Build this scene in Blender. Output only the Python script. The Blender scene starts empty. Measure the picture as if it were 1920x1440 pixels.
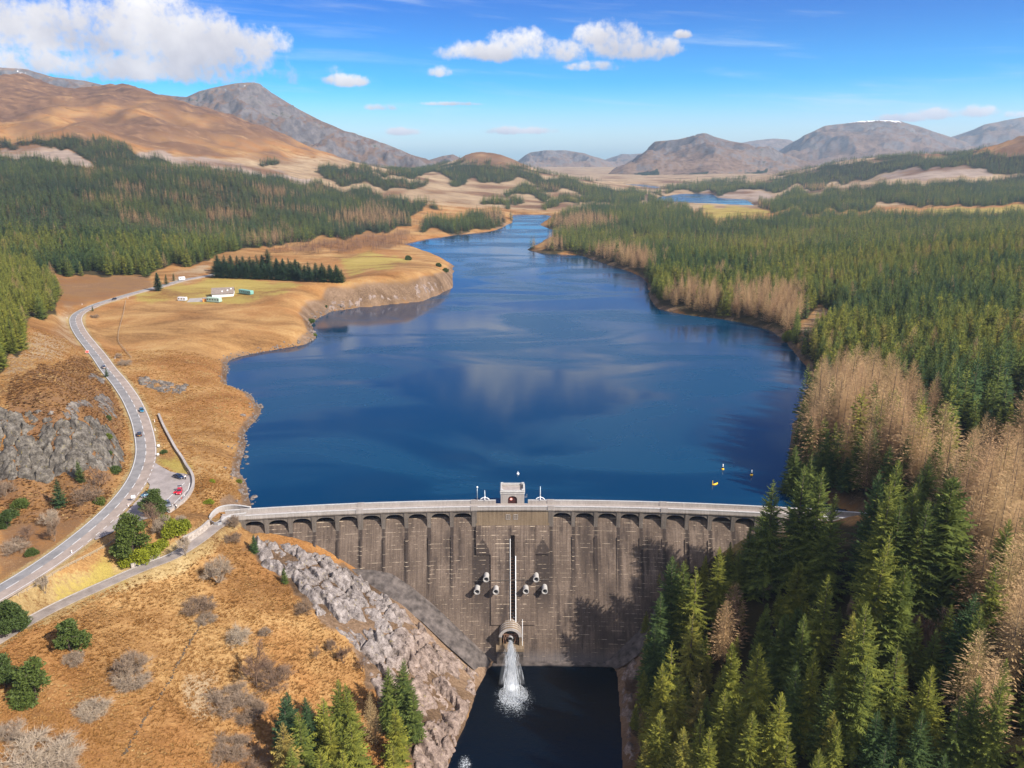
import bpy, bmesh, math, random
import numpy as np
from mathutils import Vector, Matrix

S = bpy.context.scene
COL = S.collection
R = math.radians
rng = np.random.default_rng(7)
random.seed(7)

# ------------------------------------------------------------------ camera, sun, sky, exposure
CAMH, PITCH, FPX = 117.0, R(16.22), 1478.0
cd = bpy.data.cameras.new('camera')
cam = bpy.data.objects.new('camera', cd)
COL.objects.link(cam)
cam.location = (0, 0, CAMH)
cam.rotation_euler = (math.pi / 2 - PITCH, 0, 0)
cd.sensor_width = 36.0
cd.lens = 36.0 * FPX / 1920.0
cd.clip_start, cd.clip_end = 1.0, 60000.0
S.camera = cam

SUN = Vector((0.69, -0.42, 0.62)).normalized()
sl = bpy.data.lights.new('sun', 'SUN')
sl.energy, sl.angle, sl.color = 5.0, R(0.53), (1.0, 0.93, 0.83)
so = bpy.data.objects.new('sun', sl)
COL.objects.link(so)
so.rotation_euler = SUN.to_track_quat('Z', 'Y').to_euler()
so.location = (0, 0, 400)

S.view_settings.view_transform = 'Standard'
S.view_settings.look = 'None'
S.view_settings.exposure = 0.85
S.view_settings.gamma = 1.0
S.view_settings.use_curve_mapping = False
S.render.engine = 'CYCLES'
S.cycles.max_bounces = 6
S.cycles.diffuse_bounces = 2
S.cycles.glossy_bounces = 2
S.cycles.transmission_bounces = 2
S.cycles.transparent_max_bounces = 4
S.cycles.volume_bounces = 0
S.cycles.use_denoising = True
S.cycles.denoiser = 'OPENIMAGEDENOISE'
S.cycles.denoising_input_passes = 'RGB_ALBEDO_NORMAL'
S.cycles.denoising_prefilter = 'ACCURATE'
S.cycles.use_adaptive_sampling = False
S.cycles.sample_clamp_indirect = 4.0
HAZE_DENSITY = 5.0e-5


class NT:
    """small helper to write node trees: calls return an output socket"""
    def __init__(self, tree):
        self.t = tree
        self.n = tree.nodes
        self.l = tree.links

    def put(self, sock, v):
        if v is None:
            return
        if isinstance(v, bpy.types.NodeSocket):
            self.l.new(v, sock)
        elif isinstance(v, (tuple, list)):
            v = tuple(v)
            if sock.type == 'RGBA' and len(v) == 3:
                v = v + (1.0,)
            sock.default_value = v
        else:
            if sock.type == 'RGBA':
                v = (v, v, v, 1)
            elif sock.type == 'VECTOR':
                v = (v, v, v)
            sock.default_value = v

    def node(self, typ, ins=None, out=0, **props):
        n = self.n.new(typ)
        for k, v in props.items():
            setattr(n, k, v)
        for k, v in (ins or {}).items():
            self.put(n.inputs[k], v)
        return n.outputs[out] if out is not None else n

    def m(self, op, a=0, b=0, c=None, clamp=False):
        n = self.n.new('ShaderNodeMath')
        n.operation, n.use_clamp = op, clamp
        self.put(n.inputs[0], a)
        self.put(n.inputs[1], b)
        if c is not None:
            self.put(n.inputs[2], c)
        return n.outputs[0]

    def vm(self, op, a, b=None, out=0):
        n = self.n.new('ShaderNodeVectorMath')
        n.operation = op
        self.put(n.inputs[0], a)
        if b is not None:
            self.put(n.inputs[1], b)
        return n.outputs[out]

    def noise(self, vec, scale, detail=4, rough=0.55, dist=0.0, out=0):
        return self.node('ShaderNodeTexNoise', {'Vector': vec, 'Scale': scale, 'Detail': detail, 'Roughness': rough, 'Distortion': dist}, out)

    def ramp(self, f, pts, interp='LINEAR'):
        n = self.n.new('ShaderNodeValToRGB')
        n.color_ramp.interpolation = interp
        e = n.color_ramp.elements
        while len(e) < len(pts):
            e.new(0.5)
        for i, (p, c) in enumerate(pts):
            e[i].position = p
            if not isinstance(c, (tuple, list)):
                c = (c, c, c)
            e[i].color = (c[0], c[1], c[2], 1)
        self.put(n.inputs[0], f)
        return n.outputs[0]

    def mix(self, f, a, b, blend='MIX'):
        n = self.n.new('ShaderNodeMix')
        n.data_type, n.blend_type = 'RGBA', blend
        self.put(n.inputs['Factor'], f)
        self.put(n.inputs[6], a)
        self.put(n.inputs[7], b)
        return n.outputs[2]

    def step(self, v, a, b):
        n = self.n.new('ShaderNodeMapRange')
        n.interpolation_type = 'SMOOTHSTEP'
        for k, x in zip(('Value', 'From Min', 'From Max', 'To Min', 'To Max'), (v, a, b, 0.0, 1.0)):
            self.put(n.inputs[k], x)
        return n.outputs[0]

    def sep(self, v):
        n = self.n.new('ShaderNodeSeparateXYZ')
        self.put(n.inputs[0], v)
        return n.outputs

    def comb(self, x, y, z):
        n = self.n.new('ShaderNodeCombineXYZ')
        for i, q in enumerate((x, y, z)):
            self.put(n.inputs[i], q)
        return n.outputs[0]


MATS = {}


def material(name):
    m = bpy.data.materials.new(name)
    m.use_nodes = True
    m.node_tree.nodes.clear()
    MATS[name] = m
    return m, NT(m.node_tree)


def finish(t, color, rough=0.8, bump=None, bstr=0.5, bdist=0.1, metallic=0.0, spec=0.3, trans=0.0):
    ins = {'Base Color': color, 'Roughness': rough, 'Metallic': metallic, 'Specular IOR Level': spec}
    if bump is not None:
        ins['Normal'] = t.node('ShaderNodeBump', {'Height': bump, 'Strength': bstr, 'Distance': bdist})
    sh = t.node('ShaderNodeBsdfPrincipled', ins)
    if trans:
        tr = t.node('ShaderNodeBsdfTranslucent', {'Color': color})
        sh = t.node('ShaderNodeMixShader', {0: trans, 1: sh, 2: tr})
    t.node('ShaderNodeOutputMaterial', {'Surface': sh}, None)


# ---- pixel <-> world
CP, SP = math.cos(PITCH), math.sin(PITCH)


def ray(px, py):
    px, py = np.asarray(px, float), np.asarray(py, float)
    dz = (720 - py) / FPX
    return np.stack([(px - 960) / FPX, CP + dz * SP, -SP + dz * CP], -1)


def at_z(px, py, z):
    d = ray(px, py)
    t = (np.asarray(z, float) - CAMH) / d[..., 2]
    return d * t[..., None] + np.array([0, 0, CAMH])


def at_y(px, py, Y):
    d = ray(px, py)
    t = np.asarray(Y, float) / d[..., 1]
    return d * t[..., None] + np.array([0, 0, CAMH])


def to_px(x, y, z):
    dz = z - CAMH
    zc = y * CP - dz * SP
    up = y * SP + dz * CP
    zc = np.maximum(zc, 1e-3)
    return 960 + FPX * x / zc, 720 - FPX * up / zc


# ---- world (sky)
W = bpy.data.worlds.new('World')
S.world = W
W.use_nodes = True
W.node_tree.nodes.clear()
t = NT(W.node_tree)
sky = t.node('ShaderNodeTexSky', sky_type='NISHITA', sun_disc=False, sun_elevation=math.asin(SUN.z),
             sun_rotation=math.atan2(SUN.x, SUN.y), air_density=1.0, dust_density=1.6, ozone_density=3.0, altitude=300.0)
sky = t.mix(1.0, sky, (0.74, 0.97, 1.26), 'MULTIPLY')
sky = t.node('ShaderNodeHueSaturation', {'Hue': 0.503, 'Saturation': 1.62, 'Value': 0.92, 'Color': sky})
elr = t.m('ARCSINE', t.sep(t.vm('NORMALIZE', t.node('ShaderNodeTexCoord', out=0)))[2])
sky = t.mix(1.0, sky, t.ramp(t.m('MULTIPLY', elr, 4.0), [(0.0, (1.0, 0.93, 0.86)), (0.12, (0.88, 0.86, 0.84)), (0.30, (0.55, 0.76, 0.82)), (0.70, (0.05, 0.68, 0.98))]), 'MULTIPLY')
sky = t.mix(t.step(elr, 0.18, -0.02), sky, t.vm('MULTIPLY', sky, (4.1, 3.0, 2.6)))
dirv = t.node('ShaderNodeTexCoord', out=0)
dirv = t.vm('NORMALIZE', dirv)
dx, dy, dz = t.sep(dirv)
az = t.m('ARCTAN2', dx, dy)
el = t.m('ARCSINE', dz)
# cumulus: (px centre, py centre, half width, half height) measured on the photograph, turned into bearings
CL = [(-40, 30, 160, 60), (110, 60, 170, 75), (260, 60, 130, 75), (330, 95, 150, 60), (420, 95, 110, 62), (485, 85, 55, 40), (180, 125, 330, 35),
      (930, 100, 105, 22), (985, 92, 85, 34), (1060, 100, 60, 26), (1150, 85, 75, 40), (1120, 70, 55, 24), (1200, 96, 60, 26), (1252, 92, 24, 20), (1280, 66, 16, 9),
      (1110, 125, 55, 13), (645, 153, 42, 13), (825, 137, 24, 13), (1690, 222, 42, 9), (1760, 215, 30, 11), (1832, 210, 30, 12), (1912, 215, 22, 8),
      (715, 202, 36, 8), (755, 248, 45, 9), (965, 246, 70, 9), (850, 195, 60, 5)]
wob = t.noise(dirv, 8.0, 7, 0.6)
wob2 = t.noise(dirv, 38.0, 6, 0.62)
wob3 = t.noise(dirv, 120.0, 4, 0.6)
wv = t.m('ADD', t.m('ADD', t.m('MULTIPLY', t.m('SUBTRACT', wob3, 0.5), 1.2), t.m('MULTIPLY', t.m('SUBTRACT', wob, 0.5), 2.3)), t.m('MULTIPLY', t.m('SUBTRACT', wob2, 0.5), 2.4))
field, hgt_in = None, None
for (cx, cy, hw, hh) in CL:
    d0 = ray(cx, cy)
    d0 = d0 / np.linalg.norm(d0)
    a0, e0 = math.atan2(d0[0], d0[1]), math.asin(d0[2])
    u = t.m('DIVIDE', t.m('SUBTRACT', az, a0), hw / FPX)
    v = t.m('DIVIDE', t.m('SUBTRACT', el, e0), hh / FPX)
    # flat base: the lower half falls off faster
    vv = t.m('MULTIPLY', v, t.m('ADD', 1.0, t.m('MULTIPLY', t.m('LESS_THAN', v, 0.0), 0.5)))
    b = t.m('SUBTRACT', 1.0, t.m('ADD', t.m('MULTIPLY', u, u), t.m('MULTIPLY', vv, vv)))
    b = t.m('MAXIMUM', b, -2.0)
    w_ = t.m('POWER', 2.718, t.m('MULTIPLY', b, 3.0))
    wv_ = t.m('MULTIPLY', w_, v)
    if field is None:
        field, w_sum, v_sum = b, w_, wv_
    else:
        field, w_sum, v_sum = t.m('SMOOTH_MAX', field, b, 0.25), t.m('ADD', w_sum, w_), t.m('ADD', v_sum, wv_)
hgt_in = t.m('DIVIDE', v_sum, t.m('ADD', w_sum, 0.001))
# unseen cumulus elsewhere in the sky, coverage shaped for fill light and loch reflections
flat = t.vm('DIVIDE', dirv, t.comb(t.m('MAXIMUM', dz, 0.05), t.m('MAXIMUM', dz, 0.05), 1.0))
rest = t.noise(t.vm('MULTIPLY', flat, (1.0, 1.0, 0.0)), 0.40, 4, 0.5)
out_of_view = t.m('MAXIMUM', t.step(t.m('ABSOLUTE', az), 0.66, 0.95), t.step(el, 0.176, 0.20))
rest = t.m('MULTIPLY', t.m('SUBTRACT', rest, t.m('ADD', 0.42, t.m('MULTIPLY', t.m('MULTIPLY', t.step(el, 0.235, 0.36), t.step(t.m('ABSOLUTE', az), 1.1, 0.7)), 0.22))), 4.5)
rest = t.m('SUBTRACT', rest, t.m('MULTIPLY', t.m('SUBTRACT', 1.0, t.m('MULTIPLY', out_of_view, t.step(dz, 0.02, 0.15))), 6.0))
field = t.m('MAXIMUM', field, rest)
dens = t.step(t.m('ADD', field, wv), -0.15, 0.98)
lit = t.m('ADD', t.m('MULTIPLY', hgt_in, 0.55), t.m('ADD', 0.42, t.m('MULTIPLY', t.m('SUBTRACT', t.noise(t.vm('ADD', dirv, (0.012, 0.0, 0.012)), 14.0, 5, 0.55), 0.5), 2.2)), clamp=True)
ccol = t.mix(lit, (4.4, 4.25, 4.7), (8.0, 7.7, 7.6))
# cirrus streaks
ci = t.noise(t.vm('MULTIPLY', t.comb(az, t.m('ADD', el, t.m('MULTIPLY', az, 0.06)), 0.0), (2.2, 26.0, 1.0)), 1.6, 6, 0.6, 0.4)
cim = t.m('MULTIPLY', t.step(ci, 0.50, 0.78), 0.42)
base = t.mix(cim, sky, (6.3, 6.8, 7.3))
base = t.mix(dens, base, ccol)
t.node('ShaderNodeOutputWorld', {'Surface': t.node('ShaderNodeBackground', {'Color': base, 'Strength': 0.078})}, None)


# ------------------------------------------------------------------ mesh helpers
def link(o, parent=None):
    COL.objects.link(o)
    if parent is not None:
        o.parent = parent
    return o


def props(o, label=None, cat=None, group=None, kind=None):
    if label:
        o['label'] = label
    if cat:
        o['category'] = cat
    if group:
        o['group'] = group
    if kind:
        o['kind'] = kind
    return o


def empty(name, loc=(0, 0, 0), rz=0.0, **kw):
    o = bpy.data.objects.new(name, None)
    o.empty_display_size = 0.5
    o.location = loc
    o.rotation_euler = (0, 0, rz)
    link(o)
    return props(o, **kw)


def np_mesh(name, v, f, mats=None, smooth=False, mi=None):
    """v (N,3), f (M,k) with one face size"""
    me = bpy.data.meshes.new(name)
    v = np.ascontiguousarray(v, dtype=np.float32)
    f = np.ascontiguousarray(f, dtype=np.int32)
    k = f.shape[1]
    me.vertices.add(len(v))
    me.vertices.foreach_set('co', v.ravel())
    me.loops.add(f.size)
    me.loops.foreach_set('vertex_index', f.ravel())
    me.polygons.add(len(f))
    me.polygons.foreach_set('loop_start', np.arange(len(f), dtype=np.int32) * k)
    if smooth:
        me.polygons.foreach_set('use_smooth', np.ones(len(f), dtype=bool))
    for m in (mats or []):
        me.materials.append(MATS[m])
    if mi is not None:
        me.polygons.foreach_set('material_index', np.ascontiguousarray(mi, dtype=np.int32))
    me.update(calc_edges=True)
    me.validate()
    return me


def obj(name, me, parent=None, **kw):
    o = bpy.data.objects.new(name, me)
    link(o, parent)
    return props(o, **kw)


class MB:
    """collects primitives, builds ONE mesh object"""
    def __init__(self):
        self.v, self.f = [], []

    def add(self, vs, fs):
        b = len(self.v)
        self.v += [tuple(map(float, p)) for p in vs]
        self.f += [tuple(i + b for i in f) for f in fs]
        return self

    def hexa(self, p):
        """eight corners: bottom ring 0-3, top ring 4-7"""
        return self.add(p, [(3, 2, 1, 0), (4, 5, 6, 7), (0, 1, 5, 4), (1, 2, 6, 5), (2, 3, 7, 6), (3, 0, 4, 7)])

    def box(self, x0, x1, y0, y1, z0, z1, tap=0.0):
        return self.hexa([(x0, y0, z0), (x1, y0, z0), (x1, y1, z0), (x0, y1, z0), (x0 + tap, y0 + tap, z1), (x1 - tap, y0 + tap, z1), (x1 - tap, y1 - tap, z1), (x0 + tap, y1 - tap, z1)])

    def tube(self, pts, rad, n=8, cap=True):
        pts = [Vector(p) for p in pts]
        rad = rad if isinstance(rad, (list, tuple)) else [rad] * len(pts)
        b, vs, fs = 0, [], []
        for i, p in enumerate(pts):
            d = (pts[min(i + 1, len(pts) - 1)] - pts[max(i - 1, 0)]).normalized()
            a = d.orthogonal().normalized() if abs(d.z) > 0.95 else d.cross(Vector((0, 0, 1))).normalized()
            c = d.cross(a)
            for k in range(n):
                w = 2 * math.pi * k / n
                vs.append(p + (a * math.cos(w) + c * math.sin(w)) * rad[i])
        for i in range(len(pts) - 1):
            for k in range(n):
                fs.append((i * n + k, i * n + (k + 1) % n, (i + 1) * n + (k + 1) % n, (i + 1) * n + k))
        if cap:
            fs.append(tuple(range(n))[::-1])
            fs.append(tuple((len(pts) - 1) * n + k for k in range(n)))
        return self.add(vs, fs)

    def lathe(self, prof, c=(0, 0, 0), n=14):
        vs, fs = [], []
        for r, z in prof:
            for k in range(n):
                w = 2 * math.pi * k / n
                vs.append((c[0] + r * math.cos(w), c[1] + r * math.sin(w), c[2] + z))
        for i in range(len(prof) - 1):
            for k in range(n):
                fs.append((i * n + k, i * n + (k + 1) % n, (i + 1) * n + (k + 1) % n, (i + 1) * n + k))
        fs.append(tuple(range(n))[::-1])
        fs.append(tuple((len(prof) - 1) * n + k for k in range(n)))
        return self.add(vs, fs)

    def mesh(self, name, mat, smooth=False):
        me = bpy.data.meshes.new(name)
        me.from_pydata(self.v, [], self.f)
        if mat:
            me.materials.append(MATS[mat])
        if smooth:
            me.polygons.foreach_set('use_smooth', [True] * len(me.polygons))
        me.update()
        return me

    def build(self, name, mat, parent=None, smooth=False, **kw):
        return obj(name, self.mesh(name, mat, smooth), parent, **kw)


# ------------------------------------------------------------------ numpy noise
_perm = rng.permutation(512).astype(np.int64)
_perm = np.concatenate([_perm, _perm, _perm])
_ang = rng.random(512) * 2 * np.pi
_gx, _gy = np.cos(_ang), np.sin(_ang)


def perlin(x, y):
    xi, yi = np.floor(x).astype(np.int64), np.floor(y).astype(np.int64)
    xf, yf = x - xi, y - yi
    u, v = xf * xf * xf * (xf * (xf * 6 - 15) + 10), yf * yf * yf * (yf * (yf * 6 - 15) + 10)

    def g(i, j):
        h = _perm[_perm[(xi + i) % 512] + (yi + j) % 512]
        return _gx[h] * (xf - i) + _gy[h] * (yf - j)
    a, b = g(0, 0), g(1, 0)
    c, d = g(0, 1), g(1, 1)
    return ((a + u * (b - a)) * (1 - v) + (c + u * (d - c)) * v) * 1.5


def fbm(x, y, oct=4, gain=0.5, lac=2.03, ridged=False):
    s, a = 0, 1.0
    tot = 0
    for i in range(oct):
        n = perlin(x + 17.3 * i, y - 9.1 * i)
        if ridged:
            n = 1 - 2 * np.abs(n)
        s = s + a * n
        tot += a
        a *= gain
        x, y = x * lac, y * lac
    return s / tot


def sstep(a, b, x):
    q = np.clip((x - a) / (b - a), 0, 1)
    return q * q * (3 - 2 * q)


def in_poly(px, py, poly):
    poly = np.asarray(poly, float)
    r = np.zeros(np.shape(px), bool)
    x0, y0 = poly[-1]
    for x1, y1 in poly:
        if y0 != y1:
            c = ((y1 > py) != (y0 > py)) & (px < (x0 - x1) * (py - y1) / (y0 - y1) + x1)
            r ^= c
        x0, y0 = x1, y1
    return r


def seg_dist(x, y, P, closed=True, want_t=False):
    """distance from points to a polyline; with want_t also (segment position as float index)"""
    x, y = np.asarray(x, float), np.asarray(y, float)
    best = np.full(x.shape, 1e18)
    bt = np.zeros(x.shape)
    n = len(P)
    for i in range(n if closed else n - 1):
        a, b = P[i], P[(i + 1) % n]
        ex, ey = b[0] - a[0], b[1] - a[1]
        L = ex * ex + ey * ey + 1e-12
        q = np.clip(((x - a[0]) * ex + (y - a[1]) * ey) / L, 0, 1)
        d = (x - a[0] - q * ex) ** 2 + (y - a[1] - q * ey) ** 2
        k = d < best
        best = np.where(k, d, best)
        if want_t:
            bt = np.where(k, i + q, bt)
    return (np.sqrt(best), bt) if want_t else np.sqrt(best)


def spline(P, n):
    """Catmull-Rom through rows of P, n samples per span"""
    P = np.asarray(P, float)
    Q = np.vstack([2 * P[0] - P[1], P, 2 * P[-1] - P[-2]])
    out = []
    for i in range(1, len(Q) - 2):
        p0, p1, p2, p3 = Q[i - 1], Q[i], Q[i + 1], Q[i + 2]
        for k in range(n):
            s = k / n
            out.append(0.5 * ((2 * p1) + (p2 - p0) * s + (2 * p0 - 5 * p1 + 4 * p2 - p3) * s * s + (3 * p1 - p0 - 3 * p2 + p3) * s ** 3))
    out.append(Q[-2])
    return np.array(out)


def resample(P, step):
    P = np.asarray(P, float)
    d = np.concatenate([[0], np.cumsum(np.linalg.norm(np.diff(P, axis=0), axis=1))])
    n = max(2, int(d[-1] / step) + 1)
    s = np.linspace(0, d[-1], n)
    return np.stack([np.interp(s, d, P[:, i]) for i in range(P.shape[1])], -1), s


# ------------------------------------------------------------------ the dam's arc (crest radius 600 m) and face
AX, AY, AR = 5.0, -359.2, 600.0


def A(s, off, z):
    """s along the crest, off upstream of the crest's downstream edge"""
    s, off, z = np.broadcast_arrays(np.asarray(s, float), np.asarray(off, float), np.asarray(z, float))
    a = s / AR
    return np.stack([AX + (AR + off) * np.sin(a), AY + (AR + off) * np.cos(a), z], -1)


def arc_y(x):
    return AY + np.sqrt(np.maximum(AR ** 2 - (np.asarray(x) - AX) ** 2, 1.0))


def face_off(z):
    return 0.9 + 0.494 * z


def on_face(px, py, out=0.0):
    """where the pixel's ray meets the dam's downstream face (moved OUT metres towards the camera)"""
    d = ray(px, py)
    lo, hi = 100.0, 400.0
    for _ in range(60):
        mid = (lo + hi) / 2
        p = d * mid + np.array([0, 0, CAMH])
        r = math.hypot(p[0] - AX, p[1] - AY) - AR
        if r > face_off(p[2]) - out:
            hi = mid
        else:
            lo = mid
    return d * lo + np.array([0, 0, CAMH])
# ------------------------------------------------------------------ the lie of the land
SHORE_L = [(473, 953), (470, 938), (462, 915), (452, 893), (446, 880), (458, 850), (464, 815), (480, 790), (483, 768), (472, 747), (455, 733), (432, 722), (421, 706),
           (421, 690), (426, 678), (445, 669), (480, 662), (530, 653), (572, 646), (590, 636), (588, 624), (583, 610), (593, 597), (620, 584), (680, 576), (740, 570),
           (790, 565), (824, 553), (845, 541), (848, 512), (850, 500), (838, 490), (815, 479), (790, 469), (755, 458), (800, 448), (860, 440), (925, 433), (945, 425),
           (960, 417), (962, 402)]
SHORE_R = [(1020, 402), (1034, 406), (1012, 421), (1030, 429), (1052, 433), (1030, 446), (988, 468), (1020, 475), (1090, 479), (1140, 496), (1200, 516), (1214, 530),
           (1218, 555), (1232, 579), (1290, 591), (1350, 598), (1400, 606), (1450, 622), (1482, 650), (1512, 684), (1518, 705), (1516, 735), (1500, 770), (1482, 800),
           (1481, 840), (1488, 880), (1510, 915), (1560, 945), (1622, 966)]


def shore_world(pxs, jit=1.0):
    P = at_z([p[0] for p in pxs], [p[1] for p in pxs], 0.0)[:, :2]
    P, s = resample(P, 6.0)
    n = fbm(s / 30.0, s * 0 + 3.7, 4)
    m = fbm(s / 30.0, s * 0 + 9.2, 4)
    w = np.minimum(1, np.minimum(s, s[-1] - s) / 15.0)
    P[:, 0] += n * 3.5 * w * jit
    P[:, 1] += m * 5.0 * w * jit
    return P


_up = A(np.linspace(112, -96, 40), 6.0, 0)[:, :2]
LAKE = np.vstack([shore_world(SHORE_L), shore_world(SHORE_R), _up])
FARLOCH = shore_world([(1226, 379), (1236, 369), (1280, 363), (1335, 363), (1346, 371), (1400, 374), (1418, 388), (1385, 386), (1300, 382), (1226, 379)], 1.5)
FARSTRIP = shore_world([(1125, 346), (1165, 345), (1205, 346), (1242, 351), (1225, 355), (1160, 351), (1125, 346)], 1.5)
POOL_Z = -42.0
POOL = at_z([1130, 1150, 1158, 1161, 1166, 1168, 1172, 800, 838, 852, 870, 884, 893, 906, 914, 930],
            [1241, 1250, 1262, 1300, 1370, 1440, 1800, 1800, 1440, 1400, 1362, 1325, 1295, 1270, 1254, 1241], POOL_Z)[:, :2]

ROADPX = [(-70, 1150, 5.6), (0, 1111, 5.8), (80, 1062, 6.2), (122, 1032, 6.5), (157, 1005, 6.7), (187, 980, 6.9), (214, 955, 7.0), (235, 932, 7.1), (251, 911, 7.2), (263, 890, 7.3), (270, 870, 7.35),
          (274, 850, 7.4), (273, 830, 7.5), (269, 808, 7.7), (263, 786, 7.9), (254, 765, 8.2), (245, 747, 8.5), (235, 732, 8.7), (222, 714, 9.1), (203, 692, 9.7), (187, 669, 10.2), (170, 648, 10.7), (154, 628, 11.1),
          (144, 610, 11.4), (142, 596, 11.7), (150, 586, 11.9), (168, 577, 12.1), (190, 568, 12.3), (217, 560, 12.6), (247, 551, 12.9), (277, 543, 13.2), (310, 535, 13.5), (333, 528, 13.8), (360, 522, 14.0), (395, 516, 14.2), (440, 505, 14.4)]
_r = np.array(ROADPX)
ROAD, ROAD_S = resample(spline(at_z(_r[:, 0], _r[:, 1], _r[:, 2]), 6), 2.0)
_k = np.ones(9) / 9
for c in range(3):
    ROAD[4:-4, c] = np.convolve(ROAD[:, c], _k, 'valid')
LAYPX = [(291, 868), (297, 872), (322, 886), (354, 889), (361, 896), (361, 912), (356, 926), (345, 938), (330, 948), (318, 957), (290, 966), (262, 975), (236, 984), (200, 1000), (172, 1012),
         (185, 997), (205, 983), (222, 968), (238, 958), (250, 944), (264, 931), (279, 917), (281, 908), (274, 900), (280, 886)]
LAY = at_z([p[0] for p in LAYPX], [p[1] for p in LAYPX], 7.2)[:, :2]
ACCPX = [(424, 976, 3.5), (416, 981, 3.45), (402, 990, 3.3), (386, 1003, 3.1), (367, 1017, 2.7), (342, 1033, 2.2), (317, 1046, 1.8), (267, 1065, 1.2), (200, 1094, 0.3), (133, 1124, -0.5), (77, 1152, -1.2), (20, 1185, -2.0), (-60, 1235, -3.0)]
_r = np.array(ACCPX)
ACC, ACC_S = resample(spline(at_z(_r[:, 0], _r[:, 1], _r[:, 2]), 6), 1.5)

CZ = [  # ground seen at a pixel, with its height above the loch
    (0, 1440, -4), (130, 1440, -8), (250, 1440, -14), (480, 1440, -23), (640, 1440, -30), (740, 1440, -36), (150, 1330, -9), (330, 1280, -12), (250, 1230, -7), (430, 1180, -10), (540, 1250, -18),
    (400, 1100, -5), (330, 1080, -2), (600, 1400, -29), (60, 1250, -4), (0, 1330, -4), (160, 1160, -2.5), (475, 1045, -4), (540, 1088, -9), (600, 1160, -15), (660, 1200, -20.5), (700, 1290, -28), (770, 1400, -35),
    (560, 1095, -9.5), (440, 1030, -2), (420, 1000, 0), (620, 1120, -13.5), (700, 1190, -22), (760, 1240, -29), (800, 1300, -34), (850, 1240, -36), (810, 1190, -29.5), (750, 1150, -22), (880, 1280, -40.0), (830, 1380, -40), (865, 1330, -40),
    (0, 1160, 1.5), (130, 1080, 3.2), (250, 1030, 4.0), (340, 1005, 4.3), (390, 965, 4.6), (420, 940, 5.0), (200, 1060, 3.0),
    (1250, 1440, -36), (1400, 1440, -24), (1600, 1440, -12), (1920, 1440, -2), (1920, 1200, 5), (1700, 1150, 0), (1500, 1200, -15), (1350, 1250, -27), (1250, 1300, -36), (1600, 1050, 2), (1640, 970, 4.6), (1800, 1000, 8), (1920, 950, 13),
    (1200, 1330, -39), (1190, 1440, -40), (1185, 1290, -40),
    (1560, 900, 6), (1600, 850, 10), (1750, 800, 14), (1920, 780, 18), (1560, 700, 6), (1700, 650, 12), (1920, 600, 20), (1500, 570, 6), (1700, 520, 12), (1920, 480, 22), (1300, 530, 5), (1150, 465, 4), (1300, 440, 8), (1600, 430, 12),
    (1920, 420, 22), (1100, 415, 4), (1250, 396, 5), (1450, 396, 9), (1650, 386, 13), (1920, 372, 30), (1450, 372, 7), (1600, 352, 18), (1300, 350, 5), (1200, 360, 5), (1100, 372, 8), (1180, 372, 4), (1500, 340, 26),
    (400, 562, 12), (520, 532, 14), (650, 522, 14), (740, 490, 14), (800, 500, 12), (832, 524, 9), (780, 548, 9), (700, 556, 10), (612, 566, 8), (300, 620, 11), (250, 700, 9.5), (400, 640, 8), (520, 620, 7), (350, 760, 6), (420, 800, 4),
    (400, 870, 4), (345, 900, 6.5), (310, 830, 7.0), (330, 700, 8), (560, 590, 8.5), (690, 480, 13),
    (200, 720, 15), (100, 690, 27), (0, 730, 29), (100, 788, 27), (0, 792, 27), (170, 800, 22), (225, 800, 10.5), (236, 860, 8.5), (100, 905, 9.5), (0, 910, 10), (200, 905, 8.5), (0, 1010, 7.5), (100, 1000, 7), (60, 640, 24), (110, 600, 17), (170, 690, 14.5),
    (20, 600, 25), (0, 520, 24), (140, 545, 14),
    (100, 512, 15), (250, 505, 15), (400, 500, 14), (560, 452, 12), (700, 442, 8), (745, 425, 8), (805, 405, 8), (850, 433, 3.5), (905, 412, 6), (760, 388, 18), (600, 405, 22), (850, 392, 12), (1000, 392, 4), (1000, 374, 8), (1100, 384, 5), (950, 372, 14),
    (700, 460, 9),
]
CY = [  # far ground: pixel and distance
    (0, 452, 880), (0, 400, 1022), (0, 338, 1287), (0, 290, 1720), (400, 400, 1220), (300, 350, 1330), (200, 300, 1640), (450, 345, 1500), (600, 370, 1600), (-500, 420, 900), (-500, 330, 1250), (-500, 250, 1750),
    (0, 264, 1850), (100, 260, 1850), (200, 262, 1860), (270, 290, 1850), (400, 308, 1850), (560, 338, 1850), (700, 352, 1900), (800, 376, 1750),
    (0, 145, 3000), (60, 150, 2950), (110, 172, 2900), (165, 173, 2950), (230, 166, 2900), (290, 180, 2850), (340, 196, 2850), (400, 216, 2850), (450, 230, 2800), (520, 256, 2750), (570, 276, 2700), (640, 300, 2650), (-200, 130, 3100), (-500, 120, 3000),
    (0, 215, 2350), (200, 222, 2350), (400, 265, 2250), (550, 310, 2150), (-300, 200, 2350), (720, 318, 2500), (900, 352, 2300), (800, 340, 2250), (700, 335, 2050),
    (865, 298, 3300), (905, 286, 3300), (945, 293, 3200), (1000, 315, 3000), (1060, 331, 2850), (1150, 354, 2500), (820, 318, 3000), (760, 322, 3000),
    (1400, 347, 2700), (1500, 322, 2900), (1560, 311, 2950), (1600, 303, 3000), (1700, 292, 3000), (1740, 292, 2950), (1800, 291, 2900), (1860, 280, 2800), (1920, 265, 2700), (2100, 240, 2700), (1740, 328, 2350), (1920, 330, 2250), (1600, 342, 2350), (2200, 340, 2200),
    (2300, 420, 1500), (2400, 500, 1000), (2400, 800, 420), (-500, 600, 500), (-400, 800, 300),
]
CR = []   # raw: behind the ridges the land drops again
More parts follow.
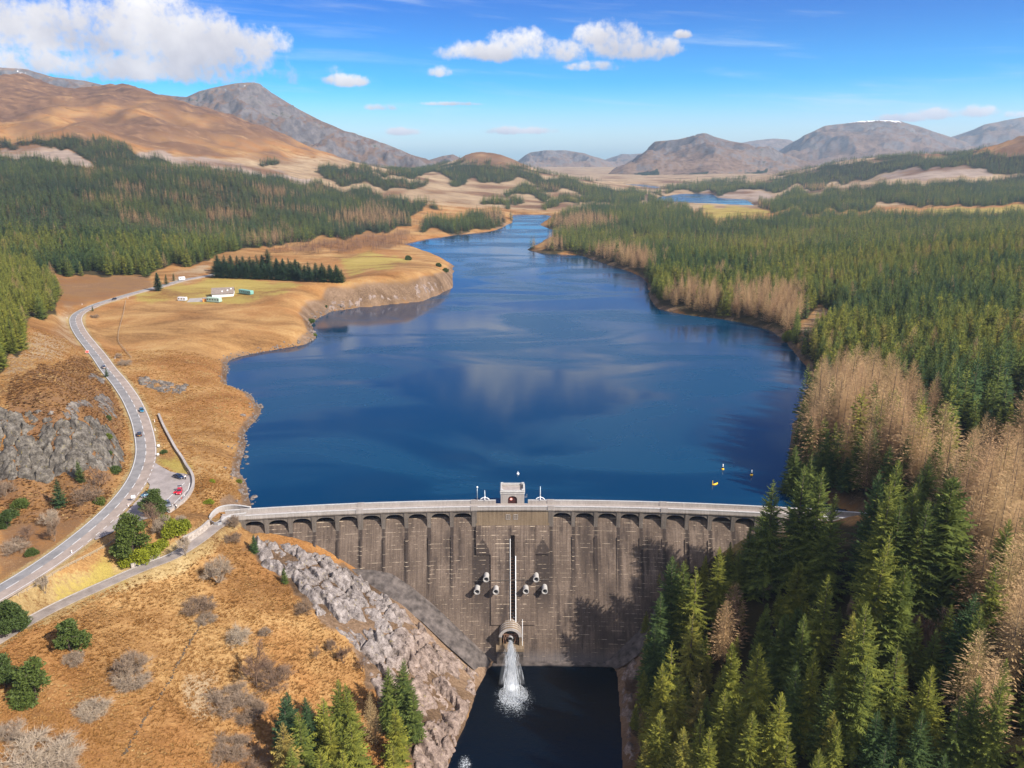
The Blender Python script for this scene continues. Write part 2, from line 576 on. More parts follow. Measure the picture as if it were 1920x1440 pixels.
for a_ in np.linspace(-0.95, 0.95, 9):
    for Y_ in (4300.0, 5200.0, 7000.0):
        CR.append((a_ * Y_, Y_, (60.0 if a_ < -0.3 else 14.0)))
CR += [(-0.02 * 3700, 3700, 40), (0.05 * 3300, 3300, 12), (0.12 * 3300, 3300, 5), (0.18 * 3200, 3200, 5), (0.25 * 3300, 3300, 14), (-0.1 * 3700, 3700, 40), (0.4 * 3700, 3700, 40), (0.55 * 3600, 3600, 60),
       (-40, 100, -32), (-100, 100, -18), (20, 100, -47), (60, 100, -42), (110, 100, -22), (20, 60, -47), (-150, 60, -10), (160, 60, -8), (-300, 230, 6), (-400, 150, 4), (250, 160, 2), (300, 260, 16)]
ctrl = [at_z(a, b, c) for a, b, c in CZ] + [at_y(a, b, c) for a, b, c in CY] + [np.array(c, float) for c in CR]
# along the foot of the dam, and the roads
for q in [(490, 1019), (560, 1033), (640, 1062), (690, 1088), (740, 1112), (800, 1150), (860, 1205), (900, 1250)]:
    ctrl.append(on_face(*q, out=2.5))
for q in [(1165, 1252), (1190, 1216), (1215, 1180), (1260, 1115), (1330, 1065), (1420, 1015), (1500, 990)]:
    ctrl.append(on_face(*q, out=2.0))
ctrl += [p - np.array([0, 0, 0.3]) for p in ROAD[::14]] + [p - np.array([0, 0, 0.3]) for p in ACC[::12]]
ctrl = np.array(ctrl)


def side_factor(x, y, d):
    """land rises from the water over a short bank; the reach below the dam has no lake shore"""
    k = 1 - np.exp(-np.maximum(d, 0.0) / np.where((x < 60) & (y < 620), 15.0, np.where(x < 0, 10.0, 7.0)))
    below = sstep(4.0, -6.0, y - arc_y(x)) * (np.abs(x) < 260) + ((np.abs(x) >= 260) & (y < 235))
    return k * (1 - np.clip(below, 0, 1)) + np.clip(below, 0, 1)


def lake_sd(x, y):
    """signed distance to the water's edge, + on land"""
    d = np.full(np.shape(x), 1e9)
    for P in (LAKE, FARLOCH, FARSTRIP):
        q = seg_dist(x, y, P)
        d = np.where(in_poly(x, y, P), -q, np.minimum(np.abs(d), q) * np.where(d < 0, -1, 1))
    return d


cd_ = lake_sd(ctrl[:, 0], ctrl[:, 1])
cz = ctrl[:, 2] / np.maximum(side_factor(ctrl[:, 0], ctrl[:, 1], np.maximum(cd_, 3.0)), 0.35)


def uv(x, y):
    return np.stack([2.2 * x / np.maximum(y, 1), np.log(np.maximum(y, 1.0))], -1)


def _U(r2):
    return 0.5 * r2 * np.log(r2 + 1e-12)


_c = uv(ctrl[:, 0], ctrl[:, 1])
_sc = cz / ctrl[:, 1]                       # work with heights relative to distance so near and far weigh alike
_n = len(_c)
_K = _U(((_c[:, None] - _c[None]) ** 2).sum(-1)) + np.eye(_n) * 1.5e-3
_Pm = np.hstack([np.ones((_n, 1)), _c])
_M = np.block([[_K, _Pm], [_Pm.T, np.zeros((3, 3))]])
_w = np.linalg.solve(_M, np.concatenate([_sc, np.zeros(3)]))


def tps(x, y):
    q = uv(x, y)
    r = _w[_n] + q[..., 0] * _w[_n + 1] + q[..., 1] * _w[_n + 2]
    for i in range(_n):
        r = r + _w[i] * _U((q[..., 0] - _c[i, 0]) ** 2 + (q[..., 1] - _c[i, 1]) ** 2)
    return r * y


NAZ, NROW = 700, 700
gaz = np.linspace(-0.92, 0.92, NAZ)
gY = np.exp(np.linspace(math.log(62.0), math.log(7000.0), NROW))
GX = gaz[None, :] * gY[:, None]
GY = np.repeat(gY[:, None], NAZ, 1)
# coarse spline, refined bilinearly (it is smooth)
ci_ = np.linspace(0, NAZ - 1, 176)
ri_ = np.linspace(0, NROW - 1, 176)
caz = np.interp(ci_, np.arange(NAZ), gaz)
cY = np.exp(np.interp(ri_, np.arange(NROW), np.log(gY)))
T0 = tps(caz[None, :] * cY[:, None], np.repeat(cY[:, None], 176, 1))
tmp = np.stack([np.interp(np.arange(NAZ), ci_, T0[i]) for i in range(176)])
T = np.stack([np.interp(np.arange(NROW), ri_, tmp[:, j]) for j in range(NAZ)], 1)
SD = lake_sd(GX, GY)
below = (GY < arc_y(GX) + 3) & (np.abs(GX) < 260) | (GY < 235)
land = np.where(below, T, np.maximum(T, 0.9 + 0.004 * np.minimum(GY, 800)))
far_k = np.clip(GY / 900.0, 0.25, 3.0)
rough = fbm(GX / 60, GY / 60, 5) * 1.1 * far_k + fbm(GX / 9, GY / 9, 3) * 0.22
rough = rough + (fbm(GX / 260, GY / 260, 5, ridged=True) - 0.2) * np.clip((land - 60) / 120, 0, 1) * 30
H = land * side_factor(GX, GY, SD) + rough * np.clip(np.maximum(SD, 0) / 14, 0, 1)
H = np.where(SD < 0, -np.minimum(0.25 * np.abs(SD) ** 1.0, 9.0) - 0.15, H)
# gorge pool
inp = in_poly(GX, GY, POOL)
pdist = seg_dist(GX, GY, POOL)
H = np.where(inp, POOL_Z - np.minimum(pdist * 0.8, 5.0), np.where((pdist < 25) & below, np.maximum(H, POOL_Z + 0.4 + np.minimum(pdist, 2.0) * 0.8), H))
# roads
near = GY < 760
rd, rt = seg_dist(GX[near], GY[near], ROAD[::3], closed=False, want_t=True)
rz = np.interp(rt * 3, np.arange(len(ROAD)), ROAD[:, 2])
lay_in = in_poly(GX[near], GY[near], LAY)
lay_d = np.where(lay_in, 0.0, seg_dist(GX[near], GY[near], LAY))
wr = np.maximum(1 - sstep(5.0, 13.0, rd), 1 - sstep(1.0, 6.0, lay_d))
h_ = H[near]
h_ = h_ + (rz - 0.30 - h_) * wr
ad, at_ = seg_dist(GX[near], GY[near], ACC[::3], closed=False, want_t=True)
azz = np.interp(at_ * 3, np.arange(len(ACC)), ACC[:, 2])
wa = 1 - sstep(2.6, 6.0, ad)
h_ = h_ + (azz - 0.25 - h_) * wa
H[near] = h_
ROADD = np.full(H.shape, 1e3)
ROADD[near] = np.minimum(rd, ad)
# under the dam itself the ground stays out of the concrete's way
roff = np.hypot(GX - AX, GY - AY) - AR
sarc = np.arctan2(GX - AX, GY - AY) * AR
indam = (sarc > -93) & (sarc < 112) & (roff > -28) & (roff < 6.5)
H = np.where(indam & (roff > -1.0), np.minimum(H, -2.0), H)


def hgt(x, y, G=None):
    G = H if G is None else G
    x, y = np.asarray(x, float), np.asarray(y, float)
    fi = np.clip((x / np.maximum(y, 1) - gaz[0]) / (gaz[1] - gaz[0]), 0, NAZ - 1.001)
    fj = np.clip((np.log(np.maximum(y, 1)) - math.log(gY[0])) / (math.log(gY[1]) - math.log(gY[0])), 0, NROW - 1.001)
    i, j = fi.astype(int), fj.astype(int)
    u, v = fi - i, fj - j
    return (G[j, i] * (1 - u) + G[j, i + 1] * u) * (1 - v) + (G[j + 1, i] * (1 - u) + G[j + 1, i + 1] * u) * v


def ground(px, py, y0=64.0, y1=4000.0, lift=0.0):
    """first point where the pixel's ray meets the ground (raised by LIFT)"""
    Y = np.exp(np.linspace(math.log(y0), math.log(y1), 1800))
    p = at_y(px, py, Y)
    k = np.argmax(p[:, 2] <= hgt(p[:, 0], p[:, 1]) + lift)
    q = p[k]
    return np.array([q[0], q[1], hgt(q[0], q[1])])


GPX, GPY = to_px(GX, GY, H)

# ---- which ground cover grows where (areas traced on the photograph, baked on the ground itself)
jx = GPX + fbm(GX / 25 / far_k, GY / 25 / far_k, 4) * 40
jy = GPY + fbm(GX / 25 / far_k + 50, GY / 25 / far_k, 4) * 22


def area(poly, y0=60, y1=9000):
    return (in_poly(jx, jy, poly) & (GY > y0) & (GY < y1)).astype(float)


FOREST_R = [(992, 473), (1090, 481), (1140, 498), (1200, 519), (1216, 535), (1222, 560), (1240, 583), (1300, 595), (1400, 611), (1450, 627), (1490, 660), (1522, 690), (1528, 740), (1492, 800), (1490, 880), (1515, 915),
            (1600, 955), (1660, 970), (1600, 985), (1420, 985), (1330, 1005), (1250, 1060), (1215, 1150), (1190, 1250), (1195, 1500), (2600, 1500), (2600, 410), (1920, 403), (1700, 405), (1460, 402), (1420, 412), (1330, 414), (1320, 400), (1250, 388), (1180, 380), (1090, 388), (1040, 410), (1020, 421), (1052, 431)]
FOREST_R2 = [(1420, 396), (1425, 378), (1500, 362), (1640, 350), (1920, 334), (2600, 330), (2600, 385), (1920, 384), (1720, 386), (1640, 394)]
RIDGE_R = [(1400, 352), (1500, 324), (1560, 312), (1600, 303), (1700, 292), (1740, 292), (1800, 291), (1850, 283), (1880, 290), (1920, 296), (2600, 270), (2600, 334), (1920, 331), (1870, 324), (1820, 312), (1700, 316), (1650, 332), (1560, 345), (1460, 360)]
FOREST_L = [(-600, 262), (0, 268), (100, 262), (160, 258), (230, 270), (262, 292), (300, 303), (400, 318), (500, 330), (560, 343), (700, 362), (803, 383), (795, 394), (762, 400), (765, 418), (700, 440), (560, 452), (430, 472), (390, 490), (300, 503), (270, 516), (105, 518), (95, 500), (-600, 500)]
FELLED_L = [(0, 285), (40, 272), (100, 276), (185, 300), (190, 312), (130, 312), (60, 294), (10, 296)]
PLANT_L = [(590, 330), (610, 312), (650, 312), (720, 330), (800, 345), (803, 352), (700, 350), (640, 345)]
HILL_C = [(770, 318), (860, 308), (905, 304), (960, 314), (1000, 322), (1060, 338), (1130, 352), (1210, 362), (1200, 374), (1130, 368), (1060, 362), (1000, 346), (960, 336), (930, 344), (850, 332)]
LAKEW = [(782, 436), (800, 418), (870, 404), (930, 397), (957, 411), (945, 424), (925, 429), (860, 436)]
BLOCK_L = [(-600, 480), (0, 492), (60, 498), (112, 545), (96, 585), (60, 602), (48, 655), (0, 694), (-600, 800)]
CONIFER_AREAS = {'R': FOREST_R, 'R2': FOREST_R2, 'RR': RIDGE_R, 'L': FOREST_L, 'PL': PLANT_L, 'HC': HILL_C, 'LW': LAKEW, 'BL': BLOCK_L}
for k_, q_ in enumerate([[(905, 380), (930, 372), (962, 374), (962, 381), (920, 384)], [(1005, 382), (1030, 371), (1060, 374), (1085, 384), (1050, 386)], [(940, 362), (985, 350), (1020, 354), (1032, 366), (980, 372)], [(840, 340), (870, 330), (880, 338), (860, 346)], [(484, 304), (505, 300), (512, 308), (490, 310)], [(800, 398), (812, 392), (825, 398), (812, 404)], [(1215, 366), (1270, 372), (1260, 384), (1220, 384)], [(950, 384), (975, 380), (985, 388), (960, 391)], [(1215, 362), (1290, 352), (1420, 346), (1440, 352), (1340, 361)], [(690, 320), (760, 316), (830, 324), (770, 332)], [(1060, 372), (1120, 366), (1200, 372), (1190, 379), (1100, 380)], [(1010, 346), (1090, 352), (1150, 362), (1120, 366), (1040, 356)], [(1240, 352), (1330, 342), (1400, 340), (1400, 345), (1300, 350)]]):
    CONIFER_AREAS['M%d' % k_] = q_

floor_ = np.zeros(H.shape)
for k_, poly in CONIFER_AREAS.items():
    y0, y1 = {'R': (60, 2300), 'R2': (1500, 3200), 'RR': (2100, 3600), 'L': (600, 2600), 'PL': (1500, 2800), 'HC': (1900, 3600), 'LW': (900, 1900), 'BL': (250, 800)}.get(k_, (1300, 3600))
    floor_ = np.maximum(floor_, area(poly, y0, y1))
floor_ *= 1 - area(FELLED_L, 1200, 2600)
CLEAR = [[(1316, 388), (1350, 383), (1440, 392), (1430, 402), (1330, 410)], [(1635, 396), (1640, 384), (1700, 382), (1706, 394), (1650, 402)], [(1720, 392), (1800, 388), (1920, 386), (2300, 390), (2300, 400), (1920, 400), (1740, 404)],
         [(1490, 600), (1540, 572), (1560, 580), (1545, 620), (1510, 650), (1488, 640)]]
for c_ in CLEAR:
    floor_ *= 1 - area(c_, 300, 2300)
green = np.zeros(H.shape)
for poly in [[(240, 548), (330, 535), (420, 512), (520, 528), (650, 532), (700, 520), (600, 530), (540, 545), (470, 572), (430, 574), (330, 566), (250, 566)],
             [(620, 478), (740, 474), (770, 490), (700, 512), (655, 520), (640, 490)],
             [(20, 1140), (210, 1030), (225, 1045), (215, 1075), (130, 1115), (60, 1150)], [(293, 862), (322, 846), (345, 872), (360, 890), (330, 886), (300, 872)], [(310, 786), (330, 830), (352, 872), (345, 876), (318, 836), (300, 790)],
             CLEAR[0], CLEAR[2], [(60, 1120), (210, 1050), (225, 1090), (120, 1135)], [(1700, 395), (1920, 390), (1920, 397), (1700, 400)]]:
    green = np.maximum(green, (0.56 if poly[0][1] < 600 and poly[0][0] < 1000 else 0.66) * area(poly, 60, 2300))
heather = np.zeros(H.shape)
for poly in [[(0, 735), (60, 690), (150, 665), (200, 690), (240, 770), (240, 880), (215, 900), (0, 900)], [(95, 520), (280, 515), (300, 540), (200, 562), (150, 576), (96, 580)], [(0, 890), (220, 890), (215, 930), (120, 1030), (0, 1090)],
             [(520, 462), (700, 440), (765, 425), (770, 455), (700, 470), (560, 474)]]:
    heather = np.maximum(heather, area(poly, 60, 1500) * (0.50 if poly[0] != (0, 890) else 0.46))
heather = np.maximum(heather, np.clip((H - 90) / 120, 0, 1) * np.clip(0.95 + 1.9 * fbm(GX / 330, GY / 330, 5), 0, 0.95) * (GX < 0) * (GY > 1700))
heather = np.maximum(heather, 0.65 * area([(1850, 300), (1885, 274), (1920, 258), (2600, 200), (2600, 330), (1920, 300)], 2000, 4000))
heather = np.maximum(heather, 0.6 * area([(860, 300), (905, 285), (950, 290), (1000, 318), (940, 322), (870, 312)], 2500, 4000))
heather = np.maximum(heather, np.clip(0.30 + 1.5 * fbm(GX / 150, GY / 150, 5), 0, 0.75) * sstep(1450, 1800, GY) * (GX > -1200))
heather = np.maximum(heather, 0.35 * (floor_ > 0))
rock = np.clip(1.25 - np.abs(SD - 0.8) / (2.6 + 0.0015 * GY), 0, 1) * (~below) * (0.85 + 0.5 * fbm(GX / 18, GY / 18, 3))
for poly in [[(605, 572), (612, 556), (690, 550), (770, 553), (800, 522), (830, 535), (842, 545), (800, 562), (700, 574)]]:
    rock = np.maximum(rock, area(poly, 250, 900))
rock = np.maximum(rock, area([(450, 1030), (500, 1010), (700, 1085), (930, 1245), (900, 1310), (840, 1450), (775, 1450), (700, 1295), (655, 1205), (590, 1160), (530, 1085)], 60, 300))
rock = np.maximum(rock, area([(1150, 1240), (1200, 1200), (1215, 1260), (1200, 1500), (1160, 1500)], 60, 300) * 0.7)
dHj, dHi = np.gradient(H)
_sl = np.hypot(dHi / (np.gradient(GX, axis=1) + 1e-6), dHj / (np.gradient(GY, axis=0) + 1e-6))
rock = np.maximum(rock, 0.75 * sstep(0.55, 0.85, _sl) * (SD < 30) * (SD > 0) * (GY < 1500) * (~below))
pale = np.zeros(H.shape)
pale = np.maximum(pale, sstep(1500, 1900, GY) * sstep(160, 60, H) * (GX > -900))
for poly in [[(0, 700), (20, 660), (90, 610), (130, 560), (150, 600), (160, 650), (60, 690), (0, 740)], [(300, 520), (395, 485), (395, 512), (330, 540)], [(330, 1270), (400, 1250), (410, 1330), (370, 1370), (330, 1300)], CLEAR[3]]:
    pale = np.maximum(pale, 0.55 * area(poly, 60, 1500))
fell = np.maximum(area(FELLED_L, 1200, 2600), area([(250, 282), (300, 285), (480, 312), (600, 340), (560, 346), (400, 318), (270, 302)], 1500, 2700))
fell = np.maximum(fell, area([(1650, 336), (1700, 315), (1830, 312), (1880, 326), (1700, 338)], 2000, 3200))
fell = np.maximum(fell, area([(1200, 395), (1215, 372), (1340, 372), (1420, 392), (1260, 352), (1400, 352), (1450, 362), (1420, 378), (1350, 372)], 1800, 3600) * 0.7)


def blur(q, n=2):
    for _ in range(n):
        for ax_ in (0, 1):
            q = (np.roll(q, 1, ax_) + 2 * q + np.roll(q, -1, ax_)) / 4
    return q


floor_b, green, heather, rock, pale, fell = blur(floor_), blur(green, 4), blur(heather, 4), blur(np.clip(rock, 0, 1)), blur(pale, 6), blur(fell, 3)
vergey = 0.75 * sstep(7.0, 4.2, ROADD) * (GY < 760)


def add_color(me, name, chans):
    a = me.color_attributes.new(name, 'FLOAT_COLOR', 'POINT')
    a.data.foreach_set('color', np.stack([c.ravel() for c in chans], -1).astype(np.float32).ravel())


ii, jj = np.meshgrid(np.arange(NROW - 1), np.arange(NAZ - 1), indexing='ij')
q0 = (ii * NAZ + jj).ravel()
quads = np.stack([q0, q0 + 1, q0 + NAZ + 1, q0 + NAZ], -1)

# ---- ground material
m, t = material('moorland')
pos = t.node('ShaderNodeTexCoord', out=3)
z1 = t.node('ShaderNodeVertexColor', layer_name='cover_a', out=None)
z2 = t.node('ShaderNodeVertexColor', layer_name='cover_b', out=None)


def split(n):
    s = t.n.new('ShaderNodeSeparateColor')
    t.l.new(n.outputs[0], s.inputs[0])
    return s.outputs[0], s.outputs[1], s.outputs[2], n.outputs[1]


gr, he, ro, fl = split(z1)
pa, fe, ve, _ = split(z2)
stretch = t.vm('MULTIPLY', pos, (1.0, 1.9, 1.0))
nb = t.noise(pos, 0.013, 5, 0.6)
nm = t.noise(stretch, 0.016, 12, 0.70, 0.7)
nf = t.noise(stretch, 0.75, 6, 0.7, 0.8)
nx = t.noise(pos, 3.1, 3, 0.6)
v1 = t.m('ADD', t.m('MULTIPLY', nm, 0.55), t.m('ADD', t.m('MULTIPLY', nf, 0.32), t.m('MULTIPLY', nx, 0.13)))
grass = t.ramp(v1, [(0.36, (0.085, 0.045, 0.022)), (0.44, (0.22, 0.120, 0.052)), (0.50, (0.335, 0.195, 0.086)), (0.565, (0.43, 0.275, 0.13)), (0.65, (0.55, 0.40, 0.22))])
red = t.ramp(v1, [(0.36, (0.08, 0.040, 0.018)), (0.45, (0.25, 0.120, 0.045)), (0.54, (0.37, 0.195, 0.08)), (0.65, (0.52, 0.35, 0.18))])
grass = t.mix(1.0, t.mix(t.step(nb, 0.42, 0.58), red, grass), (0.90, 0.85, 0.72), 'MULTIPLY')
greenc = t.ramp(v1, [(0.34, (0.13, 0.10, 0.025)), (0.48, (0.27, 0.21, 0.05)), (0.60, (0.38, 0.28, 0.08)), (0.72, (0.5, 0.37, 0.16))])
heath = t.ramp(v1, [(0.34, (0.030, 0.018, 0.012)), (0.46, (0.10, 0.052, 0.030)), (0.55, (0.175, 0.095, 0.05)), (0.63, (0.34, 0.20, 0.085)), (0.75, (0.45, 0.30, 0.13))])
rv = t.node('ShaderNodeTexVoronoi', {'Vector': t.vm('ADD', pos, t.vm('MULTIPLY', t.noise(pos, 0.5, 3, out=1), (1.6, 1.6, 1.6))), 'Scale': 0.42}, 0, feature='DISTANCE_TO_EDGE')
rockc = t.ramp(v1, [(0.38, (0.035, 0.025, 0.018)), (0.47, (0.10, 0.070, 0.050)), (0.56, (0.20, 0.145, 0.11)), (0.66, (0.36, 0.29, 0.245))])
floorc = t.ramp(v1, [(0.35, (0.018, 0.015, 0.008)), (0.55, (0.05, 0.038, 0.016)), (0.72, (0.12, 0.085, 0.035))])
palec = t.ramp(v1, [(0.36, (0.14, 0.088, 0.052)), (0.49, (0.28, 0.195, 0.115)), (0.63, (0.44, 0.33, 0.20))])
fellc = t.ramp(v1, [(0.32, (0.12, 0.085, 0.065)), (0.5, (0.28, 0.21, 0.165)), (0.68, (0.42, 0.34, 0.26))])
vergec = t.ramp(v1, [(0.36, (0.14, 0.09, 0.038)), (0.5, (0.31, 0.215, 0.095)), (0.64, (0.44, 0.33, 0.17))])
edge = t.m('MULTIPLY', t.m('SUBTRACT', v1, 0.5), 3.2)


def lay(base, w, col):
    return t.mix(t.step(t.m('ADD', w, edge), 0.30, 0.70), base, col)


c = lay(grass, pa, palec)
c = lay(c, fe, fellc)
c = lay(c, he, heath)
c = lay(c, ve, vergec)
c = lay(c, gr, greenc)
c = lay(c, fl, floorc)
c = lay(c, ro, t.mix(1.0, rockc, (1.05, 0.94, 0.78), 'MULTIPLY'))
bump = t.m('ADD', t.m('MULTIPLY', nf, 1.0), t.m('MULTIPLY', nx, 0.35))
finish(t, c, 0.92, bump, 0.9, 0.55, spec=0.1)

me = np_mesh('ground', np.stack([GX, GY, H], -1).reshape(-1, 3), quads, ['moorland'], True)
add_color(me, 'cover_a', [green, heather, np.clip(rock, 0, 1), np.clip(floor_b, 0, 1)])
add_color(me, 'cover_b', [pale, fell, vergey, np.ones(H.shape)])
obj('ground', me, kind='structure')

# ------------------------------------------------------------------ mountains beyond
m, t = material('hill_grass')
pos = t.node('ShaderNodeTexCoord', out=3)
zc = t.node('ShaderNodeVertexColor', layer_name='cover', out=None)
gr, he, ro, sn = split(zc)
n1 = t.noise(pos, 0.0032, 12, 0.68, 0.7)
n2 = t.noise(pos, 0.03, 5, 0.65, 0.4)
v1 = t.m('ADD', t.m('MULTIPLY', n1, 0.5), t.m('MULTIPLY', n2, 0.5))
edge = t.m('MULTIPLY', t.m('SUBTRACT', v1, 0.5), 4.6)
c = t.ramp(v1, [(0.36, (0.07, 0.045, 0.035)), (0.46, (0.16, 0.105, 0.07)), (0.54, (0.26, 0.175, 0.115)), (0.64, (0.38, 0.28, 0.19))])
c = lay(c, he, t.ramp(v1, [(0.35, (0.05, 0.035, 0.03)), (0.5, (0.13, 0.08, 0.06)), (0.62, (0.26, 0.17, 0.11))]))
c = lay(c, ro, t.ramp(v1, [(0.36, (0.05, 0.048, 0.052)), (0.5, (0.12, 0.108, 0.105)), (0.64, (0.25, 0.215, 0.195))]))
c = lay(c, gr, t.ramp(v1, [(0.35, (0.012, 0.022, 0.014)), (0.6, (0.03, 0.045, 0.022))]))
c = t.mix(t.step(t.m('ADD', sn, t.m('MULTIPLY', t.m('SUBTRACT', n2, 0.5), 1.2)), 0.55, 0.62), c, (0.85, 0.87, 0.9))
c = t.mix(t.step(sn, 0.3, 0.5), t.mix(1.0, c, (0.74, 0.72, 0.74), 'MULTIPLY'), c)
finish(t, c, 0.95, v1, 0.8, 14.0, spec=0.05)

MOUNT = [
    # skyline pixels, ridge distance, base distance, extra skyline shelf noise, rock, forest foot
    dict(sky=[(-700, 190), (-400, 128), (-150, 124), (0, 127), (45, 130), (100, 145), (110, 146), (160, 152), (210, 164), (250, 172), (340, 183), (420, 205), (560, 260), (700, 330), (800, 380)], Y=5700, Y0=4400, rock=0.2, heath=0.1, amp=30),
    dict(sky=[(200, 250), (270, 215), (340, 187), (372, 172), (400, 165), (440, 157), (465, 155), (480, 158), (505, 172), (525, 184), (560, 205), (600, 226), (650, 250), (700, 268), (750, 284), (798, 298), (850, 330), (950, 380)], Y=5200, Y0=3800, rock=0.24, heath=0.45, amp=26),
    dict(sky=[(730, 350), (790, 305), (830, 293), (850, 290), (870, 300), (930, 320), (1020, 370)], Y=6200, Y0=5000, rock=0.3, heath=0.4, amp=14),
    dict(sky=[(900, 370), (978, 300), (990, 294), (1012, 286), (1050, 282), (1085, 288), (1110, 298), (1140, 309), (1175, 322), (1250, 350), (1330, 370)], Y=9500, Y0=7600, rock=0.5, heath=0.2, amp=34),
    dict(sky=[(1060, 340), (1130, 301), (1150, 294), (1168, 289), (1182, 290), (1210, 288), (1240, 295), (1300, 330), (1400, 350)], Y=11500, Y0=9800, rock=0.6, heath=0.2, amp=20),
    dict(sky=[(1060, 360), (1120, 338), (1155, 322), (1180, 303), (1205, 288), (1222, 275), (1240, 266), (1280, 262), (1300, 258), (1307, 252), (1322, 250), (1340, 257), (1370, 265), (1400, 270), (1440, 286), (1500, 301), (1560, 315), (1620, 330), (1720, 355)], Y=7200, Y0=4400, rock=0.62, heath=0.1, amp=32, forest=True),
    dict(sky=[(1320, 320), (1390, 268), (1420, 263), (1452, 260), (1480, 262), (1520, 280), (1600, 330)], Y=12500, Y0=11000, rock=0.3, heath=0.2, amp=15),
    dict(sky=[(1340, 350), (1400, 320), (1450, 289), (1490, 265), (1530, 248), (1560, 236), (1590, 232), (1615, 227), (1650, 226), (1685, 227), (1715, 236), (1745, 247), (1775, 256), (1820, 270), (1900, 320), (1980, 370)], Y=9200, Y0=6000, rock=0.5, heath=0.35, amp=36, snow=(1590, 1690)),
    dict(sky=[(1600, 350), (1700, 300), (1775, 260), (1820, 246), (1860, 234), (1900, 225), (1925, 220), (2000, 218), (2150, 222), (2400, 260), (2600, 330)], Y=10500, Y0=7000, rock=0.5, heath=0.3, amp=40),
]
for q in MOUNT:
    sk = np.array(q['sky'], float)
    pts = at_y(sk[:, 0], sk[:, 1], q['Y'])
    a0, a1 = pts[0, 0] / q['Y'], pts[-1, 0] / q['Y']
    NU, NV = 260, 110
    u = np.linspace(a0, a1, NU)
    zr = np.interp(u, pts[:, 0] / q['Y'], pts[:, 2])
    v = np.linspace(0, 1.7, NV)
    U_, V_ = np.meshgrid(u, v)
    Z_ = np.repeat(zr[None], NV, 0)
    Yv = q['Y0'] + (q['Y'] - q['Y0']) * V_
    X = U_ * Yv
    prof = np.where(V_ <= 1, np.sin(np.clip(V_, 0, 1) * math.pi / 2) ** 1.25, np.cos((V_ - 1) / 0.7 * math.pi / 2) ** 1.2)
    base = -10.0
    # spurs: the ridge height also wanders with a shifted bearing on the way down
    sh = 0.06 * fbm(U_ * 14, V_ * 2 + q['Y'], 3) * (1 - np.clip(V_, 0, 1))
    Zs = np.interp((U_ + sh).ravel(), u, zr).reshape(U_.shape)
    L = (q['Y'] - q['Y0']) / 4.5
    nz = fbm(X / L, Yv / L, 6, ridged=True) - 0.25
    edge_ = np.clip((zr - zr.min()) / (0.3 * (zr.max() - zr.min()) + 1), 0, 1)[None]
    Z = base + (Zs - base) * prof + nz * q['amp'] * 4.2 * np.sin(np.clip(V_, 0, 1) * math.pi) ** 0.8 * edge_ + fbm(X / 90, Yv / 90, 4) * q['amp'] * 0.16 * np.clip(V_ * 4, 0, 1)
    Z = np.where(V_ < 1, np.minimum(Z, CAMH + (Zs - CAMH) * Yv / q['Y'] + 2), Z)
    steep = np.hypot(np.gradient(Z, axis=1) / np.gradient(X, axis=1), np.gradient(Z, axis=0) / np.gradient(Yv, axis=0))
    rel = np.clip((Z - base) / (zr.max() - base), 0, 1)
    rk = np.clip(q['rock'] * (0.35 + 0.75 * rel) + (steep - 0.45) * 0.9, 0, 1)
    hz = np.clip(q['heath'] + 0.4 * (fbm(X / 500, Yv / 500, 4)), 0, 1)
    ff = np.zeros(Z.shape)
    if q.get('forest'):
        pxm, pym = to_px(X, Yv, Z)
        for poly in ([(1150, 345), (1165, 330), (1235, 318), (1235, 330), (1225, 336)], [(1205, 350), (1260, 328), (1330, 322), (1320, 332), (1330, 345), (1260, 350)], [(1330, 340), (1440, 318), (1440, 322), (1370, 333)], [(1490, 340), (1540, 320), (1700, 318), (1700, 345)]):
            ff = np.maximum(ff, in_poly(pxm, pym, poly))
    sn = np.zeros(Z.shape)
    if q.get('snow'):
        pxm, _ = to_px(X, Yv, Z)
        sn = 0.62 * ((pxm > q['snow'][0]) & (pxm < q['snow'][1]) & (rel > 0.86))
    if q['Y'] in (5200, 5700):
        sn = 0.40 * (rel > 0.85)
    i_, j_ = np.meshgrid(np.arange(NV - 1), np.arange(NU - 1), indexing='ij')
    q_ = (i_ * NU + j_).ravel()
    me = np_mesh('mountain', np.stack([X, Yv, Z], -1).reshape(-1, 3), np.stack([q_, q_ + 1, q_ + NU + 1, q_ + NU], -1), ['hill_grass'], True)
    add_color(me, 'cover', [ff, hz, rk, sn])
    obj('mountain', me, kind='structure')
# plain under the mountains
me = np_mesh('far_plain', [(-16000, 6800, -3), (16000, 6800, -3), (16000, 15000, -3), (-16000, 15000, -3)], [(0, 1, 2, 3)], ['hill_grass'])
obj('far_plain', me, kind='structure')

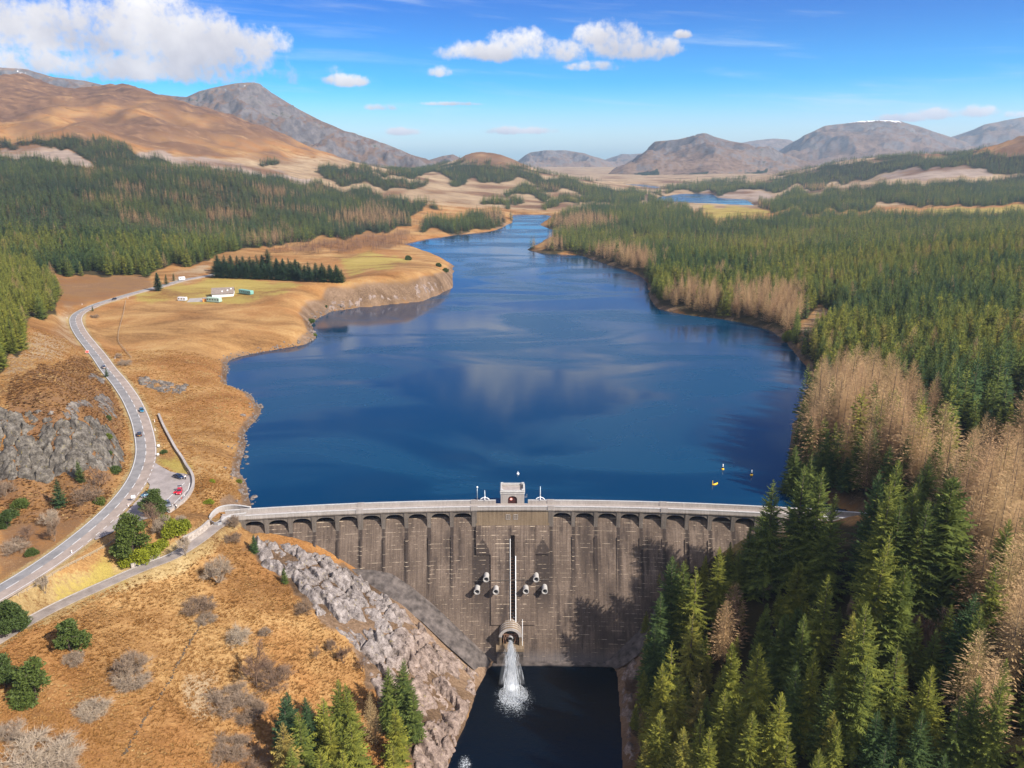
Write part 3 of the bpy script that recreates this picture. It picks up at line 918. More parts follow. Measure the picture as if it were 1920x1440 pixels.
# ------------------------------------------------------------------ water
m, t = material('loch_water')
pos = t.node('ShaderNodeTexCoord', out=3)
gust = t.noise(t.vm('MULTIPLY', pos, (1.0, 2.2, 1.0)), 0.0065, 5, 0.55, 1.2)
w1 = t.noise(t.vm('MULTIPLY', pos, (1.0, 1.4, 1.0)), 0.8, 3, 0.55)
w2 = t.noise(pos, 0.12, 3, 0.5)
ruffled_pale = t.step(gust, 0.44, 0.60)
hgt_w = t.m('ADD', t.m('MULTIPLY', w1, t.m('ADD', 0.35, t.m('MULTIPLY', ruffled_pale, 0.75))), t.m('MULTIPLY', w2, 0.6))
rgh = t.m('ADD', 0.085, t.m('MULTIPLY', ruffled_pale, 0.20))
nrm = t.node('ShaderNodeBump', {'Height': hgt_w, 'Strength': 0.16, 'Distance': 0.10})
bs = t.node('ShaderNodeBsdfPrincipled', {'Base Color': t.mix(ruffled_pale, (0.0002, 0.024, 0.060), (0.0008, 0.036, 0.080)), 'Roughness': rgh, 'IOR': 1.333, 'Specular IOR Level': 0.5, 'Normal': nrm})  # paler base colour in the gust patches stands in for reflected pale sky
t.node('ShaderNodeOutputMaterial', {'Surface': bs}, None)
up = A(np.linspace(-99, 117, 60), 4.4, 0.0)
ring = [tuple(p) for p in up] + [(300, 300, 0), (900, 700, 0), (3600, 2600, 0), (3600, 4000, 0), (-1500, 4000, 0), (-1500, 1500, 0), (-700, 700, 0), (-330, 300, 0), (-105, 236, 0)]
bm = bmesh.new()
bm.faces.new([bm.verts.new(p) for p in ring])
bmesh.ops.triangulate(bm, faces=bm.faces[:])
me = bpy.data.meshes.new('lake')
bm.to_mesh(me)
bm.free()
me.materials.append(MATS['loch_water'])
if me.polygons[0].normal.z < 0:
    me.flip_normals()
obj('lake', me, kind='structure')

m, t = material('pool_water')
pos = t.node('ShaderNodeTexCoord', out=3)
w1 = t.noise(t.vm('MULTIPLY', pos, (1.0, 1.7, 1.0)), 0.75, 5, 0.62, 0.5)
w2 = t.noise(pos, 0.16, 3, 0.5, 0.4)
foam = t.noise(pos, 1.7, 8, 0.75, 1.4)
px_, py_, pz_ = t.sep(pos)
fx = t.m('DIVIDE', t.m('SUBTRACT', px_, 0.5), 6.5)
fy = t.m('DIVIDE', t.m('SUBTRACT', py_, 203.5), 9.0)
fr = t.m('SUBTRACT', 1.0, t.m('ADD', t.m('MULTIPLY', fx, fx), t.m('MULTIPLY', fy, fy)))
gx = t.m('DIVIDE', t.m('SUBTRACT', px_, -12.8), 2.2)
gy = t.m('DIVIDE', t.m('SUBTRACT', py_, 176.8), 3.6)
fr2 = t.m('SUBTRACT', 1.0, t.m('ADD', t.m('MULTIPLY', gx, gx), t.m('MULTIPLY', gy, gy)))
ff = t.step(t.m('ADD', t.m('MULTIPLY', t.m('MAXIMUM', fr, fr2), 0.42), t.m('MULTIPLY', t.m('SUBTRACT', foam, 0.5), 2.6)), 0.22, 0.72)
colw = t.mix(ff, (0.0006, 0.003, 0.007), (0.50, 0.54, 0.57))
rgh = t.m('ADD', 0.07, t.m('MULTIPLY', ff, 0.6))
nrm = t.node('ShaderNodeBump', {'Height': t.m('ADD', w1, w2), 'Strength': 0.42, 'Distance': 0.25})
bs = t.node('ShaderNodeBsdfPrincipled', {'Base Color': colw, 'Roughness': rgh, 'IOR': 1.333, 'Normal': nrm})
t.node('ShaderNodeOutputMaterial', {'Surface': bs}, None)
me = np_mesh('plunge_pool', [(-60, 55, POOL_Z), (70, 55, POOL_Z), (60, 222.5, POOL_Z), (-40, 222.5, POOL_Z)], [(0, 1, 2, 3)], ['pool_water'])
obj('plunge_pool', me, kind='structure')
# ------------------------------------------------------------------ vegetation materials
def tint_of(t):
    return t.node('ShaderNodeAttribute', attribute_type='INSTANCER', attribute_name='tint', out=2)


m, t = material('needles')
ti = tint_of(t)
pos = t.node('ShaderNodeTexCoord', out=3)
n = t.noise(pos, 0.55, 3, 0.6)
c = t.ramp(ti, [(0.0, (0.040, 0.082, 0.052)), (0.3, (0.070, 0.118, 0.044)), (0.55, (0.145, 0.180, 0.042)), (0.78, (0.245, 0.250, 0.044)), (1.0, (0.28, 0.22, 0.07))])
c = t.mix(t.step(n, 0.35, 0.7), t.mix(1.0, c, (0.55, 0.60, 0.62), 'MULTIPLY'), t.mix(1.0, c, (1.35, 1.25, 1.0), 'MULTIPLY'))
finish(t, c, 0.75, spec=0.12, trans=0.25)
m, t = material('larch_twigs')
ti = tint_of(t)
pos = t.node('ShaderNodeTexCoord', out=3)
n = t.noise(pos, 0.7, 3, 0.6)
c = t.ramp(ti, [(0.0, (0.33, 0.18, 0.11)), (0.5, (0.54, 0.345, 0.175)), (1.0, (0.56, 0.40, 0.19))])
c = t.mix(n, t.mix(1.0, c, (0.6, 0.6, 0.6), 'MULTIPLY'), c)
finish(t, c, 0.85, spec=0.1, trans=0.2)
m, t = material('bare_twigs')
ti = tint_of(t)
c = t.ramp(ti, [(0.0, (0.15, 0.082, 0.062)), (0.4, (0.22, 0.15, 0.10)), (0.7, (0.34, 0.265, 0.195)), (1.0, (0.46, 0.38, 0.28))])
finish(t, c, 0.85, spec=0.1, trans=0.1)
m, t = material('bark')
pos = t.node('ShaderNodeTexCoord', out=3)
n = t.noise(t.vm('MULTIPLY', pos, (6, 6, 1.2)), 1.0, 4, 0.6)
finish(t, t.ramp(n, [(0.35, (0.045, 0.032, 0.024)), (0.65, (0.14, 0.105, 0.08))]), 0.9, n, 0.6, 0.05)
m, t = material('leaves')
ti = tint_of(t)
pos = t.node('ShaderNodeTexCoord', out=3)
n = t.noise(pos, 0.9, 3, 0.6)
c = t.ramp(ti, [(0.0, (0.034, 0.062, 0.022)), (0.4, (0.075, 0.110, 0.028)), (0.75, (0.17, 0.20, 0.02)), (1.0, (0.27, 0.29, 0.02))])
c = t.mix(n, t.mix(1.0, c, (0.6, 0.65, 0.6), 'MULTIPLY'), t.mix(1.0, c, (1.3, 1.2, 1.0), 'MULTIPLY'))
finish(t, c, 0.6, spec=0.25, trans=0.25)


# ------------------------------------------------------------------ tree meshes
def conifer_tris(seed, Ht, Rb, nwh, nbr, seg, twig=0.42, thin=0.5, droop=0.25, base=0.08, taper=0.8, hang=0.0, gap=0.0):
    """feathered branches in whorls: vertices and triangles"""
    g = np.random.default_rng(seed)
    V, n = [], 0
    lop = g.random() * 6.28
    for k in range(nwh):
        f = k / (nwh - 1)
        zz = Ht * (base + (0.985 - base) * f ** 0.92)
        L0 = Rb * ((1 - f) ** taper) * (0.55 + 0.45 * min(1, f / 0.12 + 0.35)) + 0.16
        nb = max(4, int(nbr * (0.55 + 0.45 * (1 - f))))
        a0 = g.random() * 6.28
        for b in range(nb):
            if g.random() < gap:
                continue
            a = a0 + 6.28 * b / nb + g.normal(0, 0.22)
            L = L0 * g.uniform(0.66, 1.18) * (1 + 0.10 * math.cos(a - lop))
            up = (0.85 * f ** 1.6 - droop * (1 - f)) + g.normal(0, 0.17)
            ca, sa = math.cos(a), math.sin(a)
            q = np.linspace(0, 1, seg + 1)
            r = L * q * math.cos(up)
            hz = zz + L * (math.sin(up) * q + (0.16 * (1 - f)) * (q ** 2 - q) * 1.4) + g.normal(0, 0.012 * Ht * (1 - f))
            P = np.stack([r * ca, r * sa, hz], -1)
            side = np.array([-sa, ca, 0])
            fw = np.array([ca, sa, 0.0])
            for i in range(seg):
                wl = L * twig * (1.06 - (i + 0.5) / seg) ** 0.7 * g.uniform(0.75, 1.2) * (0.4 if i == 0 else 1)
                for sgn in (-1, 1):
                    tip = P[i] + (P[i + 1] - P[i]) * thin + side * sgn * wl + fw * wl * 0.62 + np.array([0, 0, -wl * g.uniform(0.05, 0.42)])
                    V += [P[i], P[i] + (P[i + 1] - P[i]) * (thin + 0.55 if thin > 0.3 else thin), tip]
                if hang and i:
                    tip = P[i] + np.array([0, 0, -hang * L * g.uniform(0.4, 1.0)]) + fw * 0.1
                    V += [P[i] - side * 0.10 * L, P[i] + side * 0.10 * L, tip]
            V += [P[-2] - side * 0.05 * L, P[-2] + side * 0.05 * L, P[-1] + fw * 0.12 * L]
    return np.array(V)


def tri_mesh(name, V, mat):
    return np_mesh(name, V, np.arange(len(V)).reshape(-1, 3), [mat])


def trunk_mesh(name, Ht, r, mat='bark', lean=0.0):
    b = MB()
    b.tube([(0, 0, -1.2), (0, 0, Ht * 0.3), (lean * Ht * 0.3, 0, Ht * 0.7), (lean * Ht * 0.5, 0, Ht * 0.95)], [r, r * 0.8, r * 0.35, 0.015], 6)
    return b.mesh(name, mat, True)


def two_part(name, crownV, cmat, Ht, r):
    r *= 0.45 if cmat == 'larch_twigs' else 1.0
    """crown and trunk in one mesh, for the mass of the forest"""
    b = MB()
    b.tube([(0, 0, -1.0), (0, 0, Ht * 0.9)], [r, 0.02], 4, False)
    tv = np.array(b.v)
    tf = []
    for f in b.f:
        tf += [(f[0], f[1], f[2]), (f[0], f[2], f[3])]
    tf = np.array(tf) + len(crownV)
    F = np.vstack([np.arange(len(crownV)).reshape(-1, 3), tf])
    mi = np.r_[np.zeros(len(crownV) // 3, int), np.ones(len(tf), int)]
    return np_mesh(name, np.vstack([crownV, tv]), F, [cmat, 'bark'], mi=mi)


def branchy_tris(seed, Ht, spread, levels=4, kids=5, stems=1, upright=0.55, tw=0.05, twigs=9, twig_len=0.9, round_=0.0):
    """bare broadleaf: limbs as triangles strips (three-sided), fine twigs as slivers"""
    g = np.random.default_rng(seed)
    V = []

    def limb(p, d, L, r, lev):
        d = d / np.linalg.norm(d)
        e = p + d * L
        a = np.cross(d, [0.3, 0.2, 1.0])
        a /= np.linalg.norm(a) + 1e-9
        c = np.cross(d, a)
        ring0 = [p + (a * math.cos(w) + c * math.sin(w)) * r for w in (0, 2.09, 4.19)]
        ring1 = [e + (a * math.cos(w) + c * math.sin(w)) * r * 0.6 for w in (0, 2.09, 4.19)]
        for i in range(3):
            j = (i + 1) % 3
            V.extend([ring0[i], ring0[j], ring1[j], ring0[i], ring1[j], ring1[i]])
        if lev >= levels:
            for _ in range(twigs):
                s = g.random()
                q = p + d * L * s
                dd = d * 0.7 + g.normal(0, 0.6, 3) + np.array([0, 0, 0.15])
                dd /= np.linalg.norm(dd)
                w = np.cross(dd, g.normal(0, 1, 3))
                w = w / (np.linalg.norm(w) + 1e-9) * tw
                V.extend([q - w, q + w, q + dd * twig_len * g.uniform(0.5, 1.2)])
            return
        for k in range(kids):
            s = 0.35 + 0.65 * (k + 1) / kids
            dd = d * 0.75 + g.normal(0, 0.52, 3) * np.array([1, 1, 0.7]) + np.array([0, 0, upright * 0.45])
            limb(p + d * L * s, dd, L * g.uniform(0.5, 0.78), r * 0.55, lev + 1)
    for s in range(stems):
        a = 6.28 * s / stems + g.random()
        k = 0.0 if stems == 1 else 1.0
        limb(np.array([0.15 * k * math.cos(a), 0.15 * k * math.sin(a), -0.3]), np.array([k * spread * math.cos(a) * g.uniform(0.4, 1), k * spread * math.sin(a) * g.uniform(0.4, 1), 1.0]), Ht * (0.42 if stems > 1 else 0.5), 0.016 * Ht + 0.03, 1)
    V = np.array(V)
    V[:, 2] *= Ht / max(V[:, 2].max(), 1e-3)
    return V


def clump_tris(seed, blobs, n, size, flat=0.6):
    """leaf or needle tufts spread through a set of ellipsoids (cx,cy,cz,rx,ry,rz)"""
    g = np.random.default_rng(seed)
    V = []
    vol = np.array([b[3] * b[4] * b[5] for b in blobs]) ** 0.67
    for b, w in zip(blobs, vol / vol.sum()):
        for _ in range(int(n * w)):
            d = g.normal(0, 1, 3)
            d /= np.linalg.norm(d)
            rr = g.uniform(0.55, 1.04) * (1 + 0.12 * math.sin(5 * d[0] + 3 * d[2] + seed))
            c = np.array(b[:3]) + d * np.array(b[3:]) * rr
            u = g.normal(0, 1, 3)
            u[2] *= flat
            u = u + d * 0.6
            u /= np.linalg.norm(u)
            w2 = np.cross(u, g.normal(0, 1, 3))
            w2 /= np.linalg.norm(w2) + 1e-9
            s = size * g.uniform(0.6, 1.3)
            V += [c - w2 * s * 0.5, c + w2 * s * 0.5, c + u * s * 1.3]
    return np.array(V)


def pine_blobs(seed, Ht, Rr, n=11, low=0.35, full=0.0):
    g = np.random.default_rng(seed)
    out = []
    for i in range(n):
        f = low + (0.97 - low) * (i + 0.5) / n
        a = g.random() * 6.28
        rad = Rr * (1.0 - 0.75 * (f - low) / (1 - low)) * g.uniform(0.35, 0.8)
        s = Rr * g.uniform(0.34, 0.5) * (1.15 - 0.5 * f) * (1 + full)
        out.append((rad * math.cos(a), rad * math.sin(a), Ht * f - s * 0.4, s, s, s * 0.62))
    return out


# ------------------------------------------------------------------ mass of the forest (stuff)
def lib(prefix, meshes):
    c = bpy.data.collections.new(prefix + '_forms')
    for i, me in enumerate(meshes):
        c.objects.link(bpy.data.objects.new('%s_form_%02d' % (prefix, i), me))
    return c


def scatter(name, P, scl, rot, tint, coll, nvar, seed=0):
    """one stuff object: instances of the forms of COLL on the points P"""
    g = np.random.default_rng(seed)
    me = bpy.data.meshes.new(name)
    me.vertices.add(len(P))
    me.vertices.foreach_set('co', np.ascontiguousarray(P, np.float32).ravel())

    def attr(nm, typ, key, arr):
        a = me.attributes.new(nm, typ, 'POINT')
        a.data.foreach_set(key, np.ascontiguousarray(arr).ravel())
    attr('scl', 'FLOAT_VECTOR', 'vector', scl.astype(np.float32))
    attr('rot', 'FLOAT_VECTOR', 'vector', rot.astype(np.float32))
    attr('tint', 'FLOAT', 'value', tint.astype(np.float32))
    attr('form', 'INT', 'value', g.integers(0, nvar, len(P)).astype(np.int32))
    ng = bpy.data.node_groups.new(name + '_spread', 'GeometryNodeTree')
    ng.interface.new_socket('Geometry', in_out='INPUT', socket_type='NodeSocketGeometry')
    ng.interface.new_socket('Geometry', in_out='OUTPUT', socket_type='NodeSocketGeometry')
    N = ng.nodes
    gi, go = N.new('NodeGroupInput'), N.new('NodeGroupOutput')
    iop = N.new('GeometryNodeInstanceOnPoints')
    ci = N.new('GeometryNodeCollectionInfo')
    ci.inputs['Collection'].default_value = coll
    ci.inputs['Separate Children'].default_value = True
    ci.inputs['Reset Children'].default_value = True

    def na(nm, dt):
        q = N.new('GeometryNodeInputNamedAttribute')
        q.data_type = dt
        q.inputs['Name'].default_value = nm
        return next(o for o in q.outputs if o.enabled and o.name == 'Attribute')
    ng.links.new(gi.outputs[0], iop.inputs['Points'])
    ng.links.new(ci.outputs[0], iop.inputs['Instance'])
    iop.inputs['Pick Instance'].default_value = True
    ng.links.new(na('form', 'INT'), iop.inputs['Instance Index'])
    ng.links.new(na('rot', 'FLOAT_VECTOR'), iop.inputs['Rotation'])
    ng.links.new(na('scl', 'FLOAT_VECTOR'), iop.inputs['Scale'])
    ng.links.new(iop.outputs[0], go.inputs[0])
    o = obj(name, me, kind='stuff')
    md = o.modifiers.new('spread', 'NODES')
    md.node_group = ng
    return o


SPR_MID = [two_part('spruce_mid', conifer_tris(100 + i, 18, (3.3, 3.8, 2.9)[i % 3], 24, 8, 3, 0.5, 0.5, 0.12, 0.05, 0.72), 'needles', 18, 0.22) for i in range(4)]
SPR_LOW = [two_part('spruce_low', conifer_tris(120 + i, 18, (3.5, 4.0, 3.1)[i % 3], 12, 7, 1, 0.75, 0.5, 0.12, 0.03, 0.75), 'needles', 18, 0.22) for i in range(4)]
LAR_MID = [two_part('larch_mid', conifer_tris(140 + i, 18, (3.2, 3.7)[i % 2], 28, 8, 3, 0.5, 0.24, -0.05, 0.12, 0.66), 'larch_twigs', 18, 0.2) for i in range(3)]
LAR_LOW = [two_part('larch_low', conifer_tris(150 + i, 18, (3.4, 3.9)[i % 2], 13, 7, 1, 0.8, 0.3, -0.05, 0.1, 0.75), 'larch_twigs', 18, 0.2) for i in range(3)]
C_SM, C_SL, C_LM, C_LL = lib('spruce_mid', SPR_MID), lib('spruce_low', SPR_LOW), lib('larch_mid', LAR_MID), lib('larch_low', LAR_LOW)

LARCH = [[(1228, 588), (1240, 560), (1300, 545), (1348, 560), (1350, 592), (1300, 590)], [(1365, 600), (1375, 560), (1440, 545), (1510, 560), (1505, 600), (1475, 640), (1440, 615)],
         [(1100, 482), (1115, 468), (1180, 470), (1220, 488), (1225, 515), (1180, 508)], [(1030, 430), (1040, 412), (1100, 402), (1160, 415), (1150, 424), (1060, 436)], [(990, 470), (1010, 452), (1050, 450), (1060, 470)],
         [(335, 345), (400, 352), (400, 358), (330, 352)], [(385, 412), (400, 395), (470, 402), (472, 418), (400, 420)], [(610, 420), (640, 402), (700, 395), (760, 405), (765, 420), (690, 428)], [(215, 352), (280, 356), (280, 362), (220, 362)],
         [(320, 372), (385, 376), (380, 382), (330, 384)], [(480, 350), (540, 360), (530, 376), (480, 370)], [(400, 368), (440, 372), (436, 376), (400, 376)], [(440, 455), (520, 442), (560, 450), (500, 462)],
         [(1520, 800), (1530, 740), (1570, 718), (1640, 712), (1700, 735), (1755, 770), (1750, 800), (1650, 790), (1560, 800)], [(1790, 850), (1860, 830), (1930, 840), (2000, 900), (2000, 1180), (1890, 1200), (1830, 1000), (1800, 900)],
         [(1350, 410), (1356, 382), (1424, 378), (1440, 392)], [(1000, 347), (1090, 362), (1075, 366), (1000, 352)], [(900, 402), (957, 400), (950, 418), (930, 424)], [(1495, 350), (1640, 346), (1640, 352), (1500, 358)]]
pts = []
Yb = 104.0
g = np.random.default_rng(11)
while Yb < 3700:
    sp = 5.9 if Yb < 300 else (max(4.7, 5.9 - 0.0060 * (Yb - 300)) if Yb < 500 else 4.6 + 0.0040 * (Yb - 500)) if Yb < 950 else 6.4 + 0.0011 * (Yb - 950)
    xm = 0.80 * Yb + 20
    n = int(2 * xm / sp)
    xs = np.linspace(-xm, xm, n) + g.uniform(-0.5, 0.5, n) * sp
    ys = Yb + g.uniform(-0.5, 0.5, n) * sp
    pts.append(np.stack([xs, ys], -1))
    Yb += sp
pts = np.vstack(pts)
zz = hgt(pts[:, 0], pts[:, 1])
dam_s = np.arctan2(pts[:, 0] - AX, pts[:, 1] - AY) * AR
dam_o = np.hypot(pts[:, 0] - AX, pts[:, 1] - AY) - AR
ok = ((hgt(pts[:, 0], pts[:, 1], SD) > 2.0) | (pts[:, 1] < arc_y(pts[:, 0]))) & ~((dam_s > -95) & (dam_s < 118) & (dam_o > -7) & (dam_o < 9)) & (zz > POOL_Z + 1.5)
ok &= ~((pts[:, 1] < 240) & (pts[:, 0] < 0))
tipx_, tipy_ = to_px(pts[:, 0], pts[:, 1], zz + 28)
ok &= ~((pts[:, 1] < 240) & (tipx_ > 1550) & (tipx_ < 1650) & (tipy_ < 1000))
ok &= (hgt(pts[:, 0], pts[:, 1], floor_) > 0.45) & (hgt(pts[:, 0], pts[:, 1], ROADD) > 9)
pts, zz = pts[ok], zz[ok]
ppx, ppy = to_px(pts[:, 0], pts[:, 1], zz)
lar = np.zeros(len(pts))
for poly in LARCH:
    lar = np.maximum(lar, in_poly(ppx + g.normal(0, 5, len(pts)), ppy + g.normal(0, 2.5, len(pts)), poly))
patch = fbm(pts[:, 0] / 75, pts[:, 1] / 75, 3)
lar *= np.where(ppx > 1780, 0.55, 1.0)
pl = np.where((pts[:, 0] < -150) & (pts[:, 1] > 1000) & (ppx > 150) & (ppx < 770), 0.85 * sstep(0.16, 0.36, patch), 0.015 + 0.4 * sstep(0.36, 0.48, patch)) + 0.95 * lar
islar = g.random(len(pts)) < pl
# thin out a little where the crop has gaps
gapn = fbm(pts[:, 0] / 40 + 9, pts[:, 1] / 40, 3)
keep = g.random(len(pts)) < np.where(gapn < -0.26, 0.22, 0.96)
left_near = in_poly(ppx, ppy, BLOCK_L)
pts, zz, islar, ppx, ppy, patch, left_near = pts[keep], zz[keep], islar[keep], ppx[keep], ppy[keep], patch[keep], left_near[keep]
FOREST = dict(pts=pts, z=zz, larch=islar, px=ppx, py=ppy, left=left_near)
# ------------------------------------------------------------------ single trees
ORD = ('first second third fourth fifth sixth seventh eighth ninth tenth eleventh twelfth thirteenth fourteenth fifteenth sixteenth seventeenth eighteenth nineteenth').split()
TENS = {20: 'twent', 30: 'thirt', 40: 'fort', 50: 'fift', 60: 'sixt', 70: 'sevent', 80: 'eight', 90: 'ninet'}


def ordinal(n):
    if n <= 19:
        return ORD[n - 1]
    if n >= 100:
        return 'hundred-and-' + ordinal(n - 100) if n > 100 else 'hundredth'
    tn, u = n // 10 * 10, n % 10
    return TENS[tn] + ('ieth' if u == 0 else 'y-' + ORD[u - 1])


def conifer(seed, Ht, Rb, nwh, nbr, seg, kind='needles', **kw):
    return (tri_mesh('crown', conifer_tris(seed, Ht, Rb, nwh, nbr, seg, **kw), kind), trunk_mesh('trunk', Ht, (0.014 if kind == 'needles' else 0.006) * Ht + 0.05), Ht)


FORMS = {
    'spruce': [conifer(1, 26, 5.4, 44, 9, 7, twig=0.30, droop=0.16, hang=0.10, taper=0.72), conifer(2, 26, 4.7, 48, 9, 7, twig=0.32, droop=0.24, hang=0.14, taper=0.66), conifer(3, 26, 6.0, 42, 10, 7, twig=0.28, droop=0.10, hang=0.08, taper=0.78),
               conifer(4, 26, 5.0, 38, 8, 7, twig=0.28, droop=0.28, hang=0.2, gap=0.14, taper=0.7), conifer(5, 26, 5.4, 46, 9, 6, twig=0.34, droop=0.06, taper=0.64)],
    'dense': [conifer(6, 18, 3.6, 40, 11, 5, twig=0.5, droop=0.0, taper=0.56), conifer(7, 18, 3.3, 44, 11, 5, twig=0.5, droop=-0.05, taper=0.62)],
    'larch': [conifer(11, 24, 4.4, 48, 11, 7, kind='larch_twigs', twig=0.34, thin=0.10, droop=-0.02, base=0.12, taper=0.55, hang=0.0), conifer(12, 24, 3.8, 52, 11, 7, kind='larch_twigs', twig=0.36, thin=0.11, droop=-0.08, base=0.12, taper=0.56),
              conifer(13, 24, 4.9, 46, 12, 7, kind='larch_twigs', twig=0.32, thin=0.11, droop=0.06, base=0.14, taper=0.52)],
    'young': [conifer(21, 12, 3.1, 26, 9, 5, twig=0.42, droop=0.02, base=0.03, hang=0.06, taper=0.7), conifer(22, 12, 2.7, 28, 9, 5, twig=0.45, droop=-0.03, base=0.03, taper=0.68)],
}
TREES = []                                   # (object, crown, tip px, tip py, zone, look words) for the labels


def plant_tree(form, i, loc, Ht, tint, zone, name, cat, group, wide=1.0, look=''):
    crown, trunk, h0 = FORMS[form][i % len(FORMS[form])]
    k = Ht / h0
    e = empty(name, (loc[0], loc[1], loc[2] - 0.15), random.random() * 6.28, cat=cat, group=group)
    e.scale = (k * wide, k * wide, k)
    e.rotation_euler = (random.gauss(0, 0.02), random.gauss(0, 0.02), e.rotation_euler.z)
    c = obj('crown', crown, e)
    c['tint'] = float(tint)
    obj('trunk', trunk, e)
    p = to_px(loc[0], loc[1], loc[2] + Ht)
    TREES.append((e, float(p[0]), float(p[1]), zone, look, name))
    return e


def by_tip(px, py, Ht):
    """stands where a tree HT tall has its tip at the pixel"""
    Y = np.exp(np.linspace(math.log(80), math.log(1500), 2600))
    p = at_y(px, py, Y)
    ok = p[:, 2] <= hgt(p[:, 0], p[:, 1]) + Ht
    k = np.argmax(ok)
    return np.array([p[k, 0], p[k, 1], hgt(p[k, 0], p[k, 1])])


def tint_word(t_):
    return 'blue-green' if t_ < 0.2 else 'dark green' if t_ < 0.45 else 'mid green' if t_ < 0.66 else 'yellow-green' if t_ < 0.9 else 'olive'


taken = []
RB = [(1408, 985, 17, 'spruce', 0, .40, 1.2), (1388, 1030, 15, 'spruce', 1, .5, 1.1), (1432, 955, 17.4, 'spruce', 2, .36, 1.1), (1422, 1010, 17, 'spruce', 0, .46, 1.2)] + [(q_[0], q_[1], 17.4, 'spruce', k_, .22 + .05 * (k_ % 5), 1.15) for k_, q_ in enumerate([(1500, 790), (1525, 778), (1552, 802), (1580, 792), (1612, 812), (1640, 800), (1668, 830), (1492, 832), (1522, 846), (1762, 820), (1785, 868), (1700, 812), (1740, 850), (1730, 880)])] + [  # right bank of the gorge: tip pixel, height, form, tint, width
    (1453, 896, 29, 'spruce', 1, .38, 1.0), (1509, 871, 31, 'spruce', 0, .40, 1.05), (1536, 871, 31, 'spruce', 1, .42, 1.0), (1563, 919, 27, 'spruce', 2, .45, .9), 
    (1353, 1023, 20, 'spruce', 1, .66, 1.0), (1288, 1050, 27, 'spruce', 1, .42, 1.1), (1267, 1042, 28, 'spruce', 0, .22, 1.15), (1311, 1061, 28, 'spruce', 3, .64, 1.1), (1301, 1140, 27, 'spruce', 3, .80, 1.1), (1495, 1050, 18, 'dense', 0, .62, 1.0),
    (1553, 1075, 24, 'spruce', 1, .60, .9), (1672, 894, 30, 'spruce', 1, .56, 1.0), (1685, 860, 30, 'spruce', 0, .5, 1.0), (1667, 982, 27, 'spruce', 3, .62, 1.0), (1651, 1011, 27, 'spruce', 1, .64, 1.0), (1697, 1057, 23, 'dense', 1, .44, 1.0),
    (1730, 982, 21, 'spruce', 1, .52, 1.0), (1784, 892, 28, 'dense', 0, .40, 1.35), (1830, 1102, 19, 'spruce', 2, .12, 1.1), (1888, 969, 21, 'spruce', 0, .50, 1.0), (1880, 1048, 19, 'spruce', 3, .56, 1.2), (1638, 1127, 27, 'spruce', 1, .56, 1.05),
    (1376, 1202, 21, 'dense', 1, .62, .85), (1426, 1202, 24, 'spruce', 1, .70, 1.0), (1472, 1150, 19, 'dense', 0, .34, .95), (1438, 1128, 18, 'dense', 1, .40, .8), (1497, 1137, 18, 'dense', 0, .30, .9), (1530, 1215, 21, 'spruce', 1, .72, .8), (1363, 1290, 19, 'spruce', 0, .66, 1.0),
    (1563, 1323, 15, 'spruce', 1, .80, .9), (1647, 1327, 17, 'spruce', 0, .14, 1.0), (1751, 1246, 19, 'spruce', 2, .70, 1.0), (1838, 1263, 20, 'spruce', 0, .40, .9), (1884, 1267, 20, 'spruce', 1, .52, .9), (1809, 1302, 18, 'spruce', 3, .36, 1.0),
    (1288, 1357, 21, 'spruce', 1, .82, 1.0), (1334, 1361, 20, 'spruce', 0, .70, .9), (1672, 1344, 17, 'spruce', 1, .12, .9), (1738, 1332, 18, 'spruce', 0, .18, .95), (1697, 1415, 16, 'spruce', 2, .50, 1.0), (1776, 1412, 16, 'spruce', 1, .16, 1.0),
    (1663, 1392, 15, 'spruce', 3, .10, 1.0), (1572, 1352, 16, 'spruce', 1, .62, .9), (1265, 1200, 24, 'spruce', 3, .72, 1.0), (1246, 1235, 22, 'spruce', 1, .74, 1.0), (1275, 1270, 20, 'spruce', 0, .78, 1.0), (1238, 1330, 20, 'spruce', 2, .74, 1.0),
    (1215, 1385, 17, 'spruce', 1, .84, 1.0), (1240, 1110, 24, 'spruce', 0, .18, 1.0), (1232, 1165, 22, 'spruce', 2, .16, 1.0), (1410, 1330, 19, 'spruce', 1, .66, 1.0), (1460, 1290, 20, 'spruce', 0, .72, 1.0), (1478, 1370, 17, 'spruce', 3, .68, 1.0),
    (1540, 1400, 15, 'spruce', 2, .60, 1.0), (1620, 1235, 20, 'spruce', 1, .46, 1.0), (1595, 1180, 22, 'spruce', 0, .64, .9), (1690, 1200, 18, 'spruce', 3, .50, 1.0), (1560, 1265, 18, 'spruce', 0, .36, .9), (1500, 1240, 20, 'spruce', 1, .30, .9),
    (1715, 905, 27, 'spruce', 1, .50, 1.0), (1740, 930, 26, 'spruce', 2, .36, 1.0), (1695, 935, 26, 'spruce', 0, .34, 1.0), (1590, 856, 13, 'spruce', 0, .14, 1.4), (1560, 846, 14, 'spruce', 1, .12, 1.4), (1530, 850, 13, 'spruce', 2, .14, 1.4), (1650, 880, 27, 'spruce', 1, .18, 1.0),
]
for px, py, Ht, fm, i, ti, wd in RB:
    Ht = Ht * (1.0 if Ht < 15 else 1.1 if (px < 1320 and py < 1180) else 1.34 if Ht > 17.5 else 1.2)
    p = by_tip(px, py, Ht)
    if p[2] < POOL_Z + 1:
        p[2] = POOL_Z + 1
    taken.append(p[:2])
    plant_tree(fm, i, p, Ht, 0.20 + 0.80 * ti, 'bank', 'spruce_tree', 'tree', 'spruces on the right bank', wd)
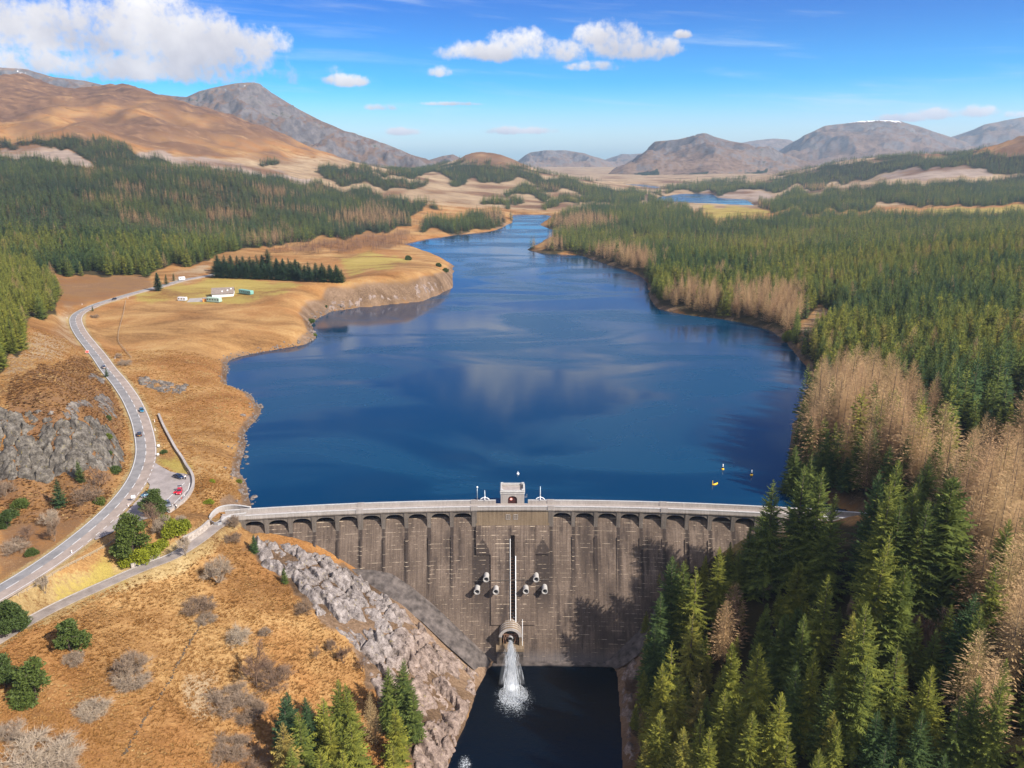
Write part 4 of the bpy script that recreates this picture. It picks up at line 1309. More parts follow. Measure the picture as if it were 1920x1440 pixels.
RL = [(1545, 665, 25), (1575, 652, 25), (1604, 646, 26), (1640, 650, 26), (1680, 682, 26), (1705, 700, 25), (1732, 722, 25), (1560, 690, 24), (1622, 680, 25), (1662, 710, 25), (1590, 715, 24), (1700, 745, 25), (1740, 770, 24), (1640, 745, 25), (1530, 720, 23), (1610, 640, 25),
      (1790, 792, 26), (1830, 800, 27), (1868, 782, 27), (1900, 792, 27), (1915, 850, 27), (1880, 842, 26), (1850, 880, 26), (1915, 940, 25), (1818, 850, 25), (1890, 905, 26), (1905, 1010, 24), (1870, 945, 24), (1918, 1100, 22), (1849, 1181, 21), (1377, 1090, 20), (1840, 930, 24), (1780, 750, 25)]
RL += [(px + random.uniform(-22, 22), py + random.uniform(14, 60), Ht * 0.95) for px, py, Ht in RL[:-2]]
for k, (px, py, Ht) in enumerate(RL):
    Ht *= 1.12
    p = by_tip(px, py, Ht)
    taken.append(p[:2])
    plant_tree('larch', k, p, Ht, 0.15 if px == 1377 else random.uniform(0.4, 0.8), 'bank', 'larch_tree', 'tree', 'bare larches on the right bank', random.uniform(1.15, 1.4))
# foot of the left bank
LB = [(533, 1307, 15, 'young', 0, .14), (577, 1303, 15, 'spruce', 1, .20), (537, 1293, 15, 'young', 1, .18), (630, 1272, 16, 'spruce', 0, .62), (600, 1310, 15, 'young', 1, .72), (653, 1280, 16, 'spruce', 1, .66), (527, 1353, 14, 'young', 0, 1.0), (750, 1230, 18, 'spruce', 2, .46),
      (723, 1250, 16, 'spruce', 1, .52), (740, 1322, 14, 'young', 1, .76), (560, 1330, 14, 'young', 0, .58), (617, 1345, 13, 'young', 1, .80), (660, 1350, 14, 'young', 0, .70), (772, 1290, 13, 'young', 1, .48), (545, 1400, 11, 'young', 0, .62), (600, 1400, 12, 'young', 1, .74), (640, 1410, 12, 'young', 0, .78), (735, 1395, 11, 'young', 1, .80)]
for px, py, Ht, fm, i, ti in LB:
    Ht *= 1.3
    p = by_tip(px, py, Ht)
    plant_tree(fm, i, p, Ht, ti, 'foot', 'spruce_tree', 'tree', 'conifers at the foot of the grassy left bank')
p = by_tip(690, 1295, 16)
plant_tree('larch', 1, p, 16, 0.95, 'foot', 'larch_tree', 'tree', 'conifers at the foot of the grassy left bank', 0.8)
p = by_tip(700, 1320, 13)
plant_tree('larch', 0, p, 13, 0.9, 'foot', 'larch_tree', 'tree', 'conifers at the foot of the grassy left bank', 0.8)


def solo(px, py, Ht, fm, i, ti, label, name='spruce_tree', wide=1.0, group=None):
    p = ground(px, py)
    e = plant_tree(fm, i, p, Ht, ti, 'solo', name, 'tree', group, wide)
    e['label'] = label
    return e


solo(478, 1036, 6.5, 'young', 0, .3, 'small dark spruce standing at the left end of the dam above the rock slabs')
solo(534, 1094, 5.5, 'young', 1, .45, 'small bright spruce where the orange grass meets the pale rock slabs')
solo(113, 950, 10, 'young', 0, .2, 'dark spruce with spreading boughs on the heather below the grey crag')
solo(152, 905, 8, 'young', 1, .42, 'young green spruce rooted at the foot of the grey crag near the road bend')
solo(297, 546, 15, 'dense', 0, .12, 'big lone dark spruce beside the road junction near the white barn', wide=1.25)
solo(312, 534, 9, 'young', 0, .2, 'smaller dark spruce just behind the big lone spruce by the road')
solo(326, 527, 7, 'young', 1, .2, 'little spruce by the roadside between the lone spruce and the white van')
solo(200, 707, 5, 'young', 0, .25, 'small dark spruce at the left road edge by the car climbing the bend')
solo(174, 584, 4, 'young', 1, .4, 'small green spruce on the inside of the upper road bend')
# shelter belt behind the barn: three ranks
belt = []
for rank, n_, (xa, ya), (xb, yb), hts in ((0, 24, (400, 520), (648, 530), (13, 15)), (1, 17, (402, 514), (640, 523), (14, 16)), (2, 13, (404, 509), (560, 512), (15, 17))):
    for k in range(n_):
        f = (k + 0.5) / n_
        p = ground(xa + (xb - xa) * f + random.uniform(-2, 2), ya + (yb - ya) * f)
        h_t = random.uniform(*hts) * (1.0 if f < 0.55 else 1.0 - 0.35 * (f - 0.55))
        if rank == 2 and abs(f - 0.65) < 0.04:
            h_t = 22
        plant_tree('spruce', k + rank, p, h_t, random.uniform(0.08, 0.24), 'belt', 'spruce_tree', 'tree', 'shelter belt of spruces behind the white barn', 2.1)

# nearest trees of the woods become single trees, the others stay the mass of the forest
P, Z, L = FOREST['pts'], FOREST['z'], FOREST['larch']
fx, fy = FOREST['px'], FOREST['py']
ntk = np.array(taken)
dmin = np.full(len(P), 1e9)
for q in ntk:
    dmin = np.minimum(dmin, (P[:, 0] - q[0]) ** 2 + (P[:, 1] - q[1]) ** 2)
free = dmin > np.where(P[:, 1] < 330, 4.4, 3.2) ** 2
P, Z, L, fx, fy, LEFTN, PATCH = P[free], Z[free], L[free], fx[free], fy[free], FOREST['left'][free], patch[free]
g = np.random.default_rng(5)
HT = np.where(P[:, 1] < 330, 9 + 19 * g.random(len(P)) ** 1.3, np.where(P[:, 1] < 950, 16 + 3.2 * g.normal(0, 1, len(P)).clip(-2, 2), g.uniform(11, 18, len(P))))
HT = np.where(LEFTN, g.uniform(11, 15, len(P)), HT)
HT = np.where((P[:, 1] < 240) & (P[:, 1] > arc_y(P[:, 0]) - 62) & (P[:, 0] < 125), np.minimum(HT, g.uniform(8, 14, len(P))), HT)
HT = np.where((P[:, 1] > 2300), g.uniform(13, 18, len(P)), HT)
big = fbm(P[:, 0] / 120 + 3, P[:, 1] / 120, 3)
TI = 0.42 + 0.50 * big + g.normal(0, 0.14, len(P)) + 0.16 * ((P[:, 0] > 0) & (P[:, 1] < 1100))
TI = TI + 0.16 * ((P[:, 0] < -150) & (P[:, 1] < 1150)) * sstep(1150, 850, P[:, 1])
TI = np.where(LEFTN, g.normal(0.72, 0.06, len(P)), TI)
TI = np.where((P[:, 0] < -100) & (P[:, 1] > 900) & ~LEFTN, TI - 0.12, TI)
TI = np.clip(np.where(L, g.uniform(0.25, 0.85, len(P)), TI), 0, 0.98)
# wood edges hard against the shore or gorge keep their feet dry
tx, ty = to_px(P[:, 0], P[:, 1], Z + HT)
inview = (tx > -30) & (tx < 1950) & (ty < 1452) & (fy > 0)
near_i = np.argsort(P[:, 1] - 0.0 * HT)
single = np.zeros(len(P), bool)
n_s = n_l = 0
have_s = sum(1 for q in TREES if q[5] == 'spruce_tree')
have_l = sum(1 for q in TREES if q[5] == 'larch_tree')
for i in near_i:
    if not inview[i]:
        continue
    if L[i]:
        if have_l + n_l < 160:
            n_l += 1
            single[i] = True
    elif LEFTN[i]:
        continue
    elif have_s + n_s < 258:
        n_s += 1
        single[i] = True
# the front of the young block by the road, left
lf = [i for i in np.argsort(P[:, 1]) if LEFTN[i] and inview[i]][:38]
single[lf] = True
for i in np.nonzero(single)[0]:
    loc = np.array([P[i, 0], P[i, 1], Z[i]])
    if L[i]:
        plant_tree('larch', i, loc, HT[i], TI[i], 'bank', 'larch_tree', 'tree', 'bare larches on the right bank', random.uniform(0.95, 1.2))
    elif LEFTN[i]:
        plant_tree('young', i, loc, HT[i], TI[i], 'block', 'spruce_tree', 'tree', 'young conifer plantation left of the road', 1.0)
    else:
        plant_tree('spruce', i, loc, HT[i], TI[i], 'bank', 'spruce_tree', 'tree', 'spruces on the right bank', random.uniform(0.85, 1.12))

rest = ~single
for nm, sel, co, nv in (('spruce_forest', rest & ~L & (P[:, 1] < 900), C_SM, 4), ('far_spruce_forest', rest & ~L & (P[:, 1] >= 900), C_SL, 4), ('larch_wood', rest & L & (P[:, 1] < 900), C_LM, 3), ('far_larch_wood', rest & L & (P[:, 1] >= 900), C_LL, 3)):
    n = int(sel.sum())
    s = HT[sel] / 18.0
    wdt = s * g.uniform(0.95, 1.3, n) * np.where(P[sel, 1] > 900, 1.15, 1.0)
    rot = np.stack([g.normal(0, 0.02, n), g.normal(0, 0.02, n), g.uniform(0, 6.28, n)], -1)
    scatter(nm, np.stack([P[sel, 0], P[sel, 1], Z[sel] - 0.2], -1), np.stack([wdt, wdt, s], -1), rot, TI[sel], co, nv, 3)

# purple-brown birch scrub between the forest and the far shore
gbw = np.random.default_rng(77)
nb_ = 9000
a_, Y_ = gbw.uniform(-0.36, -0.09, nb_), gbw.uniform(700, 1500, nb_)
X_ = a_ * Y_
z_ = hgt(X_, Y_)
bx, by = to_px(X_, Y_, z_)
okb = np.zeros(nb_, bool)
for poly in [[(500, 474), (560, 457), (700, 446), (765, 430), (778, 452), (760, 462), (700, 468), (600, 476)], [(270, 505), (300, 488), (400, 476), (420, 486), (390, 496), (300, 512)], [(765, 425), (780, 412), (800, 410), (790, 424)]]:
    okb |= in_poly(bx + gbw.normal(0, 6, nb_), by + gbw.normal(0, 2, nb_), poly)
okb &= (hgt(X_, Y_, SD) > 2.5) & (gbw.random(nb_) < 0.5)
n = int(okb.sum())
s = gbw.uniform(0.25, 0.55, n)
scatter('birch_scrub', np.stack([X_[okb], Y_[okb], z_[okb] - 0.1], -1), np.stack([s * 1.5, s * 1.5, s], -1), np.stack([s * 0, s * 0, gbw.uniform(0, 6.28, n)], -1), gbw.uniform(-0.2, 0.15, n), C_LL, 3, 8)

# labels of the single trees: zone, level of the tip against the dam, order from the left
ZONES = {'bank': None, 'foot': 'at the foot of the grassy bank', 'belt': 'in the belt behind the barn', 'block': 'fronting the young plantation at left'}
BANDS = [(690, 'tip high above the far bay'), (760, 'tip beyond the lake bay'), (830, 'tip above the yellow buoys'), (900, 'tip level with yellow buoys'), (960, 'tip level with gatehouse'), (1020, "tip level with dam's arches"), (1080, 'tip level with upper outlet pipes'),
         (1130, 'tip level with lower outlet pipes'), (1185, 'tip just above the valve house'), (1245, "tip level with valve house"), (1300, 'tip level with falling jet'), (1360, 'tip level with open pool'), (2000, 'tip close to the bottom edge')]
groups = {}
for e, px, py, zone, look, name in TREES:
    if zone == 'solo':
        continue
    band = next(w for lim, w in BANDS if py < lim) if zone == 'bank' else ''
    groups.setdefault((name, zone, band), []).append((px, py, e))
for (name, zone, band), q in groups.items():
    q.sort(key=lambda r: r[0])
    kind = 'bare tan larch' if name == 'larch_tree' else 'spruce'
    for k, (px, py, e) in enumerate(q):
        col = '' if name == 'larch_tree' else tint_word(e.children[0].get('tint', 0.3)) + ' '
        if zone == 'bank':
            e['label'] = '%s%s of right bank, %s, %s from left' % (col, kind, band, ordinal(k + 1))
        else:
            e['label'] = '%s%s %s, %s from left' % (col, kind, ZONES[zone], ordinal(k + 1))

# ------------------------------------------------------------------ bare shrubs, birches, pines, bushes
BARE = {
    'round': [branchy_tris(31, 9, 0.95, 4, 5, 6, 0.5, 0.022, 6, 1.3), branchy_tris(32, 8, 1.1, 4, 5, 6, 0.4, 0.022, 6, 1.4)],
    'birch': [branchy_tris(33, 13, 0.5, 4, 6, 1, 0.75, 0.03, 8, 1.5), branchy_tris(34, 12, 0.6, 4, 6, 2, 0.7, 0.03, 8, 1.5)],
    'flat': [branchy_tris(35, 4.5, 2.2, 4, 5, 8, 0.1, 0.022, 5, 1.1), branchy_tris(36, 4.0, 2.6, 4, 5, 8, 0.0, 0.024, 5, 1.1)],
}
for k_, lst in BARE.items():
    BARE[k_] = []
    for V in lst:
        V = V.copy()
        h0 = V[:, 2].max()
        nb_ = 18 * (7 if k_ != 'birch' else 2)
        BARE[k_].append((tri_mesh('branches', V, 'bare_twigs'), h0, np.abs(V[:, :2]).max()))


def bare(px, py, Ht, kind, i, ti, label, name, cat, group=None, width=None, lift=0.0):
    me_, h0, w0 = BARE[kind][i % 2]
    p = ground(px, py)
    e = empty(name, (p[0], p[1], p[2] - 0.1), random.random() * 6.28, label=label, cat=cat, group=group)
    k = Ht / h0
    kw = k if width is None else width / (2 * w0) * 1.25
    e.scale = (kw, kw, k)
    c = obj('branches', me_, e)
    c['tint'] = float(ti)
    b = MB()
    for s in range(1 if kind == 'birch' else 5):
        a = 6.28 * s / 5
        b.tube([(0.1 * math.cos(a), 0.1 * math.sin(a), -0.8), (0.25 * math.cos(a), 0.25 * math.sin(a), h0 * 0.12)], [0.02 * h0, 0.016 * h0], 5)
    b.build('stem', 'bark', e)
    return e


GB = 'leafless shrubs and trees on the left hillside'
for q in [(410, 1092, 9.5, 'round', 0, .72, 'big round grey leafless tree on the orange slope below the dam end', 'bare_tree', 'tree', 11),
          (372, 1142, 4.0, 'flat', 0, .42, 'low brown leafless thicket on the orange slope below the big round tree', 'bare_shrub', 'shrub', 10),
          (388, 1162, 2.2, 'flat', 1, .6, 'smallest grey scrub patch where the old wall line begins', 'bare_shrub', 'shrub', 6),
          (450, 1208, 7.0, 'round', 1, .86, 'pale grey leafless tree with fan of branches in the middle of the slope', 'bare_tree', 'tree', 7),
          (482, 1290, 14, 'birch', 0, .22, 'tall reddish leafless birch standing above the conifers of the slope', 'birch_tree', 'tree', 9),
          (512, 1285, 8, 'round', 1, .32, 'brown leafless scrub just right of the reddish birch', 'bare_shrub', 'shrub', 12),
          (430, 1318, 5, 'flat', 0, .55, 'grey-brown scrub left of the reddish birch foot', 'bare_shrub', 'shrub', 12),
          (470, 1340, 4, 'flat', 1, .48, 'low grey-brown scrub below the reddish birch', 'bare_shrub', 'shrub', 10),
          (498, 1195, 3.2, 'round', 0, .6, 'small grey bush right of the pale fan-shaped tree', 'bare_shrub', 'shrub', 5),
          (250, 1265, 6.5, 'round', 0, .55, 'wide dome-shaped leafless shrub in the middle of the orange field', 'bare_shrub', 'shrub', 12),
          (245, 1278, 3.4, 'flat', 1, .66, 'low grey skirt of twigs below the dome-shaped shrub', 'bare_shrub', 'shrub', 10),
          (172, 1340, 4.0, 'flat', 0, .78, 'fallen heap of pale branches low on the orange field', 'bare_shrub', 'shrub', 9),
          (60, 1425, 5, 'flat', 1, .78, 'broad grey leafless thicket in the bottom left corner', 'bare_shrub', 'shrub', 18),
          (20, 1390, 5, 'round', 0, .66, 'grey leafless shrub at the left edge above the corner thicket', 'bare_shrub', 'shrub', 10),
          (110, 1440, 4, 'flat', 0, .7, 'grey thicket at the bottom edge right of the corner', 'bare_shrub', 'shrub', 10),
          (140, 1242, 3, 'flat', 1, .6, 'small grey scrub under the upper round pine', 'bare_shrub', 'shrub', 6),
          (570, 1150, 5.0, 'round', 1, .45, 'brown leafless bush at the edge of the pale rock slabs', 'bare_shrub', 'shrub', 5.5),
          (594, 1240, 4.5, 'birch', 0, .4, 'slim bare sapling with pale stone at its foot on the orange slope', 'bare_tree', 'tree', 3),
          (620, 1220, 4, 'round', 0, .38, 'brown bush above the conifers near the rock edge', 'bare_shrub', 'shrub', 5),
          (645, 1245, 6, 'birch', 1, .2, 'reddish bare tree behind the left bank conifers', 'birch_tree', 'tree', 5),
          (680, 1260, 6, 'birch', 0, .3, 'brown bare tree between rock slope and left bank conifers', 'birch_tree', 'tree', 5),
          (430, 1410, 4, 'flat', 0, .5, 'brown thicket left of the bottom conifers', 'bare_shrub', 'shrub', 11),
          (475, 1432, 4, 'round', 1, .36, 'russet thicket beside the olive conifer at the bottom', 'bare_shrub', 'shrub', 9),
          (348, 1043, 7, 'birch', 1, .8, 'grey leafless tree leaning over the service road', 'bare_tree', 'tree', 7),
          (86, 1120, 6.5, 'birch', 1, .76, 'small grey leafless tree on the green verge between the two roads', 'bare_tree', 'tree', 4.5),
          (440, 990, 5, 'round', 0, .5, 'brown twiggy bush under the abutment arch of the dam', 'bare_shrub', 'shrub', 6),
          (435, 1012, 3, 'flat', 0, .42, 'low brown scrub at the foot of the abutment arch', 'bare_shrub', 'shrub', 6),
          (188, 928, 11, 'birch', 0, .3, 'brown bare birch on the inside of the road bend below the crag', 'birch_tree', 'tree', 8),
          (165, 940, 7, 'round', 1, .42, 'brown leafless scrub left of the bend birch', 'bare_shrub', 'shrub', 10),
          (98, 985, 6, 'round', 0, .76, 'grey leafless bush on the heather left of the lower road', 'bare_shrub', 'shrub', 9),
          (103, 1015, 8, 'birch', 1, .4, 'bare birch with pale trunk close to the lower road', 'birch_tree', 'tree', 6),
          (55, 1020, 7, 'birch', 0, .25, 'reddish bare birch on the heather left of the lower road', 'birch_tree', 'tree', 6),
          (30, 1035, 5, 'round', 1, .62, 'grey leafless bush at the left edge above the lower road', 'bare_shrub', 'shrub', 8),
          (10, 930, 6, 'round', 0, .5, 'brown leafless bush at the left edge under the crag', 'bare_shrub', 'shrub', 9),
          (235, 685, 4.5, 'round', 1, .62, 'grey leafless bush right of the road by the white marker', 'bare_shrub', 'shrub', 8),
          (222, 672, 3.5, 'round', 0, .55, 'smaller grey bush above the roadside bush', 'bare_shrub', 'shrub', 6),
          (178, 596, 3.5, 'round', 1, .45, 'brown bush below the small spruce inside the upper bend', 'bare_shrub', 'shrub', 6),
          (290, 1000, 12, 'birch', 0, .28, 'tall reddish birch between the pine and the yellow-green bushes', 'birch_tree', 'tree', 7),
          (305, 1000, 8, 'round', 1, .72, 'grey leafless tree right of the tall reddish birch', 'bare_tree', 'tree', 6),
          (340, 985, 4, 'round', 0, .75, 'pale twiggy bush below the end of the parking wall', 'bare_shrub', 'shrub', 5),
          (1720, 1225, 12, 'round', 0, .12, 'red-brown leafless tree in the gap of the right bank wood', 'bare_tree', 'tree', 10),
          (1745, 1265, 12, 'birch', 1, .08, 'dark red leafless tree below the gap of the right bank wood', 'bare_tree', 'tree', 10),
          (1765, 1225, 12, 'birch', 0, .35, 'brown leafless tree on the right of the gap in the right bank wood', 'bare_tree', 'tree', 8),
          (1595, 1180, 11, 'birch', 1, .5, 'slim grey leafless tree between spruces of the right bank', 'bare_tree', 'tree', 5),
          (1430, 1130, 10, 'birch', 0, .6, 'grey bare tree in the shade below the dam end on the right bank', 'bare_tree', 'tree', 6),
          (1530, 1400, 8, 'birch', 1, .85, 'pale dead tree leaning near the bottom of the right bank', 'bare_tree', 'tree', 4),
          (1195, 1330, 4, 'flat', 0, .4, 'brown scrub on the right rim of the plunge pool', 'bare_shrub', 'shrub', 6),
          (1185, 1290, 3.5, 'flat', 1, .3, 'russet scrub on the right rim near the dam foot', 'bare_shrub', 'shrub', 6)]:
    px, py, Ht, kd, i, ti, lb, nm, ct, wd = q
    bare(px, py, Ht, kd, i, ti, lb, nm, ct, None, wd)

# pines and bushes
PINES = [clump_tris(41 + k, pine_blobs(41 + k, 10, 3.8, 20, 0.26, 0.12), 7000, 0.36) for k in range(2)] + [clump_tris(45, pine_blobs(45, 10, 4.0, 15, 0.10, 0.06), 5200, 0.42)]
PINES = [(tri_mesh('crown', V, 'leaves'), 10.0) for V in PINES]


def pine(px, py, Ht, i, ti, label, wide=1.0):
    me_, h0 = PINES[i]
    p = ground(px, py)
    e = empty('pine_tree', (p[0], p[1], p[2] - 0.1), random.random() * 6.28, label=label, cat='tree')
    k = Ht / h0
    e.scale = (k * wide, k * wide, k)
    c = obj('crown', me_, e)
    c['tint'] = ti
    b = MB()
    b.tube([(0, 0, -1), (0.1, 0, 3), (0.0, 0.15, 6.5), (0, 0, 9)], [0.28, 0.22, 0.13, 0.04], 7)
    for s in range(7):
        a, z0 = s * 2.4, 3.2 + 0.7 * s
        b.tube([(0.05, 0, z0), (1.4 * math.cos(a), 1.4 * math.sin(a), z0 + 0.7), (2.3 * math.cos(a), 2.3 * math.sin(a), z0 + 0.9)], [0.1, 0.07, 0.02], 5)
    b.build('trunk', 'bark', e, True)
    return e


pine(132, 1222, 9.5, 2, .42, 'round green pine on the orange field, upper of the two', 1.35)
pine(68, 1312, 11, 2, .44, 'big round green pine on the orange field, lower of the two', 1.2)
pine(22, 1185, 9, 0, .30, 'green pine at the left edge where the service road leaves the picture', 1.3)
pine(12, 1290, 9, 1, .34, 'grey-green pine at the left edge beside the big round pine')
pine(252, 1045, 14, 0, .46, 'tall pine with layered crown between road and service road', 1.05)
pine(290, 965, 9, 1, .38, 'leaning pine with flat dark crown overhanging the parking place', 1.3)
pine(14, 990, 6, 2, .22, 'dark pine on the heather at the left edge', 1.1)
BUSH = [clump_tris(51, [(0, 0, 1.1, 1.6, 1.6, 1.2), (1.3, 0.5, 0.9, 1.2, 1.2, 0.9), (-1.2, 0.4, 0.8, 1.1, 1.2, 0.9), (0.2, -1.2, 0.8, 1.2, 1.0, 0.8)], 2600, 0.26),
        clump_tris(52, [(0, 0, 0.9, 1.4, 1.4, 1.0), (0.9, -0.6, 0.7, 1.0, 1.0, 0.8), (-0.9, -0.5, 0.6, 0.9, 0.9, 0.7)], 2200, 0.24)]
BUSH = [tri_mesh('foliage', V, 'leaves') for V in BUSH]


def bush(px, py, wide, tall, i, ti, label, name='evergreen_bush', cat='bush'):
    p = ground(px, py)
    e = empty(name, (p[0], p[1], p[2] - 0.15), random.random() * 6.28, label=label, cat=cat)
    e.scale = (wide / 4.6, wide / 4.6, tall / 2.2)
    c = obj('foliage', BUSH[i], e)
    c['tint'] = ti
    b = MB()
    for s in range(4):
        a = 1.57 * s
        b.tube([(0.1 * math.cos(a), 0.1 * math.sin(a), -0.5), (0.7 * math.cos(a), 0.7 * math.sin(a), 1.2)], [0.08, 0.03], 5)
    b.build('stem', 'bark', e)
    return e


for q in [(325, 1003, 8, 4.5, 0, .86, 'bright yellow-green rhododendron nearest the dam road'), (345, 992, 6, 3.6, 1, .80, 'yellow-green rhododendron closest to the gate of the dam road'), (310, 985, 6, 4.0, 1, .70, 'green rhododendron behind the bright one by the dam road'), (262, 1052, 8, 3.6, 0, .92, 'yellow-green rhododendron along the service road below the tall pine'),
          (236, 1064, 6.5, 3.0, 1, .95, 'lowest yellow-green rhododendron at the service road wall'), (288, 1040, 7, 3.2, 0, .84, 'yellow-green rhododendron between tall pine and bare birch'), (226, 1040, 7, 4, 1, .5, 'dark green rhododendron left of the tall pine foot'), (305, 1028, 6, 3, 1, .9, 'yellow-green rhododendron under the leaning grey tree'),
          (204, 788, 3.2, 2.4, 1, .4, 'dark green bush on the heather above the crag'), (203, 824, 3.4, 2.2, 0, .62, 'bright green bush on the ledge of the crag'), (205, 852, 3.2, 1.6, 1, .35, 'dull green bush at the right end of the crag'), (188, 945, 4, 2.4, 0, .5, 'green gorse bush on the verge inside the road bend'),
          (215, 885, 7, 2.4, 1, .35, 'dark green scrub at the foot of the crag by the road'), (308, 850, 4, 1.6, 1, .3, 'dark juniper bush on the grass by the parking wall'), (60, 1040, 4, 2, 0, .4, 'dark green bush beside the lower road'), (20, 970, 8, 3, 1, .3, 'dark green thicket on the heather at the left edge'),
          (40, 950, 6, 2.6, 0, .45, 'green thicket on the heather right of the left edge'), (768, 1090 - 10, 1, 1, 0, .5, None), (583, 606, 6, 3, 0, .4, 'green bush on the tip of the small headland'), (590, 630, 4, 2.2, 1, .7, 'yellow-green bush at the water edge of the small headland'), (663, 1085, 2.4, 1.4, 1, .95, 'yellow gorse bush at the upper rim of the rock slabs'), (612, 578, 3, 2, 1, .3, 'dark bush at the bank of the cove below the barn'),
          (765, 488, 8, 5, 0, .32, 'dark conifer-like bush on the headland edge, uppermost'), (822, 500, 8, 4.5, 1, .36, 'dark bush on the outer headland edge, middle'), (835, 510, 7, 4, 0, .34, 'dark bush on the outer headland edge, lowest'),
          (398, 905, 3, 1.4, 1, .9, 'yellow gorse bush on the shore slope right of the parking wall'), (392, 945, 3.5, 1.4, 0, .85, 'yellow-green gorse bush above the dam gate'), (448, 905, 3, 1.6, 1, .7, 'green bush at the water edge near the dam end'), (1478, 640, 8, 7, 0, .66, 'bright green tree-like bush at the right shore')]:
    if q[6]:
        bush(*q)
# ------------------------------------------------------------------ materials of built things
def simple(name, c, rough=0.7, var=0.25, scale=2.0, metallic=0.0, spec=0.3, bd=0.02):
    m, t = material(name)
    pos = t.node('ShaderNodeTexCoord', out=3)
    n = t.noise(pos, scale, 5, 0.6)
    lo = tuple(x * (1 - var) for x in c)
    hi = tuple(min(1, x * (1 + var)) for x in c)
    finish(t, t.ramp(n, [(0.3, lo), (0.7, hi)]), rough, n, 0.4, bd, metallic, spec)


def concrete(name, dark, mid, pale, face=False):
    m, t = material(name)
    pos = t.node('ShaderNodeTexCoord', out=3)
    x, y, z = t.sep(pos)
    big = t.noise(t.comb(x, 0.0, z), 0.09, 5, 0.6)
    drip = t.noise(t.comb(t.m('MULTIPLY', x, 1.6), 0.0, t.m('MULTIPLY', z, 0.05)), 1.0, 5, 0.7, 0.15)
    fine = t.noise(pos, 2.6, 5, 0.7)
    v = t.m('ADD', t.m('MULTIPLY', big, 0.34), t.m('ADD', t.m('MULTIPLY', drip, 0.40), t.m('MULTIPLY', fine, 0.26)))
    c = t.ramp(v, [(0.34, dark), (0.50, mid), (0.66, pale)])
    if face:
        # soot-dark water marks under each pier and under the two outlets groups
        ax = t.m('ABSOLUTE', t.m('SUBTRACT', x, 0.2))
        per = t.m('ABSOLUTE', t.m('SUBTRACT', t.m('FRACT', t.m('ADD', t.m('DIVIDE', t.m('SUBTRACT', ax, 12.8), 7.52), 0.5)), 0.5))
        wn = t.noise(t.comb(t.m('MULTIPLY', x, 0.5), 0.0, t.m('MULTIPLY', z, 0.12)), 1.0, 4, 0.6)
        streak = t.m('MULTIPLY', t.step(t.m('ADD', per, t.m('MULTIPLY', t.m('SUBTRACT', wn, 0.5), 0.16)), 0.13, 0.045), t.step(ax, 10.5, 12.5))
        streak = t.m('MULTIPLY', streak, t.step(t.m('ADD', z, t.m('MULTIPLY', t.m('SUBTRACT', wn, 0.5), 26.0)), -32.0, -12.0))
        tri = None
        for cx, w_ in ((-9.9, 2.6), (10.2, 2.5)):
            dx_ = t.m('ABSOLUTE', t.m('SUBTRACT', x, cx))
            wz = t.m('MULTIPLY', t.step(z, -5.0, -10.0), w_)
            s_ = t.step(t.m('ADD', t.m('SUBTRACT', dx_, wz), t.m('MULTIPLY', t.m('SUBTRACT', fine, 0.5), 1.4)), 0.3, -0.4)
            s_ = t.m('MULTIPLY', s_, t.step(t.m('ADD', z, t.m('MULTIPLY', t.m('SUBTRACT', drip, 0.5), 18.0)), -31.0, -20.0))
            tri = s_ if tri is None else t.m('MAXIMUM', tri, s_)
        wet = t.m('MULTIPLY', t.step(x, 14.0, 34.0), t.m('MULTIPLY', t.step(z, -15.0, -22.0), t.step(t.noise(t.comb(x, 0.0, z), 0.16, 4, 0.6), 0.40, 0.60)))
        blot = t.step(t.noise(t.comb(t.m('MULTIPLY', x, 0.22), 0.0, t.m('MULTIPLY', z, 0.05)), 1.0, 6, 0.65), 0.50, 0.64)
        dk = t.m('MAXIMUM', t.m('MAXIMUM', t.m('MULTIPLY', streak, 0.85), t.m('MULTIPLY', blot, 0.68)), t.m('MAXIMUM', t.m('MULTIPLY', tri, 0.85), t.m('MULTIPLY', wet, 0.6)))
        c = t.mix(dk, c, (0.028, 0.021, 0.019))
        # lime bloom along the pour joints
        lift = t.m('FRACT', t.m('DIVIDE', t.m('ADD', z, 60.0), 1.25))
        line = t.step(t.m('ABSOLUTE', t.m('SUBTRACT', lift, 0.5)), 0.42, 0.47)
        ln = t.noise(t.comb(t.m('MULTIPLY', x, 0.35), 0.0, t.m('MULTIPLY', t.m('FLOOR', t.m('DIVIDE', t.m('ADD', z, 60.625), 1.25)), 7.3)), 1.0, 5, 0.72)
        c = t.mix(t.m('MULTIPLY', line, t.m('MULTIPLY', t.m('MULTIPLY', t.step(ln, 0.47, 0.62), t.step(t.noise(t.comb(t.m('MULTIPLY', x, 0.08), 0.0, t.m('MULTIPLY', z, 0.22)), 1.0, 4, 0.6), 0.36, 0.52)), 1.0)), c, (0.50, 0.40, 0.29))
        # a greyer tide band near the water
        tide = t.step(z, -37.0, -41.0)
        c = t.mix(t.m('MULTIPLY', tide, 0.55), c, (0.085, 0.08, 0.085))
    b = t.m('ADD', t.m('MULTIPLY', fine, 0.6), drip)
    finish(t, c, 0.9, b, 0.5, 0.08, spec=0.2)


